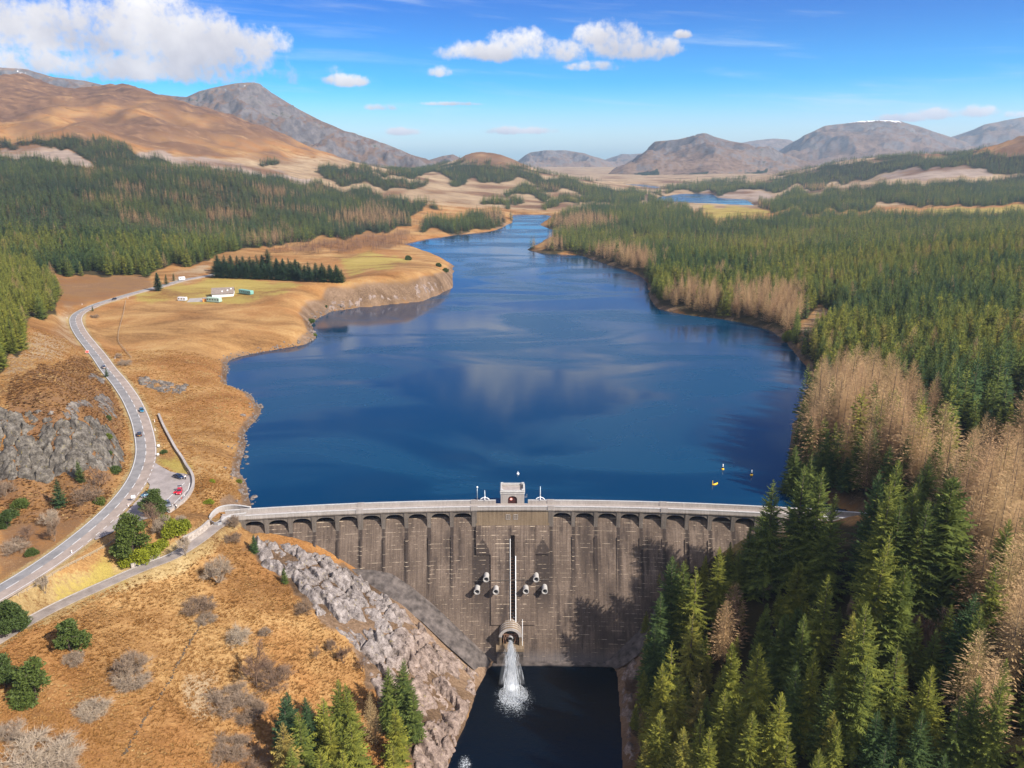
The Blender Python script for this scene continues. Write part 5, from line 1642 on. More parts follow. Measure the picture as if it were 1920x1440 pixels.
concrete('dam_concrete', (0.033, 0.024, 0.019), (0.106, 0.077, 0.059), (0.205, 0.154, 0.119), True)
concrete('bridge_concrete', (0.055, 0.045, 0.038), (0.13, 0.108, 0.09), (0.245, 0.208, 0.176))
concrete('pale_concrete', (0.20, 0.175, 0.16), (0.32, 0.285, 0.26), (0.46, 0.42, 0.39))
concrete('ochre_concrete', (0.08, 0.058, 0.04), (0.19, 0.137, 0.088), (0.29, 0.22, 0.145))
simple('apron_concrete', (0.085, 0.070, 0.063), 0.92, 0.6, 0.5, bd=0.3)
simple('coping', (0.42, 0.40, 0.38), 0.8, 0.2, 1.5)
simple('pipe_paint', (0.38, 0.36, 0.34), 0.6, 0.2, 1.5)
simple('white_paint', (0.78, 0.78, 0.78), 0.5, 0.05)
simple('rusty_steel', (0.20, 0.11, 0.07), 0.7, 0.4, 3.0)
simple('galvanised', (0.46, 0.46, 0.47), 0.45, 0.15, 3.0, 0.6)
simple('shade_black', (0.012, 0.011, 0.012), 0.9, 0.1)  # near-black colour standing in for shade inside openings
simple('door_red', (0.055, 0.018, 0.018), 0.6, 0.2)
simple('sign_red', (0.62, 0.12, 0.05), 0.5, 0.05)
simple('deck_tar', (0.30, 0.255, 0.235), 0.9, 0.2, 0.8)
simple('glass_dark', (0.018, 0.022, 0.028), 0.12, 0.1, spec=0.6)
simple('tyre', (0.02, 0.02, 0.02), 0.85, 0.2)
simple('lamp_glass', (0.8, 0.8, 0.78), 0.2, 0.03, spec=0.5)
simple('amber', (0.85, 0.48, 0.02), 0.45, 0.08)
simple('black_paint', (0.02, 0.02, 0.022), 0.5, 0.1)
for nm, c in (('car_black', (0.012, 0.013, 0.016)), ('car_teal', (0.015, 0.14, 0.24)), ('car_navy', (0.012, 0.022, 0.05)), ('car_red', (0.55, 0.015, 0.03)), ('car_grey', (0.14, 0.15, 0.17)), ('car_steel', (0.05, 0.12, 0.17)), ('car_white', (0.75, 0.75, 0.75))):
    m, t = material(nm)
    bs = t.node('ShaderNodeBsdfPrincipled', {'Base Color': c, 'Roughness': 0.35, 'Coat Weight': 0.8, 'Coat Roughness': 0.08, 'Metallic': 0.15})
    t.node('ShaderNodeOutputMaterial', {'Surface': bs}, None)
simple('slate', (0.20, 0.16, 0.135), 0.85, 0.35, 1.2)
simple('whitewash', (0.74, 0.73, 0.72), 0.85, 0.08, 0.8)
simple('pale_green', (0.33, 0.44, 0.36), 0.6, 0.12)
simple('sea_green', (0.16, 0.33, 0.28), 0.6, 0.12)
simple('wood', (0.34, 0.26, 0.17), 0.85, 0.3, 3.0)
simple('orange_paint', (0.6, 0.24, 0.05), 0.6, 0.1)
simple('skin', (0.55, 0.34, 0.25), 0.6, 0.05)
simple('cloth_white', (0.75, 0.74, 0.73), 0.9, 0.08)
simple('cloth_black', (0.02, 0.02, 0.025), 0.9, 0.2)
simple('cloth_red', (0.6, 0.09, 0.07), 0.9, 0.1)
simple('cloth_blue', (0.04, 0.06, 0.12), 0.9, 0.2)
simple('hair', (0.04, 0.025, 0.018), 0.8, 0.2)
simple('dry_stone', (0.34, 0.29, 0.25), 0.92, 0.45, 1.6, bd=0.1)

# granite for the bare rock
m, t = material('granite')
pos = t.node('ShaderNodeTexCoord', out=3)
sh_ = t.node('ShaderNodeVertexColor', layer_name='stone', out=None)
s_ = t.n.new('ShaderNodeSeparateColor')
t.l.new(sh_.outputs[0], s_.inputs[0])
n1 = t.noise(pos, 0.5, 6, 0.65, 0.4)
n2 = t.noise(t.vm('MULTIPLY', pos, (1.0, 1.0, 2.5)), 2.4, 4, 0.65)
v = t.m('ADD', t.m('MULTIPLY', n1, 0.6), t.m('MULTIPLY', n2, 0.4))
pal = t.ramp(v, [(0.38, (0.05, 0.041, 0.037)), (0.5, (0.18, 0.153, 0.142)), (0.62, (0.33, 0.29, 0.27))])
brn = t.ramp(v, [(0.37, (0.055, 0.038, 0.030)), (0.5, (0.185, 0.135, 0.11)), (0.62, (0.32, 0.245, 0.205))])
gry = t.ramp(v, [(0.38, (0.022, 0.019, 0.015)), (0.5, (0.078, 0.068, 0.054)), (0.62, (0.18, 0.16, 0.13))])
c = t.mix(s_.outputs[0], pal, brn)
c = t.mix(s_.outputs[1], c, gry)
lich = t.noise(pos, 0.9, 4, 0.6)
c = t.mix(t.m('MULTIPLY', t.step(lich, 0.62, 0.70), 0.5), c, (0.24, 0.19, 0.05))
finish(t, c, 0.9, v, 0.8, 0.15, spec=0.2)


def cells(x, y, size, seed, stretch=1.0, ang=0.0):
    """jittered-grid cells: id hash, F2-F1, offset to the seed"""
    ca, sa = math.cos(ang), math.sin(ang)
    u, v = (x * ca + y * sa) / (size * stretch), (-x * sa + y * ca) / size
    iu, iv = np.floor(u).astype(int), np.floor(v).astype(int)
    f1 = np.full(x.shape, 9.0)
    f2 = np.full(x.shape, 9.0)
    hid = np.zeros(x.shape, int)
    ou, ov = np.zeros(x.shape), np.zeros(x.shape)
    for a in (-1, 0, 1):
        for b in (-1, 0, 1):
            h = _perm[_perm[(iu + a + seed) % 512] + (iv + b) % 512]
            su = iu + a + 0.15 + 0.7 * _perm[h] / 512.0
            sv = iv + b + 0.15 + 0.7 * _perm[h + 77] / 512.0
            d = np.hypot(u - su, v - sv)
            k = d < f1
            f2 = np.where(k, f1, np.minimum(f2, d))
            hid = np.where(k, h * 1009 + (iu + a) % 31 * 33 + (iv + b) % 31, hid)
            ou, ov = np.where(k, u - su, ou), np.where(k, v - sv, ov)
            f1 = np.where(k, d, f1)
    return hid, f2 - f1, ou * size * stretch, ov * size


def hrand(h, k):
    return ((h * (7919 + 104729 * k)) % 10007) / 10007.0


def outcrop(name, poly_px, step, big, amp, warm, grey, label, cat, up=0.6, tilt=0.5, seed=0, ang=0.4, stretch=1.5, piece='rock_slab', soft=3.0, group=None, y0=64.0):
    W_ = np.array([ground(px, py, y0)[:2] for px, py in poly_px])
    # denser outline with a ragged edge
    x0, y0_ = W_.min(0) - 2
    x1, y1 = W_.max(0) + 2
    nx, ny = int((x1 - x0) / step), int((y1 - y0_) / step)
    X, Y = np.meshgrid(np.linspace(x0, x1, nx), np.linspace(y0_, y1, ny))
    d = seg_dist(X, Y, W_) * np.where(in_poly(X, Y, W_), 1, -1)
    d = d + fbm(X / 5, Y / 5, 3) * 2.2
    k = sstep(-0.2, soft, d)
    wx, wy = X + fbm(X / 6, Y / 6, 2) * 1.2, Y + fbm(X / 6 + 7, Y / 6, 2) * 1.2
    h1, e1, ou, ov = cells(wx, wy, big, seed, stretch, ang)
    h2, e2, pu, pv = cells(wx, wy, big * 0.34, seed + 5, 1.3, ang + 0.6)
    z = amp * (hrand(h1, 1) - 0.3) + tilt * ((hrand(h1, 2) - 0.5) * ou + (hrand(h1, 3) - 0.5) * ov)
    z += amp * 0.30 * (hrand(h2, 4) - 0.5) + tilt * 1.1 * ((hrand(h2, 5) - 0.5) * pu + (hrand(h2, 6) - 0.5) * pv)
    h3, e3, ru, rv3 = cells(wx, wy, big * 0.13, seed + 11, 1.5, ang - 0.5)
    z += tilt * 1.3 * ((hrand(h3, 7) - 0.5) * ru + (hrand(h3, 8) - 0.5) * rv3) + amp * 0.12 * (hrand(h3, 9) - 0.5)
    z -= amp * 0.75 * sstep(0.16, 0.0, e1) + amp * 0.26 * sstep(0.12, 0.0, e2)
    z += fbm(X / 1.5, Y / 1.5, 3) * 0.18
    Z = hgt(X, Y) - 1.2 * (1 - k) + (z + up) * k
    keep = (k > 0.02)
    i_, j_ = np.meshgrid(np.arange(ny - 1), np.arange(nx - 1), indexing='ij')
    q = (i_ * nx + j_).ravel()
    Q = np.stack([q, q + 1, q + nx + 1, q + nx], -1)
    fk = keep.ravel()[Q].all(1)
    Q = Q[fk]
    fid = h1.ravel()[Q[:, 0]]
    V = np.stack([X, Y, Z], -1).reshape(-1, 3)
    wv_ = np.clip(warm(X, Y) if callable(warm) else np.full(X.shape, warm), 0, 1).ravel()
    cx, cy = W_.mean(0)
    org = np.array([cx, cy, float(hgt(cx, cy))])
    e = empty(name, org, 0.0, label=label, cat=cat, group=group)
    ids, inv, cnt = np.unique(fid, return_inverse=True, return_counts=True)
    order = np.argsort(-cnt)
    rest_f = []
    for r, o_ in enumerate(order):
        Fk = Q[inv == o_]
        if r >= 290 or cnt[o_] < 6:
            rest_f.append(Fk)
            continue
        us, lf_ = np.unique(Fk, return_inverse=True)
        me = np_mesh(piece, V[us] - org, lf_.reshape(-1, 4), ['granite'])
        w0 = wv_[us]
        add_color(me, 'stone', [w0, np.full(len(us), grey), w0 * 0, w0 * 0 + 1])
        obj(piece, me, e)
    if rest_f:
        Fk = np.vstack(rest_f)
        us, lf_ = np.unique(Fk, return_inverse=True)
        me = np_mesh('loose_rock', V[us] - org, lf_.reshape(-1, 4), ['granite'])
        w0 = wv_[us]
        add_color(me, 'stone', [w0, np.full(len(us), grey), w0 * 0, w0 * 0 + 1])
        obj('loose_rock', me, e, kind='stuff')
    return e


outcrop('rock_slope', [(468, 1002), (500, 1008), (560, 1024), (620, 1046), (655, 1072), (700, 1108), (745, 1138), (790, 1175), (845, 1222), (898, 1262), (895, 1300), (881, 1345), (863, 1392), (849, 1440), (843, 1500), (775, 1500), (770, 1400), (700, 1292), (662, 1212), (630, 1190), (600, 1162), (565, 1115), (535, 1088), (500, 1068), (478, 1050)],
        0.42, 4.6, 2.1, lambda X, Y: sstep(-40, -28, X) * 0.9 + sstep(205, 190, Y) * 0.5, 0.0, 'pale fractured granite slope falling from the left dam end to the pool', 'rock slope', 0.7, 0.85, 3, -0.7, 1.7, soft=1.6)
outcrop('rock_crag', [(0, 772), (60, 776), (110, 786), (135, 794), (170, 786), (200, 796), (225, 830), (238, 860), (230, 880), (190, 890), (140, 900), (100, 905), (50, 905), (-30, 905), (-30, 775)],
        0.5, 4.2, 2.6, 0.05, 0.85, 'grey rock crag with broken ledges beside the road bend', 'crag', 1.2, 0.8, 9, 0.3, 1.3, soft=2.0)
for k, (poly, lb) in enumerate([([(108, 770), (140, 752), (172, 745), (176, 765), (150, 790), (120, 792)], 'grey rock knoll on the heather just above the crag'),
                                ([(170, 742), (185, 738), (215, 748), (222, 775), (205, 800), (188, 770)], 'grey broken rocks along the road above the crag'),
                                ([(60, 772), (82, 766), (108, 772), (104, 786), (70, 790)], 'single grey rock hump on the heather near the left edge'),
                                ([(160, 705), (180, 700), (202, 712), (198, 722), (170, 716)], 'flat pale rock on the heather close to the road'),
                                ([(250, 710), (268, 704), (300, 712), (360, 722), (340, 742), (300, 738), (262, 724)], 'scattered grey rocks in the tawny grass right of the road')]):
    outcrop('rock_outcrop', poly, 0.5, 2.6, 1.2, 0.1, 0.6, lb, 'rock', 0.15, 0.5, 20 + k, 0.5, 1.3, soft=1.5)
outcrop('shore_bank', [(606, 576), (616, 560), (690, 552), (740, 551), (768, 555), (800, 522), (826, 532), (843, 543), (822, 553), (790, 564), (740, 569), (680, 575)], 0.8, 3.0, 1.2, 1.0, 0.0, 'eroded stony bank of the headland above the lake cove', 'bank', 0.0, 0.4, 31, 0.2, 1.2, soft=3.0)
outcrop('shore_bank', [(1163, 1256), (1190, 1225), (1205, 1250), (1196, 1300), (1190, 1380), (1195, 1450), (1168, 1450), (1166, 1370), (1161, 1300)], 0.5, 3.0, 1.3, 0.9, 0.1, 'narrow brown rock rim along the right side of the plunge pool', 'bank', 0.2, 0.5, 41, 1.4, 1.4, soft=1.5)

# ------------------------------------------------------------------ the dam
dam = empty('dam', (0, 241, -42), 0, label='grey-brown concrete arch dam with an arched bridge along its crest', cat='dam')


def dpart(name, mb, mat, parent=None, smooth=False, **kw):
    """builds a part in world coordinates under the dam (or one of its parts)"""
    parent = parent or dam
    me = mb.mesh(name, mat, smooth)
    o = obj(name, me, parent, **kw)
    o.matrix_parent_inverse = Matrix.Translation(-Vector(dam.location))
    return o


SC = -4.8                                     # centre of the crest, s
PIERS = [SC - 12.8 - 7.55 * k for k in range(11)] + [SC + 12.8 + 7.5 * k for k in range(14)]
S0, S1 = -96.0, 118.0


def arc_strip(s0, s1, prof, n=None, closed=True):
    """sweeps a profile of (off, z) along the crest from s0 to s1"""
    b = MB()
    n = n or max(2, int(abs(s1 - s0) / 3.0) + 1)
    ss = np.linspace(s0, s1, n)
    m_ = len(prof)
    vs = []
    for s in ss:
        for off, z in prof:
            vs.append(tuple(A(s, off, z)))
    fs = []
    for i in range(n - 1):
        for k in range(m_ if closed else m_ - 1):
            k2 = (k + 1) % m_
            fs.append((i * m_ + k, (i + 1) * m_ + k, (i + 1) * m_ + k2, i * m_ + k2))
    if closed:
        fs.append(tuple(range(m_)))
        fs.append(tuple((n - 1) * m_ + k for k in range(m_))[::-1])
    return b.add(vs, fs)


# spillway face: ogee crest, then pour by pour down the batter, each lift a small step
prof = [(4.7, -6.0), (4.7, -1.5), (2.6, 0.3), (1.9, 0.4), (1.2, 0.1), (0.6, -0.6), (0.1, -1.6)]
z = -2.5
while z > -45.0:
    prof += [(face_off(z) - 0.05, z), (face_off(z) + 0.03, z - 0.03)]
    z -= 1.25
sg = sorted(set(list(np.arange(S0, S1, 2.0)) + [SC - 0.62, SC - 0.60, SC + 0.60, SC + 0.62]))
vs, fs = [], []
for s in sg:
    slot = abs(s - SC) < 0.61
    for off, z in prof:
        d = 1.6 if (slot and -31.0 < z < -5.0) else 0.0
        vs.append(tuple(A(s, off + d, z)))
mp = len(prof)
for i in range(len(sg) - 1):
    for k in range(mp - 1):
        fs.append((i * mp + k, i * mp + k + 1, (i + 1) * mp + k + 1, (i + 1) * mp + k))
dpart('spillway_face', MB().add(vs, fs), 'dam_concrete')
# centre block: ochre head band, then a panel standing proud of the face, with side panels ending higher
dpart('head_block', arc_strip(SC - 12.3, SC + 12.3, [(-0.42, 2.88), (-0.42, -2.2), (4.5, -2.2), (4.5, 2.88)], 12), 'ochre_concrete')
for a_, b_ in ((SC - 12.3, SC - 7.4), (SC + 7.6, SC + 12.3)):
    dpart('face_panel', arc_strip(a_, b_, [(-0.40, -2.2), (face_off(-3.0) - 0.75, -3.0), (face_off(-10.6) - 0.62, -10.6), (face_off(-10.6) + 1, -10.9), (4.0, -2.3)], 4), 'dam_concrete')
for a_, b_ in ((SC - 7.38, SC - 0.75), (SC + 0.75, SC + 7.58)):
    pr = [(-0.40, -2.2)]
    z = -3.4
    while z > -31:
        pr += [(face_off(z) - 0.56, z), (face_off(z) - 0.48, z - 0.03)]
        z -= 1.25
    pr += [(face_off(-31) + 0.8, -31.2), (4.0, -2.3)]
    dpart('face_panel', arc_strip(a_, b_, pr, 4), 'dam_concrete')
dpart('face_panel', arc_strip(SC - 0.74, SC + 0.74, [(-0.40, -2.2), (face_off(-3.0) - 0.7, -3.0), (face_off(-5.0) - 0.52, -5.0), (face_off(-5.0) + 1.0, -5.2), (4.0, -2.3)], 3), 'dam_concrete')
# piers with caps, and the low ribs below them
for s in PIERS:
    w, big = 0.62, s in (PIERS[0], PIERS[11])
    if big or PIERS.index(s) in (5, 10, 16, 21):
        w = 0.85
    b = MB()
    p = [A(s + q * w, o_, z_) for z_, f0 in ((-6.5, -0.30), (2.9, -0.52)) for q, o_ in ((-1, f0), (1, f0), (1, 4.6), (-1, 4.6))]
    b.hexa(p)
    pr = dpart('pier', b, 'bridge_concrete')
    c_ = MB()
    p = [A(s + q * (w + 0.18), o_, z_) for z_ in (-0.3, 0.05) for q, o_ in ((-1, -0.68), (1, -0.68), (1, 4.5), (-1, 4.5))]
    c_.hexa(p)
    dpart('impost', c_, 'bridge_concrete', pr)
    r_ = MB()
    zs = np.linspace(-5.5, -24.0, 9)
    rv_, rf_ = [], []
    for z_ in zs:
        pro = 0.42 * (1 - (z_ + 5.5) / -18.5) + 0.03
        for q, o_ in ((-0.5, face_off(z_) + 0.3), (-0.42, face_off(z_) - pro), (0.42, face_off(z_) - pro), (0.5, face_off(z_) + 0.3)):
            rv_.append(tuple(A(s + q, o_, z_)))
    for i in range(8):
        for k in range(3):
            rf_.append((i * 4 + k, i * 4 + k + 1, (i + 1) * 4 + k + 1, (i + 1) * 4 + k))
    if not big:
        dpart('rib', r_.add(rv_, rf_), 'dam_concrete')
# arches between the piers: barrel with its spandrel walls
for grp in (PIERS[:11], PIERS[11:]):
    g_ = sorted(grp)
    for a_, b_ in zip(g_[:-1], g_[1:]):
        a2, b2 = a_ + 0.55, b_ - 0.55
        n = 14
        b = MB()
        vs, fs = [], []
        for i in range(n + 1):
            f = i / n
            s = a2 + (b2 - a2) * f
            zc_ = 0.15 + 2.2 * (1 - abs(2 * f - 1) ** 2.6) ** 0.5 if 0 < f < 1 else 0.15
            vs += [tuple(A(s, -0.30, zc_)), tuple(A(s, -0.30, 2.9)), tuple(A(s, 4.6, 2.9)), tuple(A(s, 4.6, zc_))]
        for i in range(n):
            for k in range(4):
                k2 = (k + 1) % 4
                fs.append((i * 4 + k, i * 4 + k2, (i + 1) * 4 + k2, (i + 1) * 4 + k))
        ar = dpart('arch', b.add(vs, fs), 'bridge_concrete')
        rg = MB()
        vs, fs = [], []
        for i in range(n + 1):
            f = i / n
            s = a2 + (b2 - a2) * f
            zc_ = 0.15 + 2.2 * (1 - abs(2 * f - 1) ** 2.6) ** 0.5 if 0 < f < 1 else 0.15
            vs += [tuple(A(s, -0.36, zc_ - 0.0)), tuple(A(s, -0.36, zc_ + 0.28)), tuple(A(s, -0.28, zc_ + 0.28)), tuple(A(s, -0.28, zc_))]
        for i in range(n):
            for k in range(4):
                k2 = (k + 1) % 4
                fs.append((i * 4 + k, i * 4 + k2, (i + 1) * 4 + k2, (i + 1) * 4 + k))
        dpart('arch_ring', rg.add(vs, fs), 'pale_concrete', ar)
# abutment arch at the left end and solid end blocks
b = MB()
vs, fs = [], []
a2, b2, n = -95.5, PIERS[10] - 0.55, 12
for i in range(n + 1):
    f = i / n
    s = a2 + (b2 - a2) * f
    zc_ = -1.5 + 3.7 * (1 - (1 - f) ** 2) ** 0.5
    vs += [tuple(A(s, -0.30, zc_)), tuple(A(s, -0.30, 2.9)), tuple(A(s, 4.6, 2.9)), tuple(A(s, 4.6, zc_))]
for i in range(n):
    for k in range(4):
        k2 = (k + 1) % 4
        fs.append((i * 4 + k, i * 4 + k2, (i + 1) * 4 + k2, (i + 1) * 4 + k))
dpart('arch', b.add(vs, fs), 'bridge_concrete')
dpart('abutment', arc_strip(-100.5, -95.6, [(-0.30, 2.9), (-0.30, -3), (4.6, -3), (4.6, 2.9)], 3), 'bridge_concrete')
dpart('abutment', arc_strip(PIERS[-1] + 0.6, 122, [(-0.30, 2.9), (-0.30, -4), (4.6, -4), (4.6, 2.9)], 5), 'bridge_concrete')
# deck, cornice, parapets with copings, pilasters
dpart('road_deck', arc_strip(-100, 122, [(-0.2, 3.40), (-0.2, 2.92), (4.7, 2.92), (4.7, 3.40)], 76), 'deck_tar')
dpart('cornice', arc_strip(-99, 121, [(-0.72, 3.38), (-0.72, 3.12), (-0.45, 2.93), (-0.21, 2.93), (-0.21, 3.38)], 76), 'bridge_concrete')
dpart('parapet', arc_strip(-99, 121, [(-0.42, 4.50), (-0.42, 3.39), (-0.06, 3.39), (-0.06, 4.50)], 76), 'pale_concrete')
dpart('coping', arc_strip(-99, 121, [(-0.52, 4.72), (-0.52, 4.51), (0.04, 4.51), (0.04, 4.72)], 76), 'coping')
for a_, b_ in ((-99, SC - 5.6), (SC + 5.2, 121)):
    dpart('parapet', arc_strip(a_, b_, [(4.45, 4.55), (4.45, 3.41), (4.8, 3.41), (4.8, 4.55)], 40), 'pale_concrete')
    dpart('coping', arc_strip(a_, b_, [(4.37, 4.76), (4.37, 4.56), (4.9, 4.56), (4.9, 4.76)], 40), 'coping')
dpart('kerb', arc_strip(-96, 118, [(0.45, 3.53), (0.45, 3.405), (0.7, 3.405), (0.7, 3.53)], 76), 'pale_concrete')
dpart('kerb', arc_strip(-96, 118, [(3.75, 3.53), (3.75, 3.405), (4.0, 3.405), (4.0, 3.53)], 76), 'pale_concrete')
for i in (0, 5, 10, 11, 16, 21):
    s = PIERS[i]
    for f0, f1 in ((-0.62, 0.08), (4.3, 4.95)):
        b = MB()
        b.hexa([A(s + q * 1.15, o_, z_) for z_ in (2.95, 4.85) for q, o_ in ((-1, f0), (1, f0), (1, f1), (-1, f1))])
        pl = dpart('pilaster', b, 'pale_concrete')
        b = MB()
        b.hexa([A(s + q * 1.28, o_, z_) for z_ in (4.86, 5.08) for q, o_ in ((-1, f0 - 0.1), (1, f0 - 0.1), (1, f1 + 0.1), (-1, f1 + 0.1))])
        dpart('cap', b, 'coping', pl)
# two small windows in the head block
for px in (952.5, 967):
    c0 = at_y(px, 965, 240.0)
    s = (c0[0] - AX)
    wz = 0.95
    fr = MB()
    for q0, q1, za, zb in ((-0.72, -0.55, wz - 1.0, wz + 0.8), (0.55, 0.72, wz - 1.0, wz + 0.8), (-0.55, 0.55, wz + 0.64, wz + 0.8), (-0.55, 0.55, wz - 1.0, wz - 0.84), (-0.05, 0.05, wz - 0.84, wz + 0.64), (-0.55, -0.05, wz - 0.13, wz - 0.05), (0.05, 0.55, wz - 0.13, wz - 0.05)):
        fr.hexa([A(s + q, o_, z_) for z_ in (za, zb) for q, o_ in ((q0, -0.53), (q1, -0.53), (q1, -0.40), (q0, -0.40))])
    wn_ = dpart('window', fr, 'pale_concrete')
    pn = MB()
    pn.hexa([A(s + q, o_, z_) for z_ in (wz - 0.9, wz + 0.7) for q, o_ in ((-0.6, -0.46), (0.6, -0.46), (0.6, -0.43), (-0.6, -0.43))])
    dpart('pane', pn, 'glass_dark', wn_)
    sl_ = MB()
    sl_.hexa([A(s + q, o_, z_) for z_ in (wz - 1.15, wz - 1.01) for q, o_ in ((-0.85, -0.66), (0.85, -0.66), (0.85, -0.40), (-0.85, -0.40))])
    dpart('sill', sl_, 'pale_concrete', wn_)
# six outlet pipes
for px, py in ((912, 1080), (1005, 1080), (895, 1103), (930, 1103), (986, 1102), (1021, 1102)):
    c0 = on_face(px, py, 0.6)
    out = Vector((0, -1, 0.05))
    b = MB()
    n = 18
    vs, fs = [], []
    ringspec = [(0.9, -1.4), (0.9, 2.2), (1.02, 2.22), (1.02, 2.5), (0.76, 2.5), (0.74, 0.2)]
    for r_, dd in ringspec:
        for k in range(n):
            w = 2 * math.pi * k / n
            vs.append((c0[0] + r_ * math.cos(w), c0[1] - dd, c0[2] + r_ * math.sin(w) + 0.05 * dd))
    for i in range(len(ringspec) - 1):
        for k in range(n):
            fs.append((i * n + k, i * n + (k + 1) % n, (i + 1) * n + (k + 1) % n, (i + 1) * n + k))
    pp = dpart('outlet_pipe', b.add(vs, fs), 'pipe_paint', None, False)
    b = MB()
    b.add([(c0[0] + 0.75 * math.cos(2 * math.pi * k / n), c0[1] - 1.9, c0[2] + 0.1 + 0.75 * math.sin(2 * math.pi * k / n)) for k in range(n)], [tuple(range(n))])
    dpart('bore_shade', b, 'shade_black', pp)  # near-black disc painted for the shade deep in the pipe
# walkway rail between the pipes and the long white service pipes beside the slot
b = MB()
pa_, pb_ = on_face(890, 1089, 0.75), on_face(1029, 1086, 0.75)
b.tube([pa_, pb_], 0.075, 6)
dpart('cross_pipe', b, 'bridge_concrete')
for dx, top, bot, r_ in ((-0.85, -6.0, -31.0, 0.09), (0.95, -11.0, -31.0, 0.15)):
    b = MB()
    b.tube([A(SC + dx, face_off(z_) - 0.72, z_) for z_ in np.linspace(top, bot, 10)], r_, 6)
    dpart('service_pipe', b, 'white_paint')
b = MB()
for z_ in np.arange(-30.5, -12.0, 0.9):
    b.hexa([A(SC + q, o_, zz_) for zz_ in (z_, z_ + 0.12) for q, o_ in ((-0.5, face_off(z_) + 0.35), (0.55, face_off(z_) + 0.35), (0.55, face_off(z_) + 0.6), (-0.5, face_off(z_) + 0.6))])
dpart('ladder', b, 'rusty_steel')
# sloping concrete aprons at both sides
def apron(top, bot, name='apron'):
    m_ = 14
    tp = np.array([on_face(px, py, -0.3) for px, py in top])
    bt = np.array([on_face(px, py, o_) for px, py, o_ in bot])
    ta, _ = resample(tp, 1e9 if False else np.linalg.norm(np.diff(tp, axis=0), axis=1).sum() / 30)
    ba, _ = resample(bt, np.linalg.norm(np.diff(bt, axis=0), axis=1).sum() / 30)
    k = min(len(ta), len(ba))
    vs, fs = [], []
    for i in range(k):
        for j in range(m_ + 1):
            f = j / m_
            p = ta[i] * (1 - f) + ba[i] * f
            p[2] += 0.9 * math.sin(f * math.pi) + 0.06 * math.sin(i * 7.1 + j * 3.7)
            vs.append(tuple(p))
    for i in range(k - 1):
        for j in range(m_):
            q = i * (m_ + 1) + j
            fs.append((q, q + m_ + 1, q + m_ + 2, q + 1))
    return dpart(name, MB().add(vs, fs), 'apron_concrete', None, True)


apron([(660, 1066), (700, 1068), (735, 1074), (770, 1098), (810, 1130), (850, 1168), (890, 1206), (924, 1240)], [(655, 1078, 2.0), (690, 1098, 4.0), (735, 1125, 6.0), (790, 1165, 7.5), (840, 1212, 8.0), (876, 1244, 8.0), (896, 1262, 6.5), (912, 1256, 3.0)])
apron([(1132, 1243), (1150, 1228), (1170, 1208), (1195, 1184), (1215, 1160), (1240, 1125)], [(1136, 1246, 1.5), (1155, 1254, 4.0), (1175, 1245, 6.0), (1200, 1225, 7.0), (1222, 1190, 7.0), (1245, 1150, 6.0)])
dpart('toe_slab', arc_strip(SC - 7, SC + 33, [(-21.2, -41.5), (-21.2, -44), (-18, -44), (-18, -41.5)], 14), 'apron_concrete')

# gatehouse on the crest
gh = empty('gatehouse', tuple(A(SC, 4.5, 3.4)), 0, label='square stone gatehouse with arched dark door at the middle of the dam crest', cat='gatehouse')
b = MB()
b.box(-4.0, -1.55, 0, 0.6, -0.6, 4.2)
b.box(1.55, 4.0, 0, 0.6, -0.6, 4.2)
b.box(-4.0, -3.4, 0.6, 6.4, -6, 4.2)
b.box(3.4, 4.0, 0.6, 6.4, -6, 4.2)
b.box(-3.4, 3.4, 5.8, 6.4, -6, 4.2)
n = 12
vs, fs = [], []
for i in range(n + 1):
    f = i / n
    x = -1.55 + 3.1 * f
    z = 1.75 + 1.0 * math.sqrt(max(0, 1 - (2 * f - 1) ** 2))
    vs += [(x, 0, z), (x, 0, 4.2), (x, 0.6, 4.2), (x, 0.6, z)]
for i in range(n):
    for k in range(4):
        fs.append((i * 4 + k, i * 4 + (k + 1) % 4, (i + 1) * 4 + (k + 1) % 4, (i + 1) * 4 + k))
b.add(vs, fs)
b.build('wall', 'pale_concrete', gh)
MB().box(-3.4, 3.4, 0.6, 5.8, 3.7, 3.9).build('roof', 'deck_tar', gh)
for z0, z1, o_ in ((3.55, 3.8, 0.16), (4.21, 4.5, 0.22)):
    b = MB()
    b.box(-4 - o_, 4 + o_, -o_, 0.3, z0 if z0 > 4 else z0, z1)
    b.box(-4 - o_, -3.7, 0.301, 6.4 + o_, z0, z1)
    b.box(3.7, 4 + o_, 0.301, 6.4 + o_, z0, z1)
    b.box(-3.7, 3.7, 6.1, 6.4 + o_, z0, z1)
    b.build('cornice', 'coping', gh)
for x in (-4.02, 3.12):
    for y in (-0.02, 5.52):
        c_ = MB().box(x, x + 0.9, y, y + 0.9, 4.5, 5.1).build('corner_block', 'coping', gh)
b = MB()
b.box(-3.1, 3.1, 0.0, 0.35, 4.5, 4.9)
b.box(-3.1, 3.1, 6.05, 6.4, 4.5, 4.9)
b.box(-4.0, -3.65, 0.9, 5.5, 4.5, 4.9)
b.box(3.65, 4.0, 0.9, 5.5, 4.5, 4.9)
b.build('roof_parapet', 'coping', gh)
b = MB()
vs = [(-1.54, 0.35, 0), (1.54, 0.35, 0)] + [(1.54 * math.cos(w), 0.35, 1.75 + 0.98 * math.sin(w)) for w in np.linspace(0, math.pi, 12)]
b.add(vs, [tuple(range(len(vs)))])
dr = b.build('door', 'door_red', gh)
b = MB()
b.box(-0.03, 0.03, 0.30, 0.345, 0.05, 2.6)
for z_ in (0.9, 1.75):
    b.box(-1.5, -0.03, 0.31, 0.345, z_, z_ + 0.08)
    b.box(0.03, 1.5, 0.31, 0.345, z_, z_ + 0.08)
b.build('door_brace', 'door_red', dr)
b = MB()
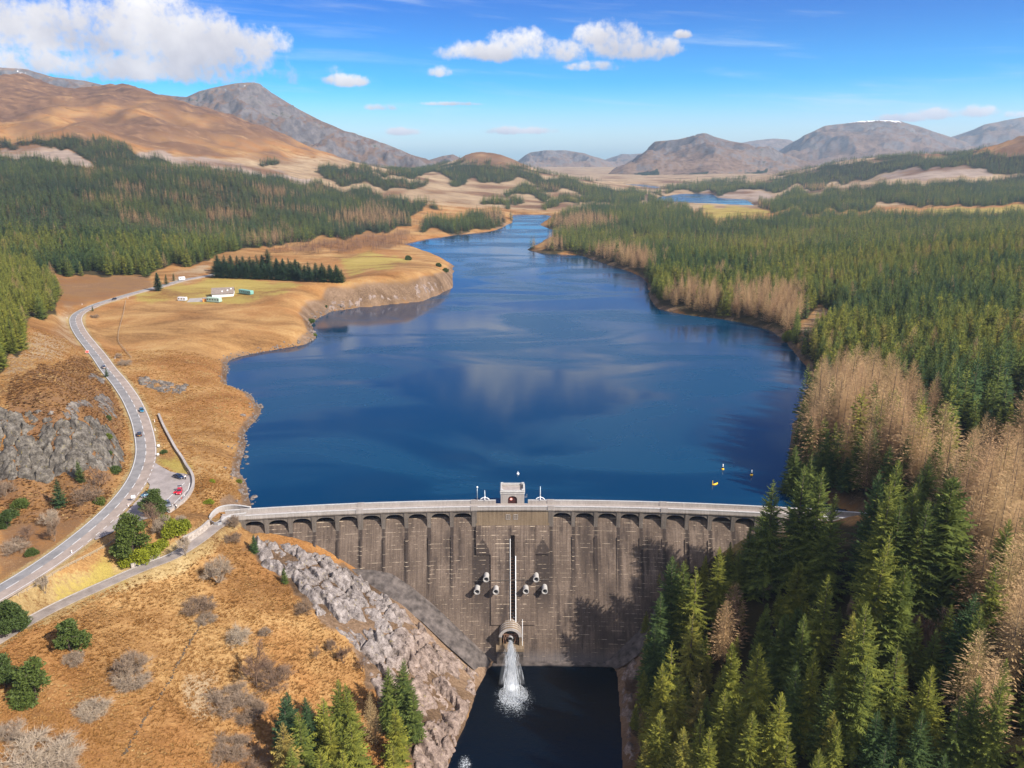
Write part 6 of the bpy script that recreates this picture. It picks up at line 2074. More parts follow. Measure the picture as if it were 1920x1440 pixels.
b.tube([(-0.45, 0.30, 1.55), (-0.45, 0.24, 1.55)], 0.5, 18)
sg_ = b.build('round_sign', 'sign_red', gh)
b = MB()
b.tube([(-0.45, 0.238, 1.55), (-0.45, 0.225, 1.55)], 0.34, 18)
b.build('sign_face', 'cloth_white', sg_)
b = MB()
b.tube([(-0.45, 0.224, 1.55), (-0.45, 0.21, 1.55)], 0.15, 12)
b.build('sign_centre', 'sign_red', sg_)
b = MB()
for k in range(7):
    y = 0.8 + 0.9 * k
    b.tube([(4.9, y, -1.2 - 0.42 * k + 3.4), (4.9, y, -0.2 - 0.42 * k + 3.4)], 0.04, 5)
for dz_ in (0.0, -0.5, -1.0):
    b.tube([(4.9, 0.8, 3.2 + dz_), (4.9, 6.2, 0.68 + dz_)], 0.04, 5)
b.tube([(4.0, 1.0, 1.9), (4.9, 1.0, 1.9)], 0.05, 5)
b.tube([(4.0, 6.0, 0.0), (4.9, 6.0, 0.0)], 0.05, 5)
b.build('stair_railing', 'galvanised', gh)
for px, hh, lb in ((909, 3.6, 'white mast on a curved four-armed base left of the gatehouse'), (1013, 5.0, 'taller white mast on a curved four-armed base right of the gatehouse')):
    c0 = at_z(px, 939, 4.76)
    s = math.atan2(c0[0] - AX, c0[1] - AY) * AR
    e = empty('mast', tuple(A(s, 4.62, 4.76)), 0, label=lb, cat='mast')
    b = MB()
    b.tube([(0, 0, 0.9), (0, 0, hh * 0.75), (0, 0, hh)], [0.17, 0.12, 0.05], 8)
    b.build('pole', 'white_paint', e, True)
    b = MB()
    for k in range(4):
        a = k * math.pi / 2
        ca, sa = math.cos(a), math.sin(a) * 0.25
        b.tube([(1.45 * ca, 1.45 * sa, -0.02), (1.35 * ca, 1.35 * sa, 0.4), (0.9 * ca, 0.9 * sa, 0.72), (0.1 * ca, 0.1 * sa, 0.92)], 0.14, 6)
    b.build('base_arms', 'white_paint', e, True)
    b = MB()
    b.lathe([(0.2, 0.8), (0.36, 0.95), (0.3, 1.15), (0.14, 1.3)], n=10)
    b.build('collar', 'white_paint', e, True)
c0 = at_z(895, 939, 4.76)
s = math.atan2(c0[0] - AX, c0[1] - AY) * AR
e = empty('lamp_post', tuple(A(s, 4.62, 4.76)), 0, label='slim lamp post with a round white head on the dam parapet', cat='lamp post')
b = MB()
b.tube([(0, 0, 0), (0, 0, 4.4)], [0.13, 0.08], 8)
b.build('pole', 'galvanised', e, True)
b = MB()
b.lathe([(0.05, 4.35), (0.26, 4.5), (0.32, 4.75), (0.22, 4.98), (0.04, 5.08)], n=10)
b.build('lamp_head', 'lamp_glass', e, True)

# valve house at the foot of the slot
vx = float(at_y(957, 1200, 222)[0])
VH = Vector((vx, 221.6, -35.6))
vh = empty('valve_house', tuple(VH), 0, label='vaulted concrete valve house at the foot of the dam with water shooting out', cat='valve house')


def vault(b, ro, ri, y0, y1, zs, n=14):
    vs, fs = [], []
    for y in (y0, y1):
        for r_ in (ro, ri):
            for k in range(n + 1):
                w = math.pi * k / n
                vs.append((r_ * math.cos(w), y, zs + r_ * 0.85 * math.sin(w)))
    m1 = n + 1
    for k in range(n):
        fs += [(k, k + 1, m1 + k + 1, m1 + k), (2 * m1 + k + 1, 2 * m1 + k, 3 * m1 + k, 3 * m1 + k + 1), (k + 1, k, 2 * m1 + k, 2 * m1 + k + 1), (m1 + k, m1 + k + 1, 3 * m1 + k + 1, 3 * m1 + k)]
    b.add(vs, fs)


b = MB()
vault(b, 3.5, 2.85, 0, 7.0, 3.1)
b.box(-3.5, -2.85, 0, 7.0, -0.2, 3.1)
b.box(2.85, 3.5, 0, 7.0, -0.2, 3.1)
b.build('shell', 'ochre_concrete', vh)
b = MB()
for y in (1.2, 2.4, 3.6, 4.8):
    vault(b, 3.62, 3.48, y, y + 0.35, 3.1)
b.build('roof_rib', 'pale_concrete', vh)
b = MB()
vault(b, 3.75, 2.75, -0.25, 0.0, 3.1)
b.build('front_arch', 'pale_concrete', vh)
MB().box(-2.85, 2.85, 4.9, 5.2, -0.2, 5.9).build('back_wall', 'shade_black', vh)  # wall coloured near-black to put the interior's shade into it
b = MB()
for x in (-2.2, -1.4, 1.5, 2.2):
    b.box(x - 0.11, x + 0.11, 0.9, 1.1, 0, 4.6)
b.box(-2.8, 2.8, 0.85, 1.15, 3.3, 3.55)
b.box(-1.3, 1.3, 0.7, 0.95, 2.75, 2.95)
b.tube([(1.2, 0.8, 0.2), (2.1, 0.8, 3.4)], 0.12, 6)
b.tube([(-1.2, 0.8, 0.2), (-2.1, 0.8, 3.4)], 0.12, 6)
b.build('steel_frame', 'rusty_steel', vh)
b = MB()
b.tube([(0, 4.8, 2.1), (0, 1.5, 2.1), (0, 0.9, 2.1), (0, 0.2, 2.1)], [1.15, 1.15, 0.95, 0.72], 16, False)
b.build('jet_valve', 'galvanised', vh, True)
MB().box(-4.6, 4.4, -1.9, 8, -1.2, -0.2).build('platform', 'ochre_concrete', vh)
MB().box(-4.4, -1.6, -1.6, 8, -8, -1.21).build('plinth', 'apron_concrete', vh)
MB().box(1.9, 4.2, -1.6, 8, -8, -1.21).build('plinth', 'apron_concrete', vh)
MB().box(-1.6, 1.9, 0.4, 8, -8, -1.21).build('plinth', 'apron_concrete', vh)
b = MB()
b.tube([(0.9, 7.2, 7.5), (0.9, 6.0, 6.4), (3.9, 5.2, 6.2), (3.9, 0.2, 6.0), (3.9, 0.1, -0.2)], 0.09, 6)
b.build('conduit', 'white_paint', vh)

# drifting spray round the jet and over the place where it strikes the pool
m, t = material('thin_mist')
t.node('ShaderNodeOutputMaterial', {'Volume': t.node('ShaderNodeVolumePrincipled', {'Color': (0.97, 0.98, 1.0), 'Density': 0.055, 'Anisotropy': 0.2})}, None)
for nm_, rads, dens_ in (('mist', (0.6, 1.3, 2.1, 2.8, 3.6, 4.2), 'thin_mist'),):
    b = MB()
    pp_ = []
    for q in np.linspace(0.02, 1.29, 6):
        pp_.append((vx + 0.35 * q, 221.4 - 10.6 * q, -33.5 + 1.1 * q - 4.9 * q * q + (0.0 if q < 1.2 else 0.25)))
    b.tube(pp_, list(rads), 14)
    o = b.build(nm_, dens_, None, True, kind='stuff')
    o['label'] = 'white %s hanging round the water jet below the valve house' % nm_
# the jet of water: ropes of falling water that break up into drops
m, t = material('white_water')
pos = t.node('ShaderNodeTexCoord', out=3)
n = t.noise(t.vm('MULTIPLY', pos, (3.0, 1.0, 0.7)), 1.2, 5, 0.7)
c = t.ramp(n, [(0.35, (0.55, 0.60, 0.66)), (0.6, (0.85, 0.87, 0.90))])
dif = t.node('ShaderNodeBsdfPrincipled', {'Base Color': c, 'Roughness': 0.55})
trn = t.node('ShaderNodeBsdfTranslucent', {'Color': c})
mx_ = t.node('ShaderNodeMixShader', {0: 0.4, 1: dif, 2: trn})
t.node('ShaderNodeOutputMaterial', {'Surface': mx_}, None)
org = Vector((vx, 221.6, -35.6 + 2.1))
gr_ = np.random.default_rng(3)
V, Fq = [], []
for k in range(2300):
    a, rr = gr_.random() * 6.28, abs(gr_.normal(0, 0.45))
    v0 = np.array([0.35 + rr * 2.9 * math.cos(a) * 0.72, -10.6 + rr * 1.6 * math.sin(a), 1.1 + rr * 1.5 * math.sin(a)])
    p0 = np.array([org.x + 0.45 * rr * math.cos(a), org.y - 0.2, org.z + 0.45 * rr * math.sin(a)])
    ta = gr_.uniform(0.0, 1.25)
    tb = ta + gr_.uniform(0.08, 0.30)
    w = 0.012 + 0.026 * ta * gr_.uniform(0.5, 1.3)
    P = []
    for q in np.linspace(ta, tb, 4):
        p = p0 + v0 * q + np.array([0, 0, -4.9 * q * q])
        if p[2] < POOL_Z + 0.05:
            p[2] = POOL_Z + 0.05
        P.append(p)
    b0 = len(V)
    for i, p in enumerate(P):
        ww = w * (0.35, 1.0, 0.8, 0.15)[i]
        V += [p + np.array([-ww, 0, 0]), p + np.array([0, -ww, ww * 0.5]), p + np.array([ww, 0, 0]), p + np.array([0, ww, -ww * 0.5])]
    for i in range(3):
        for s_ in range(4):
            Fq.append((b0 + i * 4 + s_, b0 + i * 4 + (s_ + 1) % 4, b0 + (i + 1) * 4 + (s_ + 1) % 4, b0 + (i + 1) * 4 + s_))
# splash crown where it strikes
for k in range(8000):
    a, rr = gr_.random() * 6.28, gr_.random() ** 0.75 * 1.25
    p = np.array([vx + 0.9 + 3.6 * rr * math.cos(a), 207.0 + 4.2 * rr * math.sin(a) - 1.5, POOL_Z + 0.05 + abs(gr_.normal(0, 0.45)) * (1.2 - rr)])
    w = gr_.uniform(0.015, 0.06)
    b0 = len(V)
    V += [p + np.array(d_) * w for d_ in ((-1, 0, 0), (0, -1, 0.2), (1, 0, 0), (0, 1, -0.1), (-.3, 0, 1.4), (0, -.3, 1.4), (.3, 0, 1.4), (0, .3, 1.4))]
    for s_ in range(4):
        Fq.append((b0 + s_, b0 + (s_ + 1) % 4, b0 + 4 + (s_ + 1) % 4, b0 + 4 + s_))
me = np_mesh('water_jet', np.array(V), np.array(Fq), ['white_water'], True)
obj('water_jet', me, label='white jet of water falling from the valve house into the dark pool', kind='stuff', cat='water')
# ------------------------------------------------------------------ roads
def asphalt(name, lo, mid, hi):
    m, t = material(name)
    pos = t.node('ShaderNodeTexCoord', out=3)
    a = t.noise(pos, 0.25, 4, 0.6)
    b = t.noise(pos, 2.5, 4, 0.7)
    v = t.m('ADD', t.m('MULTIPLY', a, 0.65), t.m('MULTIPLY', b, 0.35))
    finish(t, t.ramp(v, [(0.35, lo), (0.5, mid), (0.66, hi)]), 0.88, b, 0.3, 0.02, spec=0.25)


asphalt('lane_grey', (0.15, 0.145, 0.145), (0.205, 0.195, 0.192), (0.26, 0.245, 0.24))
asphalt('lane_pink', (0.21, 0.17, 0.145), (0.28, 0.225, 0.19), (0.34, 0.275, 0.235))
asphalt('parking_tar', (0.20, 0.172, 0.158), (0.27, 0.232, 0.215), (0.34, 0.295, 0.275))
asphalt('service_tar', (0.16, 0.135, 0.12), (0.23, 0.195, 0.175), (0.31, 0.265, 0.235))
simple('line_paint', (0.62, 0.61, 0.59), 0.6, 0.1, 3.0)


def frame(P):
    d = np.gradient(P[:, :2], axis=0)
    d /= np.linalg.norm(d, axis=1)[:, None] + 1e-9
    return d, np.stack([d[:, 1], -d[:, 0]], -1)          # tangent, right-hand normal


def ribbon(P, a, b, dz, thick=0.0, dz2=None):
    """flat strip from lateral A to lateral B (right positive)"""
    _, nrm_ = frame(P)
    L = P.copy()
    L[:, :2] += nrm_ * a
    L[:, 2] += dz
    Rr = P.copy()
    Rr[:, :2] += nrm_ * b
    Rr[:, 2] += dz
    n = len(P)
    mb = MB()
    if not thick:
        return mb.add(np.vstack([L, Rr]), [(i, n + i, n + i + 1, i + 1) for i in range(n - 1)])
    L0, R0 = L.copy(), Rr.copy()
    L0[:, 2] -= thick
    R0[:, 2] -= thick
    f = []
    for i in range(n - 1):
        f += [(i, n + i, n + i + 1, i + 1), (2 * n + i, i, i + 1, 2 * n + i + 1), (n + i, 3 * n + i, 3 * n + i + 1, n + i + 1)]
    f += [(0, 2 * n, 3 * n, n), (n - 1, 2 * n - 1, 4 * n - 1, 3 * n - 1)]
    return mb.add(np.vstack([L, Rr, L0, R0]), f)


HW = 3.55
rootr = empty('road', (0, 0, 0), kind='structure')
ribbon(ROAD, -HW - 0.25, -0.001, 0.0, 0.5).build('lane', 'lane_grey', rootr, label='grey tarmac lane')
ribbon(ROAD, 0.001, HW + 0.25, 0.0, 0.5).build('lane', 'lane_pink', rootr, label='pinkish tarmac lane')
ribbon(ROAD, -HW, -HW + 0.18, 0.012).build('edge_line', 'line_paint', rootr)
lay_t = seg_dist(ROAD[:, 0], ROAD[:, 1], LAY)
solid = lay_t > 7.5
i0 = 0
for i in range(1, len(ROAD) + 1):
    if i == len(ROAD) or solid[i] != solid[i0]:
        if solid[i0] and i - i0 > 2:
            ribbon(ROAD[i0:i + 1], HW - 0.18, HW, 0.012).build('edge_line', 'line_paint', rootr)
        elif not solid[i0]:
            for k in range(i0, i - 1, 2):
                ribbon(ROAD[k:k + 2], HW - 0.18, HW, 0.012).build('edge_dash', 'line_paint', rootr)
        i0 = i
k = 2
while k < len(ROAD) - 4:
    ribbon(ROAD[k:k + 3], -0.1, 0.1, 0.014).build('centre_dash', 'line_paint', rootr)
    k += 4
# parking place
def lay_z(x, y):
    _, tt = seg_dist(np.atleast_1d(x), np.atleast_1d(y), ROAD[::3], closed=False, want_t=True)
    return np.interp(tt * 3, np.arange(len(ROAD)), ROAD[:, 2])


Lr, _ = resample(np.vstack([LAY, LAY[:1]]), 3.0)
bm = bmesh.new()
zl = lay_z(Lr[:-1, 0], Lr[:-1, 1])
bm.faces.new([bm.verts.new((p[0], p[1], z_ - 0.03)) for p, z_ in zip(Lr[:-1], zl)])
bmesh.ops.triangulate(bm, faces=bm.faces[:])
me = bpy.data.meshes.new('parking_place')
bm.to_mesh(me)
bm.free()
if sum(p.normal.z for p in me.polygons) < 0:
    me.flip_normals()
me.materials.append(MATS['parking_tar'])
park = obj('parking_place', me, kind='structure')
for (a_, b_) in (((306, 943), (346, 905)), ((322, 947), (352, 918)), ((300, 950), (318, 960)), ((356, 905), (352, 921))):
    q = np.array([at_z(a_[0], a_[1], 7.2), at_z(b_[0], b_[1], 7.2)])
    q, _ = resample(q, 2.0)
    q[:, 2] = lay_z(q[:, 0], q[:, 1])
    ribbon(q, -0.1, 0.1, 0.0).build('bay_line', 'line_paint', park)
# service road to the dam
serv = empty('service_road', (0, 0, 0), kind='structure')
ribbon(ACC, -1.9, 1.9, 0.0, 0.5).build('carriageway', 'service_tar', serv)
ribbon(ACC, 1.91, 2.2, 0.16, 0.5).build('kerb', 'pale_concrete', serv)


def wall_thing(name, pxs, zoff, h, th, mat, cmat, label, cat, step=2.0, zs=None):
    if zs is None:
        W_ = np.array([ground(*q) for q in pxs])
    else:
        W_ = np.array([at_z(q[0], q[1], z_) for q, z_ in zip(pxs, zs)])
    P_, s_ = resample(spline(W_, 6), step)
    if zs is None:
        P_[:, 2] = hgt(P_[:, 0], P_[:, 1])
    P_[:, 2] += zoff
    e = empty(name, tuple(P_[len(P_) // 2]), label=label, cat=cat)
    inv = Matrix.Translation(-Vector(e.location))
    o = ribbon(P_, -th / 2, th / 2, h, h + 1.0).build('wall', mat, e)
    o.matrix_parent_inverse = inv
    if cmat:
        o = ribbon(P_, -th / 2 - 0.08, th / 2 + 0.08, h + 0.18, 0.17).build('coping', cmat, e)
        o.matrix_parent_inverse = inv
    return e


wall_thing('stone_wall', [(298, 780), (306, 800), (318, 823), (330, 845), (342, 862), (354, 882), (362, 897), (363, 912), (358, 926), (348, 939), (334, 951), (318, 963)], 0, 1.0, 0.7, 'dry_stone', 'pale_concrete', 'curved pale stone wall running round the parking place', 'wall')
wall_thing('retaining_wall', [(393, 988), (380, 1000), (362, 1012), (345, 1022)], 0.2, 2.0, 0.6, 'dry_stone', 'pale_concrete', 'pale retaining wall on the upper side of the service road near the dam gate', 'wall')
wall_thing('retaining_wall', [(300, 1047), (282, 1053), (262, 1060), (246, 1067)], 0.0, 1.3, 0.6, 'dry_stone', 'pale_concrete', 'low stone wall under the yellow-green bushes along the service road', 'wall')
wall_thing('wing_wall', [(394, 975), (399, 966), (408, 958), (418, 954), (434, 952), (452, 953), (470, 956)], 0, 0.9, 0.5, 'pale_concrete', 'coping', 'pale curved wing wall behind the left end of the dam road', 'wall', 1.0, [3.9] * 7)
wall_thing('wing_wall', [(416, 981), (422, 976), (432, 971), (446, 969), (462, 967)], 0, 0.9, 0.5, 'pale_concrete', 'coping', 'pale curved wing wall in front of the left end of the dam road', 'wall', 1.0, [3.7] * 5)
gt = wall_thing('road_gate', [(395, 980), (402, 984), (409, 985), (416, 983)], 0, 0.9, 0.2, 'galvanised', None, 'grey gate closing the dam road between the two wing walls', 'gate', 1.0, [3.4] * 4)
# crash barrier on the verge
W_ = np.array([ground(*q) for q in [(-20, 1143), (40, 1114), (90, 1087), (150, 1054), (218, 1015)]])
P_, _ = resample(spline(W_, 8), 2.4)
P_[:, 2] = hgt(P_[:, 0], P_[:, 1])
e = empty('crash_barrier', tuple(P_[len(P_) // 2]), label='long two-railed wooden barrier on the verge between road and service road', cat='barrier')
inv = Matrix.Translation(-Vector(e.location))
post_me = MB().box(-0.1, 0.1, -0.1, 0.1, -0.5, 0.95).mesh('post', 'wood')
for q in P_:
    o = obj('post', post_me, e)
    o.location = Vector(q) - Vector(e.location)
for dz_ in (0.45, 0.82):
    o = ribbon(P_, -0.16, -0.08, dz_ + 0.12, 0.24).build('rail', 'wood', e)
    o.matrix_parent_inverse = inv
simple('mossy_stone', (0.10, 0.07, 0.045), 0.95, 0.5, 1.5, bd=0.1)
# ruined wall across the orange field
W_ = np.array([ground(*q) for q in [(402, 1118), (388, 1150), (372, 1180), (350, 1215), (333, 1248), (310, 1290), (285, 1330), (260, 1370), (238, 1405), (228, 1418)]])
P_, s_ = resample(spline(W_, 8), 0.7)
P_[:, :2] += np.stack([fbm(s_ / 5, s_ * 0, 3), fbm(s_ / 5, s_ * 0 + 5, 3)], -1) * 0.8
P_[:, 2] = hgt(P_[:, 0], P_[:, 1])
e = empty('ruined_wall', tuple(P_[len(P_) // 2]), label='long ruined dry stone wall crossing the orange field down to the bottom edge', cat='wall')
stone_me = []
for k in range(4):
    bm = bmesh.new()
    bmesh.ops.create_icosphere(bm, subdivisions=1, radius=0.34)
    for v_ in bm.verts:
        v_.co *= random.uniform(0.7, 1.2)
        v_.co.z *= 0.65
    me = bpy.data.meshes.new('stone')
    bm.to_mesh(me)
    bm.free()
    me.materials.append(MATS['mossy_stone'])
    stone_me.append(me)
nst = 0
for q, s_v in zip(P_, s_):
    if fbm(np.array([s_v / 9]), np.array([2.0]), 2)[0] < -0.22 or nst > 150:
        continue
    nst += 1
    o = obj('stone', stone_me[nst % 4], e)
    o.location = Vector(q) - Vector(e.location) + Vector((random.gauss(0, 0.15), random.gauss(0, 0.15), 0.05))
    o.rotation_euler = (random.random(), random.random(), random.random() * 6)
    k = random.uniform(0.6, 1.5)
    o.scale = (k, k, k * 0.8)
# wire fence on the far pasture
W_ = np.array([ground(*q) for q in [(236, 566), (231, 592), (224, 618), (222, 640), (232, 655), (246, 672)]])
P_, _ = resample(spline(W_, 6), 5.0)
P_[:, 2] = hgt(P_[:, 0], P_[:, 1])
e = empty('field_fence', tuple(P_[len(P_) // 2]), label='old post and wire fence running down the pasture below the upper road bend', cat='fence')
inv = Matrix.Translation(-Vector(e.location))
pm = MB().box(-0.12, 0.12, -0.12, 0.12, -0.4, 1.3).mesh('post', 'wood')
for q in P_:
    o = obj('post', pm, e)
    o.location = Vector(q) - Vector(e.location)
for dz_ in (0.4, 0.8, 1.15):
    o = ribbon(P_, -0.03, 0.03, dz_ + 0.03, 0.06).build('wire', 'rusty_steel', e)
    o.matrix_parent_inverse = inv

# ------------------------------------------------------------------ road signs and marker posts
def sign(px, py, label, w, h, board, back, rz, pole=2.4):
    p = ground(px, py)
    e = empty('road_sign', tuple(p), rz, label=label, cat='road sign')
    b = MB()
    b.tube([(-w * 0.3, 0, -0.4), (-w * 0.3, 0, pole)], 0.06, 6)
    b.tube([(w * 0.3, 0, -0.4), (w * 0.3, 0, pole)], 0.06, 6)
    b.build('post', 'galvanised', e)
    MB().box(-w / 2, w / 2, -0.09, -0.06, pole - h, pole).build('board', board, e)
    MB().box(-w / 2 - 0.06, w / 2 + 0.06, -0.058, -0.03, pole - h - 0.06, pole + 0.06).build('board_back', back, e)
    return e


sign(251, 941, 'white road sign on two grey posts beside the road opposite the island', 1.3, 1.0, 'white_paint', 'black_paint', 0.5, 2.4)
sign(298, 840, 'small white sign with black back, upper of the two by the parking place', 0.9, 0.9, 'white_paint', 'black_paint', 0.2, 1.5)
sign(297, 857, 'small white sign on the verge, lower of the two by the parking place', 0.8, 0.8, 'white_paint', 'black_paint', 0.3, 1.4)
sign(164, 664, 'pink and white sign at the outer edge of the upper bend', 1.5, 1.2, 'cloth_red', 'white_paint', 0.6, 2.0)
post_ = None
for px, py, lb in [(241, 951, 'white marker post at the lower end of the grass island'), (135, 1039, 'white marker post beside the lower road, near its right edge line'), (216, 673, 'white marker post right of the road by the grey bush'), (126, 597, 'white marker post outside the upper bend'), (154, 572, 'white marker post on the far side of the upper bend'),
                   (240, 560, 'white marker post by the road near the lone spruce'), (290, 792, 'white marker post on the verge above the stone wall'), (291, 808, 'second white marker post on the verge, below the one above the wall')]:
    p = ground(px, py)
    e = empty('marker_post', tuple(p), random.random(), label=lb, cat='marker post', group='white marker posts along the road')
    MB().box(-0.12, 0.12, -0.06, 0.06, -0.3, 1.15, 0.02).build('post', 'white_paint', e)
    MB().box(-0.10, 0.10, -0.075, -0.062, 0.75, 0.95).build('reflector', 'sign_red', e)

# ------------------------------------------------------------------ cars
def car(loc, rz, paint, label, L=4.3, Wd=1.78, Ht=1.48, hatch=True, opened=False):
    e = empty('car', tuple(loc), rz, label=label, cat='car')
    # stations along x (front is +x): x, floor, shoulder height, half width
    hl = L / 2
    st = [(-hl, 0.42, 0.78, 0.70), (-hl + 0.12, 0.30, 0.92, 0.82), (-hl + 0.9, 0.22, 0.96, 0.89), (0, 0.20, 0.93, 0.89), (hl - 1.25, 0.22, 0.90, 0.88), (hl - 0.35, 0.28, 0.74, 0.82), (hl, 0.40, 0.60, 0.66)]
    k = Wd / 1.78
    vs, fs = [], []
    for x, z0, z1, w in st:
        w *= k
        vs += [(x, -w * 0.94, z0), (x, -w, z0 + 0.22), (x, -w * 0.97, z1 - 0.06), (x, -w * 0.86, z1), (x, w * 0.86, z1), (x, w * 0.97, z1 - 0.06), (x, w, z0 + 0.22), (x, w * 0.94, z0)]
    for i in range(len(st) - 1):
        for j in range(8):
            fs.append((i * 8 + j, i * 8 + (j + 1) % 8, (i + 1) * 8 + (j + 1) % 8, (i + 1) * 8 + j))
    fs += [tuple(range(8))[::-1], tuple((len(st) - 1) * 8 + j for j in range(8))]
    MB().add(vs, fs).build('body', paint, e, True)
    xr, xf = (-hl + 0.25, hl - 1.2) if hatch else (-hl + 0.55, hl - 1.25)
    tr, tf = (-hl + 0.75, 0.25) if hatch else (-hl + 1.25, 0.2)
    g_ = [(xr, 0.94, 0.80), (tr, Ht - 0.07, 0.62), (tf, Ht - 0.05, 0.62), (xf, 0.90, 0.78)]
    b = MB()
    vs = []
    for x, z, w in g_:
        vs += [(x, -w * k, z), (x, w * k, z)]
    b.add(vs, [(1, 0, 2, 3), (5, 4, 6, 7), (0, 6, 4, 2), (1, 3, 5, 7)])
    b.build('windows', 'glass_dark', e)
    b = MB()
    b.hexa([(tr - 0.02, -0.61 * k, Ht - 0.085), (tf + 0.02, -0.61 * k, Ht - 0.065), (tf + 0.02, 0.61 * k, Ht - 0.065), (tr - 0.02, 0.61 * k, Ht - 0.085), (tr + 0.1, -0.53 * k, Ht), (tf - 0.1, -0.53 * k, Ht), (tf - 0.1, 0.53 * k, Ht), (tr + 0.1, 0.53 * k, Ht)])
    b.build('roof', paint, e)
    b = MB()
    for sgn in (-1, 1):
        for (xa, za, wa), (xb, zb, wb) in ((g_[0], g_[1]), (g_[2], g_[3]), ((-0.25, 0.93, 0.79), (-0.35, Ht - 0.06, 0.62))):
            b.tube([(xa, sgn * wa * k, za), (xb, sgn * wb * k, zb)], 0.045, 5)
    b.build('pillars', paint, e)
    for sgn in (-1, 1):
        for x in (-hl + 0.78, hl - 0.82):
            b = MB()
            b.tube([(x, sgn * (0.70 * k), 0.31), (x, sgn * (0.90 * k), 0.31)], 0.31, 14)
            wh = b.build('wheel', 'tyre', e)
            b = MB()
            b.tube([(x, sgn * (0.90 * k), 0.31), (x, sgn * (0.915 * k), 0.31)], 0.19, 10)
            b.build('rim', 'galvanised', wh)
        MB().box(hl - 0.20, hl - 0.01, sgn * 0.56 * k - 0.14, sgn * 0.56 * k + 0.14, 0.56, 0.66).build('headlight', 'lamp_glass', e)
        MB().box(-hl - 0.02, -hl + 0.10, sgn * 0.60 * k - 0.12, sgn * 0.60 * k + 0.12, 0.62, 0.80).build('tail_light', 'sign_red', e)
        MB().box(0.55, 0.72, sgn * 0.98 * k - 0.09, sgn * 0.98 * k + 0.09, 0.92, 1.06).build('mirror', paint, e)
    MB().box(-hl - 0.03, -hl + 0.05, -0.26, 0.26, 0.46, 0.58).build('number_plate', 'amber', e)
    if opened:
        b = MB()
        b.hexa([(-0.2, -0.9, 0.35), (0.75, -0.9, 0.35), (0.95, -1.75, 0.35), (0.9, -1.78, 0.35), (-0.2 + 0.85, -0.86, 0.95), (0.78, -0.86, 0.95), (1.0, -1.72, 0.95), (0.95, -1.75, 0.95)])
        b.build('open_door', paint, e)
        MB().box(-hl + 0.05, -hl + 0.8, -0.7, 0.7, Ht + 0.30, Ht + 0.36).build('open_tailgate', 'glass_dark', e)
    return e


def on_road(px, py, lat, rev):
    q = ground(px, py)
    d, tt = seg_dist(np.array([q[0]]), np.array([q[1]]), ROAD, closed=False, want_t=True)
    i = int(np.clip(tt[0], 1, len(ROAD) - 2))
    tg, nr = frame(ROAD)
    p = ROAD[i].copy()
    p[:2] += nr[i] * lat
    return p + np.array([0, 0, 0.01]), math.atan2(tg[i, 1], tg[i, 0]) + (math.pi if rev else 0)


car(*on_road(262, 817, -1.75, False), 'car_black', 'black car driving away on the grey lane of the road below the blue car')
car(*on_road(263, 772, 1.85, True), 'car_teal', 'bright blue hatchback coming down the pinkish lane of the road')
car(*on_road(196, 690, -1.6, False), 'car_grey', 'dark grey car climbing towards the upper road bend', hatch=False)
car(*on_road(202, 562, 1.6, True), 'car_black', 'small dark car on the straight after the upper bend')


def parked(pa, pb, paint, label, **kw):
    a_, b_ = at_z(*pa, 7.2), at_z(*pb, 7.2)
    c_ = (a_ + b_) / 2
    c_[2] = lay_z(c_[0], c_[1])[0] - 0.02
    return car(c_, math.atan2(b_[1] - a_[1], b_[0] - a_[0]), paint, label, **kw)


parked((325, 893), (345, 899), 'car_navy', 'dark navy saloon parked across the top of the parking place', L=4.6, hatch=False)
parked((339, 916), (334, 931), 'car_red', 'bright red hatchback with its door and tailgate open in the parking place', opened=True)
parked((284, 926), (268, 931), 'car_steel', 'steel blue car parked behind the leaning pine')
parked((312, 940), (317, 953), 'car_grey', 'dark blue-grey car parked at the near end of the parking place')
parked((230, 993), (242, 984), 'car_grey', 'grey car half hidden behind the tall pine at the lower parking mouth')

# ------------------------------------------------------------------ people
def skinned(name, verts, edges, mat, parent):
    bm = bmesh.new()
    ly = bm.verts.layers.skin.verify()
    vv = []
    for i, (p, r_) in enumerate(verts):
        v_ = bm.verts.new(p)
        v_[ly].radius = (r_, r_)
        v_[ly].use_root = (i == 0)
        vv.append(v_)
    for a_, b_ in edges:
        bm.edges.new((vv[a_], vv[b_]))
    me = bpy.data.meshes.new(name)
    bm.to_mesh(me)
    bm.free()
    me.materials.append(MATS[mat])
    o = obj(name, me, parent)
    o.modifiers.new('skin', 'SKIN')
    o.modifiers.new('smooth', 'SUBSURF').levels = 1
    return o


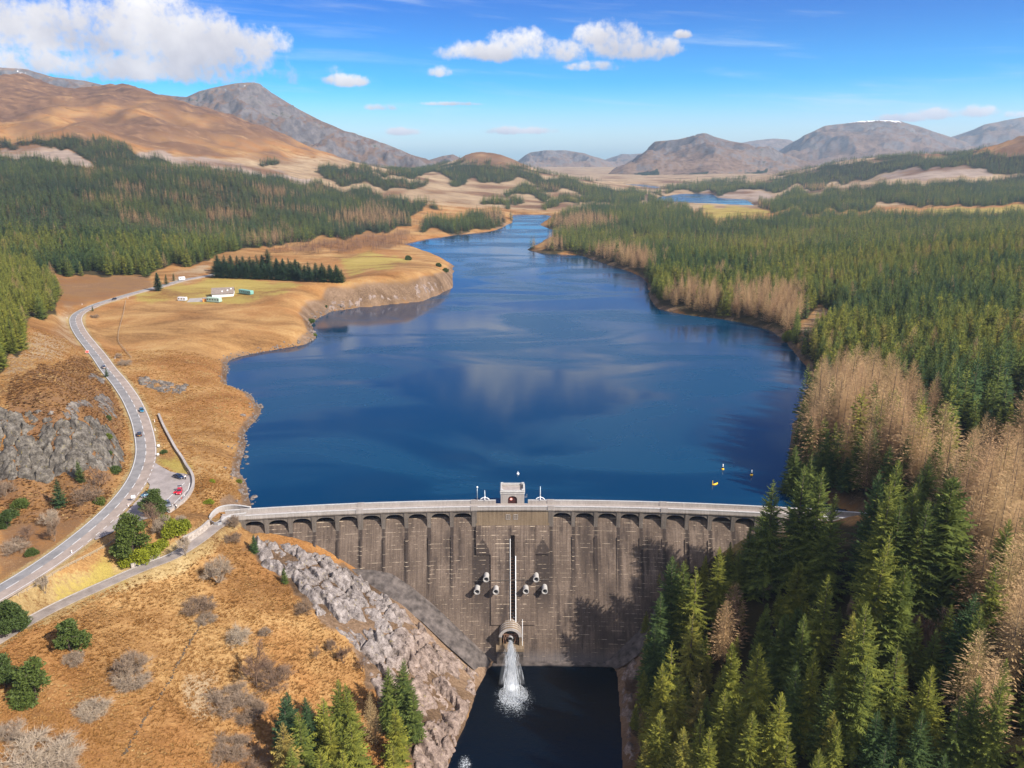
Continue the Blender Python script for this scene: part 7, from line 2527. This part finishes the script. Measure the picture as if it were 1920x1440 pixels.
def person(px, py, top, legs, label, rz=0.0, arm=0.0, stride=0.0):
    p = at_z(px, py, 7.2)
    p[2] = lay_z(p[0], p[1])[0] - 0.03
    e = empty('person', tuple(p), rz, label=label, cat='person')
    e.scale = (1, 1, 1)
    s = stride
    body = [((0, 0, 0.95), .13), ((0, 0, 1.18), .13), ((0, 0, 1.40), .14), ((0, 0, 1.52), .06), ((0.01, 0, 1.63), .095), ((0.0, 0, 1.72), .08),
            ((0, .17, 1.40), .07), ((0.03, .24, 1.14), .05), ((0.10 + arm, .25, 0.92 + arm), .04), ((0.14 + arm, .25, 0.82 + arm), .045),
            ((0, -.17, 1.40), .07), ((0.02, -.24, 1.14), .05), ((0.08, -.25, 0.92), .04), ((0.10, -.25, 0.82), .045),
            ((0, .10, 0.90), .10), ((s * .5, .11, 0.50), .075), ((s * .6 - .03, .11, 0.08), .05), ((s * .6 + .14, .11, 0.04), .04),
            ((0, -.10, 0.90), .10), ((-s * .3, -.11, 0.50), .075), ((-s - .03, -.11, 0.08), .05), ((-s + .14, -.11, 0.04), .04)]
    ed = [(0, 1), (1, 2), (2, 3), (3, 4), (4, 5), (2, 6), (6, 7), (7, 8), (8, 9), (2, 10), (10, 11), (11, 12), (12, 13), (0, 14), (14, 15), (15, 16), (16, 17), (0, 18), (18, 19), (19, 20), (20, 21)]
    skinned('body', body, ed, 'skin', e)
    g_ = 0.025
    jk = [(q, r_ + g_) for q, r_ in [body[i] for i in (0, 1, 2, 6, 7, 8, 10, 11, 12)]]
    skinned('jacket', jk, [(0, 1), (1, 2), (2, 3), (3, 4), (4, 5), (2, 6), (6, 7), (7, 8)], top, e)
    tr = [((0, 0, 0.93), .145)] + [(body[i][0], body[i][1] + g_) for i in (14, 15, 16, 18, 19, 20)]
    skinned('trousers', tr, [(0, 1), (1, 2), (2, 3), (0, 4), (4, 5), (5, 6)], legs, e)
    skinned('hair', [((-0.02, 0, 1.66), .10), ((-0.02, 0, 1.75), .085)], [(0, 1)], 'hair', e)


person(348, 899, 'cloth_white', 'cloth_black', 'person in a white top and dark trousers standing at the nose of the navy saloon', 2.6)
person(353, 892, 'cloth_black', 'cloth_black', 'person in black clothes by the stone wall above the navy saloon', 1.0)
person(346, 934, 'cloth_white', 'cloth_blue', 'person in a white top walking past the red hatchback along the wall', 3.6, 0.0, 0.2)
person(341, 939, 'cloth_red', 'cloth_black', 'person in a red jacket beside the red hatchback', 3.9, 0.12, 0.25)
person(331, 953, 'cloth_white', 'cloth_black', 'person in a pale coat by the wall at the near end of the parking place', 0.4)
person(327, 951, 'cloth_black', 'cloth_blue', 'person in dark clothes next to the blue-grey parked car', 0.9)

# ------------------------------------------------------------------ barn and caravans
C_, D_, B_ = ground(398, 559), ground(438, 556), ground(372, 557)
u = (D_ - C_)[:2]
Lb = float(np.linalg.norm(u))
ang = math.atan2(u[1], u[0])
Wb = 13.0
zb = float(min(C_[2], D_[2], B_[2])) - 0.2
e = empty('barn', (C_[0], C_[1], zb), ang, label='long white barn with a grey slate roof on the green pasture', cat='barn')
b = MB()
hw, rg = 3.2, 6.6
b.add([(0, 0, -1), (Lb, 0, -1), (Lb, Wb, -1), (0, Wb, -1), (0, 0, hw), (Lb, 0, hw), (Lb, Wb, hw), (0, Wb, hw), (0, Wb / 2, rg), (Lb, Wb / 2, rg)], [(0, 1, 5, 4), (2, 3, 7, 6), (1, 2, 6, 9, 5), (3, 0, 4, 8, 7), (3, 2, 1, 0)])
b.build('wall', 'whitewash', e)
b = MB()
dn = Vector((0, -(rg - hw), Wb / 2)).normalized()
for y0, y1 in ((-0.6, Wb / 2), (Wb + 0.6, Wb / 2)):
    z0 = hw - 0.6 * (rg - hw) / (Wb / 2)
    b.hexa([(-0.5, y0, z0 + 0.05), (Lb + 0.5, y0, z0 + 0.05), (Lb + 0.5, y1, rg + 0.05), (-0.5, y1, rg + 0.05), (-0.5, y0, z0 + 0.3), (Lb + 0.5, y0, z0 + 0.3), (Lb + 0.5, y1, rg + 0.3), (-0.5, y1, rg + 0.3)])
rf = b.build('roof', 'slate', e)
for k, (fx_, fy_) in enumerate(((0.45, 0.30), (0.70, 0.42), (0.86, 0.66))):
    x = Lb * fx_
    y = -0.6 + (Wb / 2 + 0.6) * fy_
    z = hw + y * (rg - hw) / (Wb / 2) + 0.32
    sl = (rg - hw) / (Wb / 2)
    MB().hexa([(x, y, z), (x + 0.9, y, z), (x + 0.9, y + 1.2, z + 1.2 * sl), (x, y + 1.2, z + 1.2 * sl), (x, y, z + 0.06), (x + 0.9, y, z + 0.06), (x + 0.9, y + 1.2, z + 0.06 + 1.2 * sl), (x, y + 1.2, z + 0.06 + 1.2 * sl)]).build('skylight', 'whitewash', rf)
MB().box(-0.12, -0.01, Wb * 0.32, Wb * 0.60, -0.2, 3.6).build('door', 'cloth_blue', e)


def caravan(pa, pb, h, w, mat, label, name='caravan', cat='caravan', wheels=True):
    a_, b_ = ground(*pa), ground(*pb)
    L = float(np.linalg.norm((b_ - a_)[:2]))
    e = empty(name, tuple((a_ + b_) / 2), math.atan2(b_[1] - a_[1], b_[0] - a_[0]), label=label, cat=cat)
    b = MB()
    sec = [(-L / 2, 0.75, h - 0.55, w / 2 - 0.15), (-L / 2 + 0.25, 0.45, h - 0.12, w / 2), (L / 2 - 0.25, 0.45, h - 0.12, w / 2), (L / 2, 0.75, h - 0.55, w / 2 - 0.15)]
    vs, fs = [], []
    for x, z0, z1, ww in sec:
        vs += [(x, -ww, z0), (x, ww, z0), (x, ww, z1), (x, ww * 0.7, z1 + 0.12), (x, -ww * 0.7, z1 + 0.12), (x, -ww, z1)]
    for i in range(3):
        for j in range(6):
            fs.append((i * 6 + j, i * 6 + (j + 1) % 6, (i + 1) * 6 + (j + 1) % 6, (i + 1) * 6 + j))
    fs += [tuple(range(6))[::-1], tuple(18 + j for j in range(6))]
    b.add(vs, fs).build('body', mat, e)
    n = max(2, int(L / 2.2))
    for k in range(n):
        x = -L / 2 + L * (k + 0.5) / n
        MB().box(x - 0.5, x + 0.5, -w / 2 - 0.03, -w / 2 + 0.05, h * 0.48, h * 0.74).build('window', 'glass_dark', e)
    for x in (-L * 0.2, L * 0.2):
        b = MB()
        b.tube([(x, -w / 2 + 0.05, 0.32), (x, -w / 2 + 0.3, 0.32)], 0.32, 10)
        b.tube([(x, w / 2 - 0.3, 0.32), (x, w / 2 - 0.05, 0.32)], 0.32, 10)
        b.build('wheels', 'tyre', e)
    return e


caravan((335, 564), (350, 565), 3.0, 2.6, 'car_white', 'white touring caravan on the grass left of the barn')
caravan((390, 566), (414, 568), 3.6, 3.4, 'pale_green', 'pale green static caravan in front of the barn')
caravan((451, 551), (473, 553), 3.4, 3.2, 'sea_green', 'sea-green static caravan on the pasture right of the barn')
caravan((335, 526), (347, 525), 2.9, 2.3, 'car_white', 'white van parked by the side road behind the lone spruce', 'van', 'van')
p = ground(385, 565)
e = empty('garden_shed', tuple(p), 0.3, label='small orange-brown shed between caravan and barn gable', cat='shed')
MB().box(-1.7, 1.7, -1.5, 1.5, -0.4, 2.2).build('wall', 'orange_paint', e)
b = MB()
b.add([(-1.9, -1.7, 2.15), (1.9, -1.7, 2.15), (1.9, 1.7, 2.15), (-1.9, 1.7, 2.15), (-1.9, 0, 3.1), (1.9, 0, 3.1)], [(0, 1, 5, 4), (2, 3, 4, 5), (1, 2, 5), (3, 0, 4), (3, 2, 1, 0)])
b.build('roof', 'slate', e)
q = [ground(*c) for c in ((350, 567), (381, 566), (378, 559), (356, 560))]
b = MB()
b.hexa([(p[0], p[1], p[2] - 0.5) for p in q] + [(p[0], p[1], p[2] + 0.12) for p in q])
b.build('yard', 'pale_concrete', None, kind='structure')

# ------------------------------------------------------------------ buoys on the loch
def buoy(px, py, kind, label):
    p = at_z(px, py, 0)
    e = empty('buoy', (p[0], p[1], 0), random.random(), label=label, cat='buoy')
    e.scale = (0.75, 0.75, 0.75)
    if kind == 'pillar':
        b = MB()
        b.lathe([(0.35, -0.5), (0.75, -0.2), (0.78, 0.35), (0.45, 0.6), (0.30, 0.7)], n=12)
        b.build('float', 'amber', e, True)
        b = MB()
        b.lathe([(0.34, 0.7), (0.30, 1.5)], n=10)
        b.build('lower_band', 'black_paint', e)
        b = MB()
        b.lathe([(0.30, 1.501), (0.26, 2.3)], n=10)
        b.build('upper_band', 'white_paint', e)
        b = MB()
        b.lathe([(0.1, 2.3), (0.3, 2.5), (0.3, 2.75), (0.05, 2.95)], n=10)
        b.build('top_mark', 'white_paint', e)
    else:
        b = MB()
        b.tube([(-1.9, 0.7, 0.15), (-0.9, 0.1, 0.2), (0.2, -0.15, 0.2), (1.3, -0.1, 0.2), (2.0, 0.2, 0.12)], [0.28, 0.42, 0.42, 0.38, 0.2], 10)
        b.build('float', 'amber', e, True)
        b = MB()
        b.tube([(-1.9, 0.7, 0.1), (-2.0, 0.75, 2.4)], [0.25, 0.12], 8)
        b.build('pillar', 'amber', e)
    return e


buoy(1355, 880, 'pillar', 'yellow pillar buoy with white top, farther of the two upright ones')
buoy(1409, 891, 'pillar', 'yellow pillar buoy with white top nearest the right bank trees')
buoy(1342, 908, 'boom', 'yellow floating boom with a short upright post on the loch')
p = at_z(971, 889, 0)
e = empty('mooring_buoy', (p[0], p[1], 0), label='small white mooring buoy on the loch behind the gatehouse', cat='buoy')
b = MB()
b.lathe([(0.05, -0.4), (0.4, -0.25), (0.55, 0.15), (0.42, 0.5), (0.12, 0.62)], n=12)
b.build('float', 'white_paint', e, True)
b = MB()
b.tube([(0, 0, 0.6), (0, 0, 1.2)], 0.09, 6)
b.build('ring_post', 'white_paint', e)

# ------------------------------------------------------------------ loose boulders along the shore
bould = []
for k in range(5):
    bm = bmesh.new()
    bmesh.ops.create_icosphere(bm, subdivisions=2, radius=1.0)
    for v_ in bm.verts:
        n_ = fbm(np.array([v_.co.x * 1.3 + k * 9]), np.array([v_.co.y * 1.3 + v_.co.z * 1.7]), 3)[0]
        v_.co *= 1 + 0.45 * n_
        v_.co.z *= 0.7
    me = bpy.data.meshes.new('boulder')
    bm.to_mesh(me)
    bm.free()
    me.materials.append(MATS['granite'])
    a = me.color_attributes.new('stone', 'FLOAT_COLOR', 'POINT')
    a.data.foreach_set('color', np.tile(np.array([0.45, 0.3, 0, 1], np.float32), len(me.vertices)))
    bould.append(me)
sh = LAKE
sh, _ = resample(sh, 1.6)
gb = np.random.default_rng(21)
sel = (sh[:, 0] < 40) & (sh[:, 1] < 620) & (sh[:, 1] > 244)
Pb = sh[sel]
Pb = np.repeat(Pb, 3, 0) + gb.normal(0, 2.2, (len(Pb) * 3, 2))
zb_ = hgt(Pb[:, 0], Pb[:, 1])
k_ = zb_ > -0.9
Pb, zb_ = Pb[k_], zb_[k_]
s_ = gb.uniform(0.2, 0.75, len(Pb)) * (1 + (gb.random(len(Pb)) > 0.95) * 1.2)
scatter('shore_stones', np.stack([Pb[:, 0], Pb[:, 1], zb_], -1), np.stack([s_, s_ * gb.uniform(0.8, 1.4, len(s_)), s_], -1), gb.uniform(0, 6, (len(s_), 3)) * np.array([0.15, 0.15, 1]), s_ * 0, lib('boulder', bould), 5, 4)

# dead tussocks over the near hillside and low heather on the knoll give the ground its nap
def tuft(seed, n, h, r):
    g_ = np.random.default_rng(seed)
    V = []
    for _ in range(n):
        a = g_.random() * 6.28
        c_ = np.array([math.cos(a), math.sin(a), 0]) * r * g_.random() * 0.5
        d_ = np.array([math.cos(a) * 0.8, math.sin(a) * 0.8, g_.uniform(0.5, 1.0)]) * h
        w_ = np.array([-math.sin(a), math.cos(a), 0]) * r * 0.16
        V += [c_ - w_, c_ + w_, c_ + d_]
    return np.array(V)


m, t = material('dead_grass')
ti = tint_of(t)
finish(t, t.ramp(ti, [(0.0, (0.10, 0.05, 0.024)), (0.4, (0.285, 0.138, 0.042)), (0.7, (0.385, 0.208, 0.072)), (1.0, (0.50, 0.35, 0.16))]), 0.9, spec=0.05, trans=0.25)
tufts = lib('tussock', [tri_mesh('tussock', tuft(70 + k, 26, 0.55, 0.7), 'dead_grass') for k in range(4)])
gt_ = np.random.default_rng(31)
n = 95000
Xt = gt_.uniform(-150, -10, n)
Yt = gt_.uniform(118, 262, n)
zt = hgt(Xt, Yt)
tpx, tpy = to_px(Xt, Yt, zt)
okk = in_poly(tpx, tpy, [(-20, 1180), (60, 1165), (200, 1108), (330, 1055), (420, 1000), (475, 1050), (535, 1095), (600, 1165), (660, 1215), (700, 1300), (770, 1460), (-20, 1460)]) | (in_poly(tpx, tpy, [(300, 790), (470, 740), (480, 770), (450, 880), (468, 930), (400, 960), (370, 930), (360, 890)]))
okk &= (fbm(Xt / 7, Yt / 7, 3) + gt_.normal(0, 0.35, n) > -0.25) & (hgt(Xt, Yt, ROADD) > 3.4) & (Yt < arc_y(Xt) - 3.0) | (okk & (Yt > arc_y(Xt) + 4))
okk &= hgt(Xt, Yt, rock) < 0.5
Xt, Yt, zt = Xt[okk], Yt[okk], zt[okk]
tt_ = np.clip(0.58 + 0.5 * fbm(Xt / 14, Yt / 14, 3) + gt_.normal(0, 0.10, len(Xt)), 0.42, 1)
s_ = gt_.uniform(0.3, 0.85, len(Xt))
X2, Y2 = gt_.uniform(-340, -60, 150000), gt_.uniform(200, 440, 150000)
z2 = hgt(X2, Y2)
qx, qy = to_px(X2, Y2, z2)
hm = hgt(X2, Y2, heather)
k2 = (hgt(X2, Y2, ROADD) > 4.6) & (hgt(X2, Y2, SD) > 3) & (hgt(X2, Y2, rock) < 0.4) & (hgt(X2, Y2, green) < 0.4) & (hgt(X2, Y2, floor_) < 0.4) & (qx > -40) & (qy > 560) & (Y2 > arc_y(X2) + 3)
k2 &= ~in_poly(X2, Y2, LAY) & (gt_.random(len(X2)) < 0.55 + 0.45 * (hm > 0.3)) & (fbm(X2 / 8, Y2 / 8, 3) + gt_.normal(0, 0.3, len(X2)) > -0.15)
X2, Y2, z2, hm = X2[k2], Y2[k2], z2[k2], hm[k2]
t2 = np.where((hm > 0.3) & (gt_.random(len(X2)) < 0.72), gt_.uniform(0.0, 0.22, len(X2)), np.clip(0.68 + 0.5 * fbm(X2 / 14, Y2 / 14, 3) + gt_.normal(0, 0.1, len(X2)), 0.45, 1))
s2 = gt_.uniform(0.4, 1.05, len(X2))
Xt, Yt, zt, tt_, s_ = np.r_[Xt, X2], np.r_[Yt, Y2], np.r_[zt, z2], np.r_[tt_, t2], np.r_[s_, s2]
scatter('dead_grass', np.stack([Xt, Yt, zt - 0.05], -1), np.stack([s_, s_, s_ * gt_.uniform(0.6, 1.2, len(s_))], -1), np.stack([s_ * 0, s_ * 0, gt_.uniform(0, 6.28, len(s_))], -1), tt_, tufts, 4, 5)

# ------------------------------------------------------------------ haze
m, t = material('thin_haze')
pv = t.node('ShaderNodeVolumePrincipled', {'Color': (0.60, 0.80, 1.0), 'Density': HAZE_DENSITY, 'Anisotropy': 0.1})
t.node('ShaderNodeOutputMaterial', {'Volume': pv}, None)
MB().box(-17000, 17000, -300, 15500, -60, 790).build('haze', 'thin_haze', None, kind='stuff')
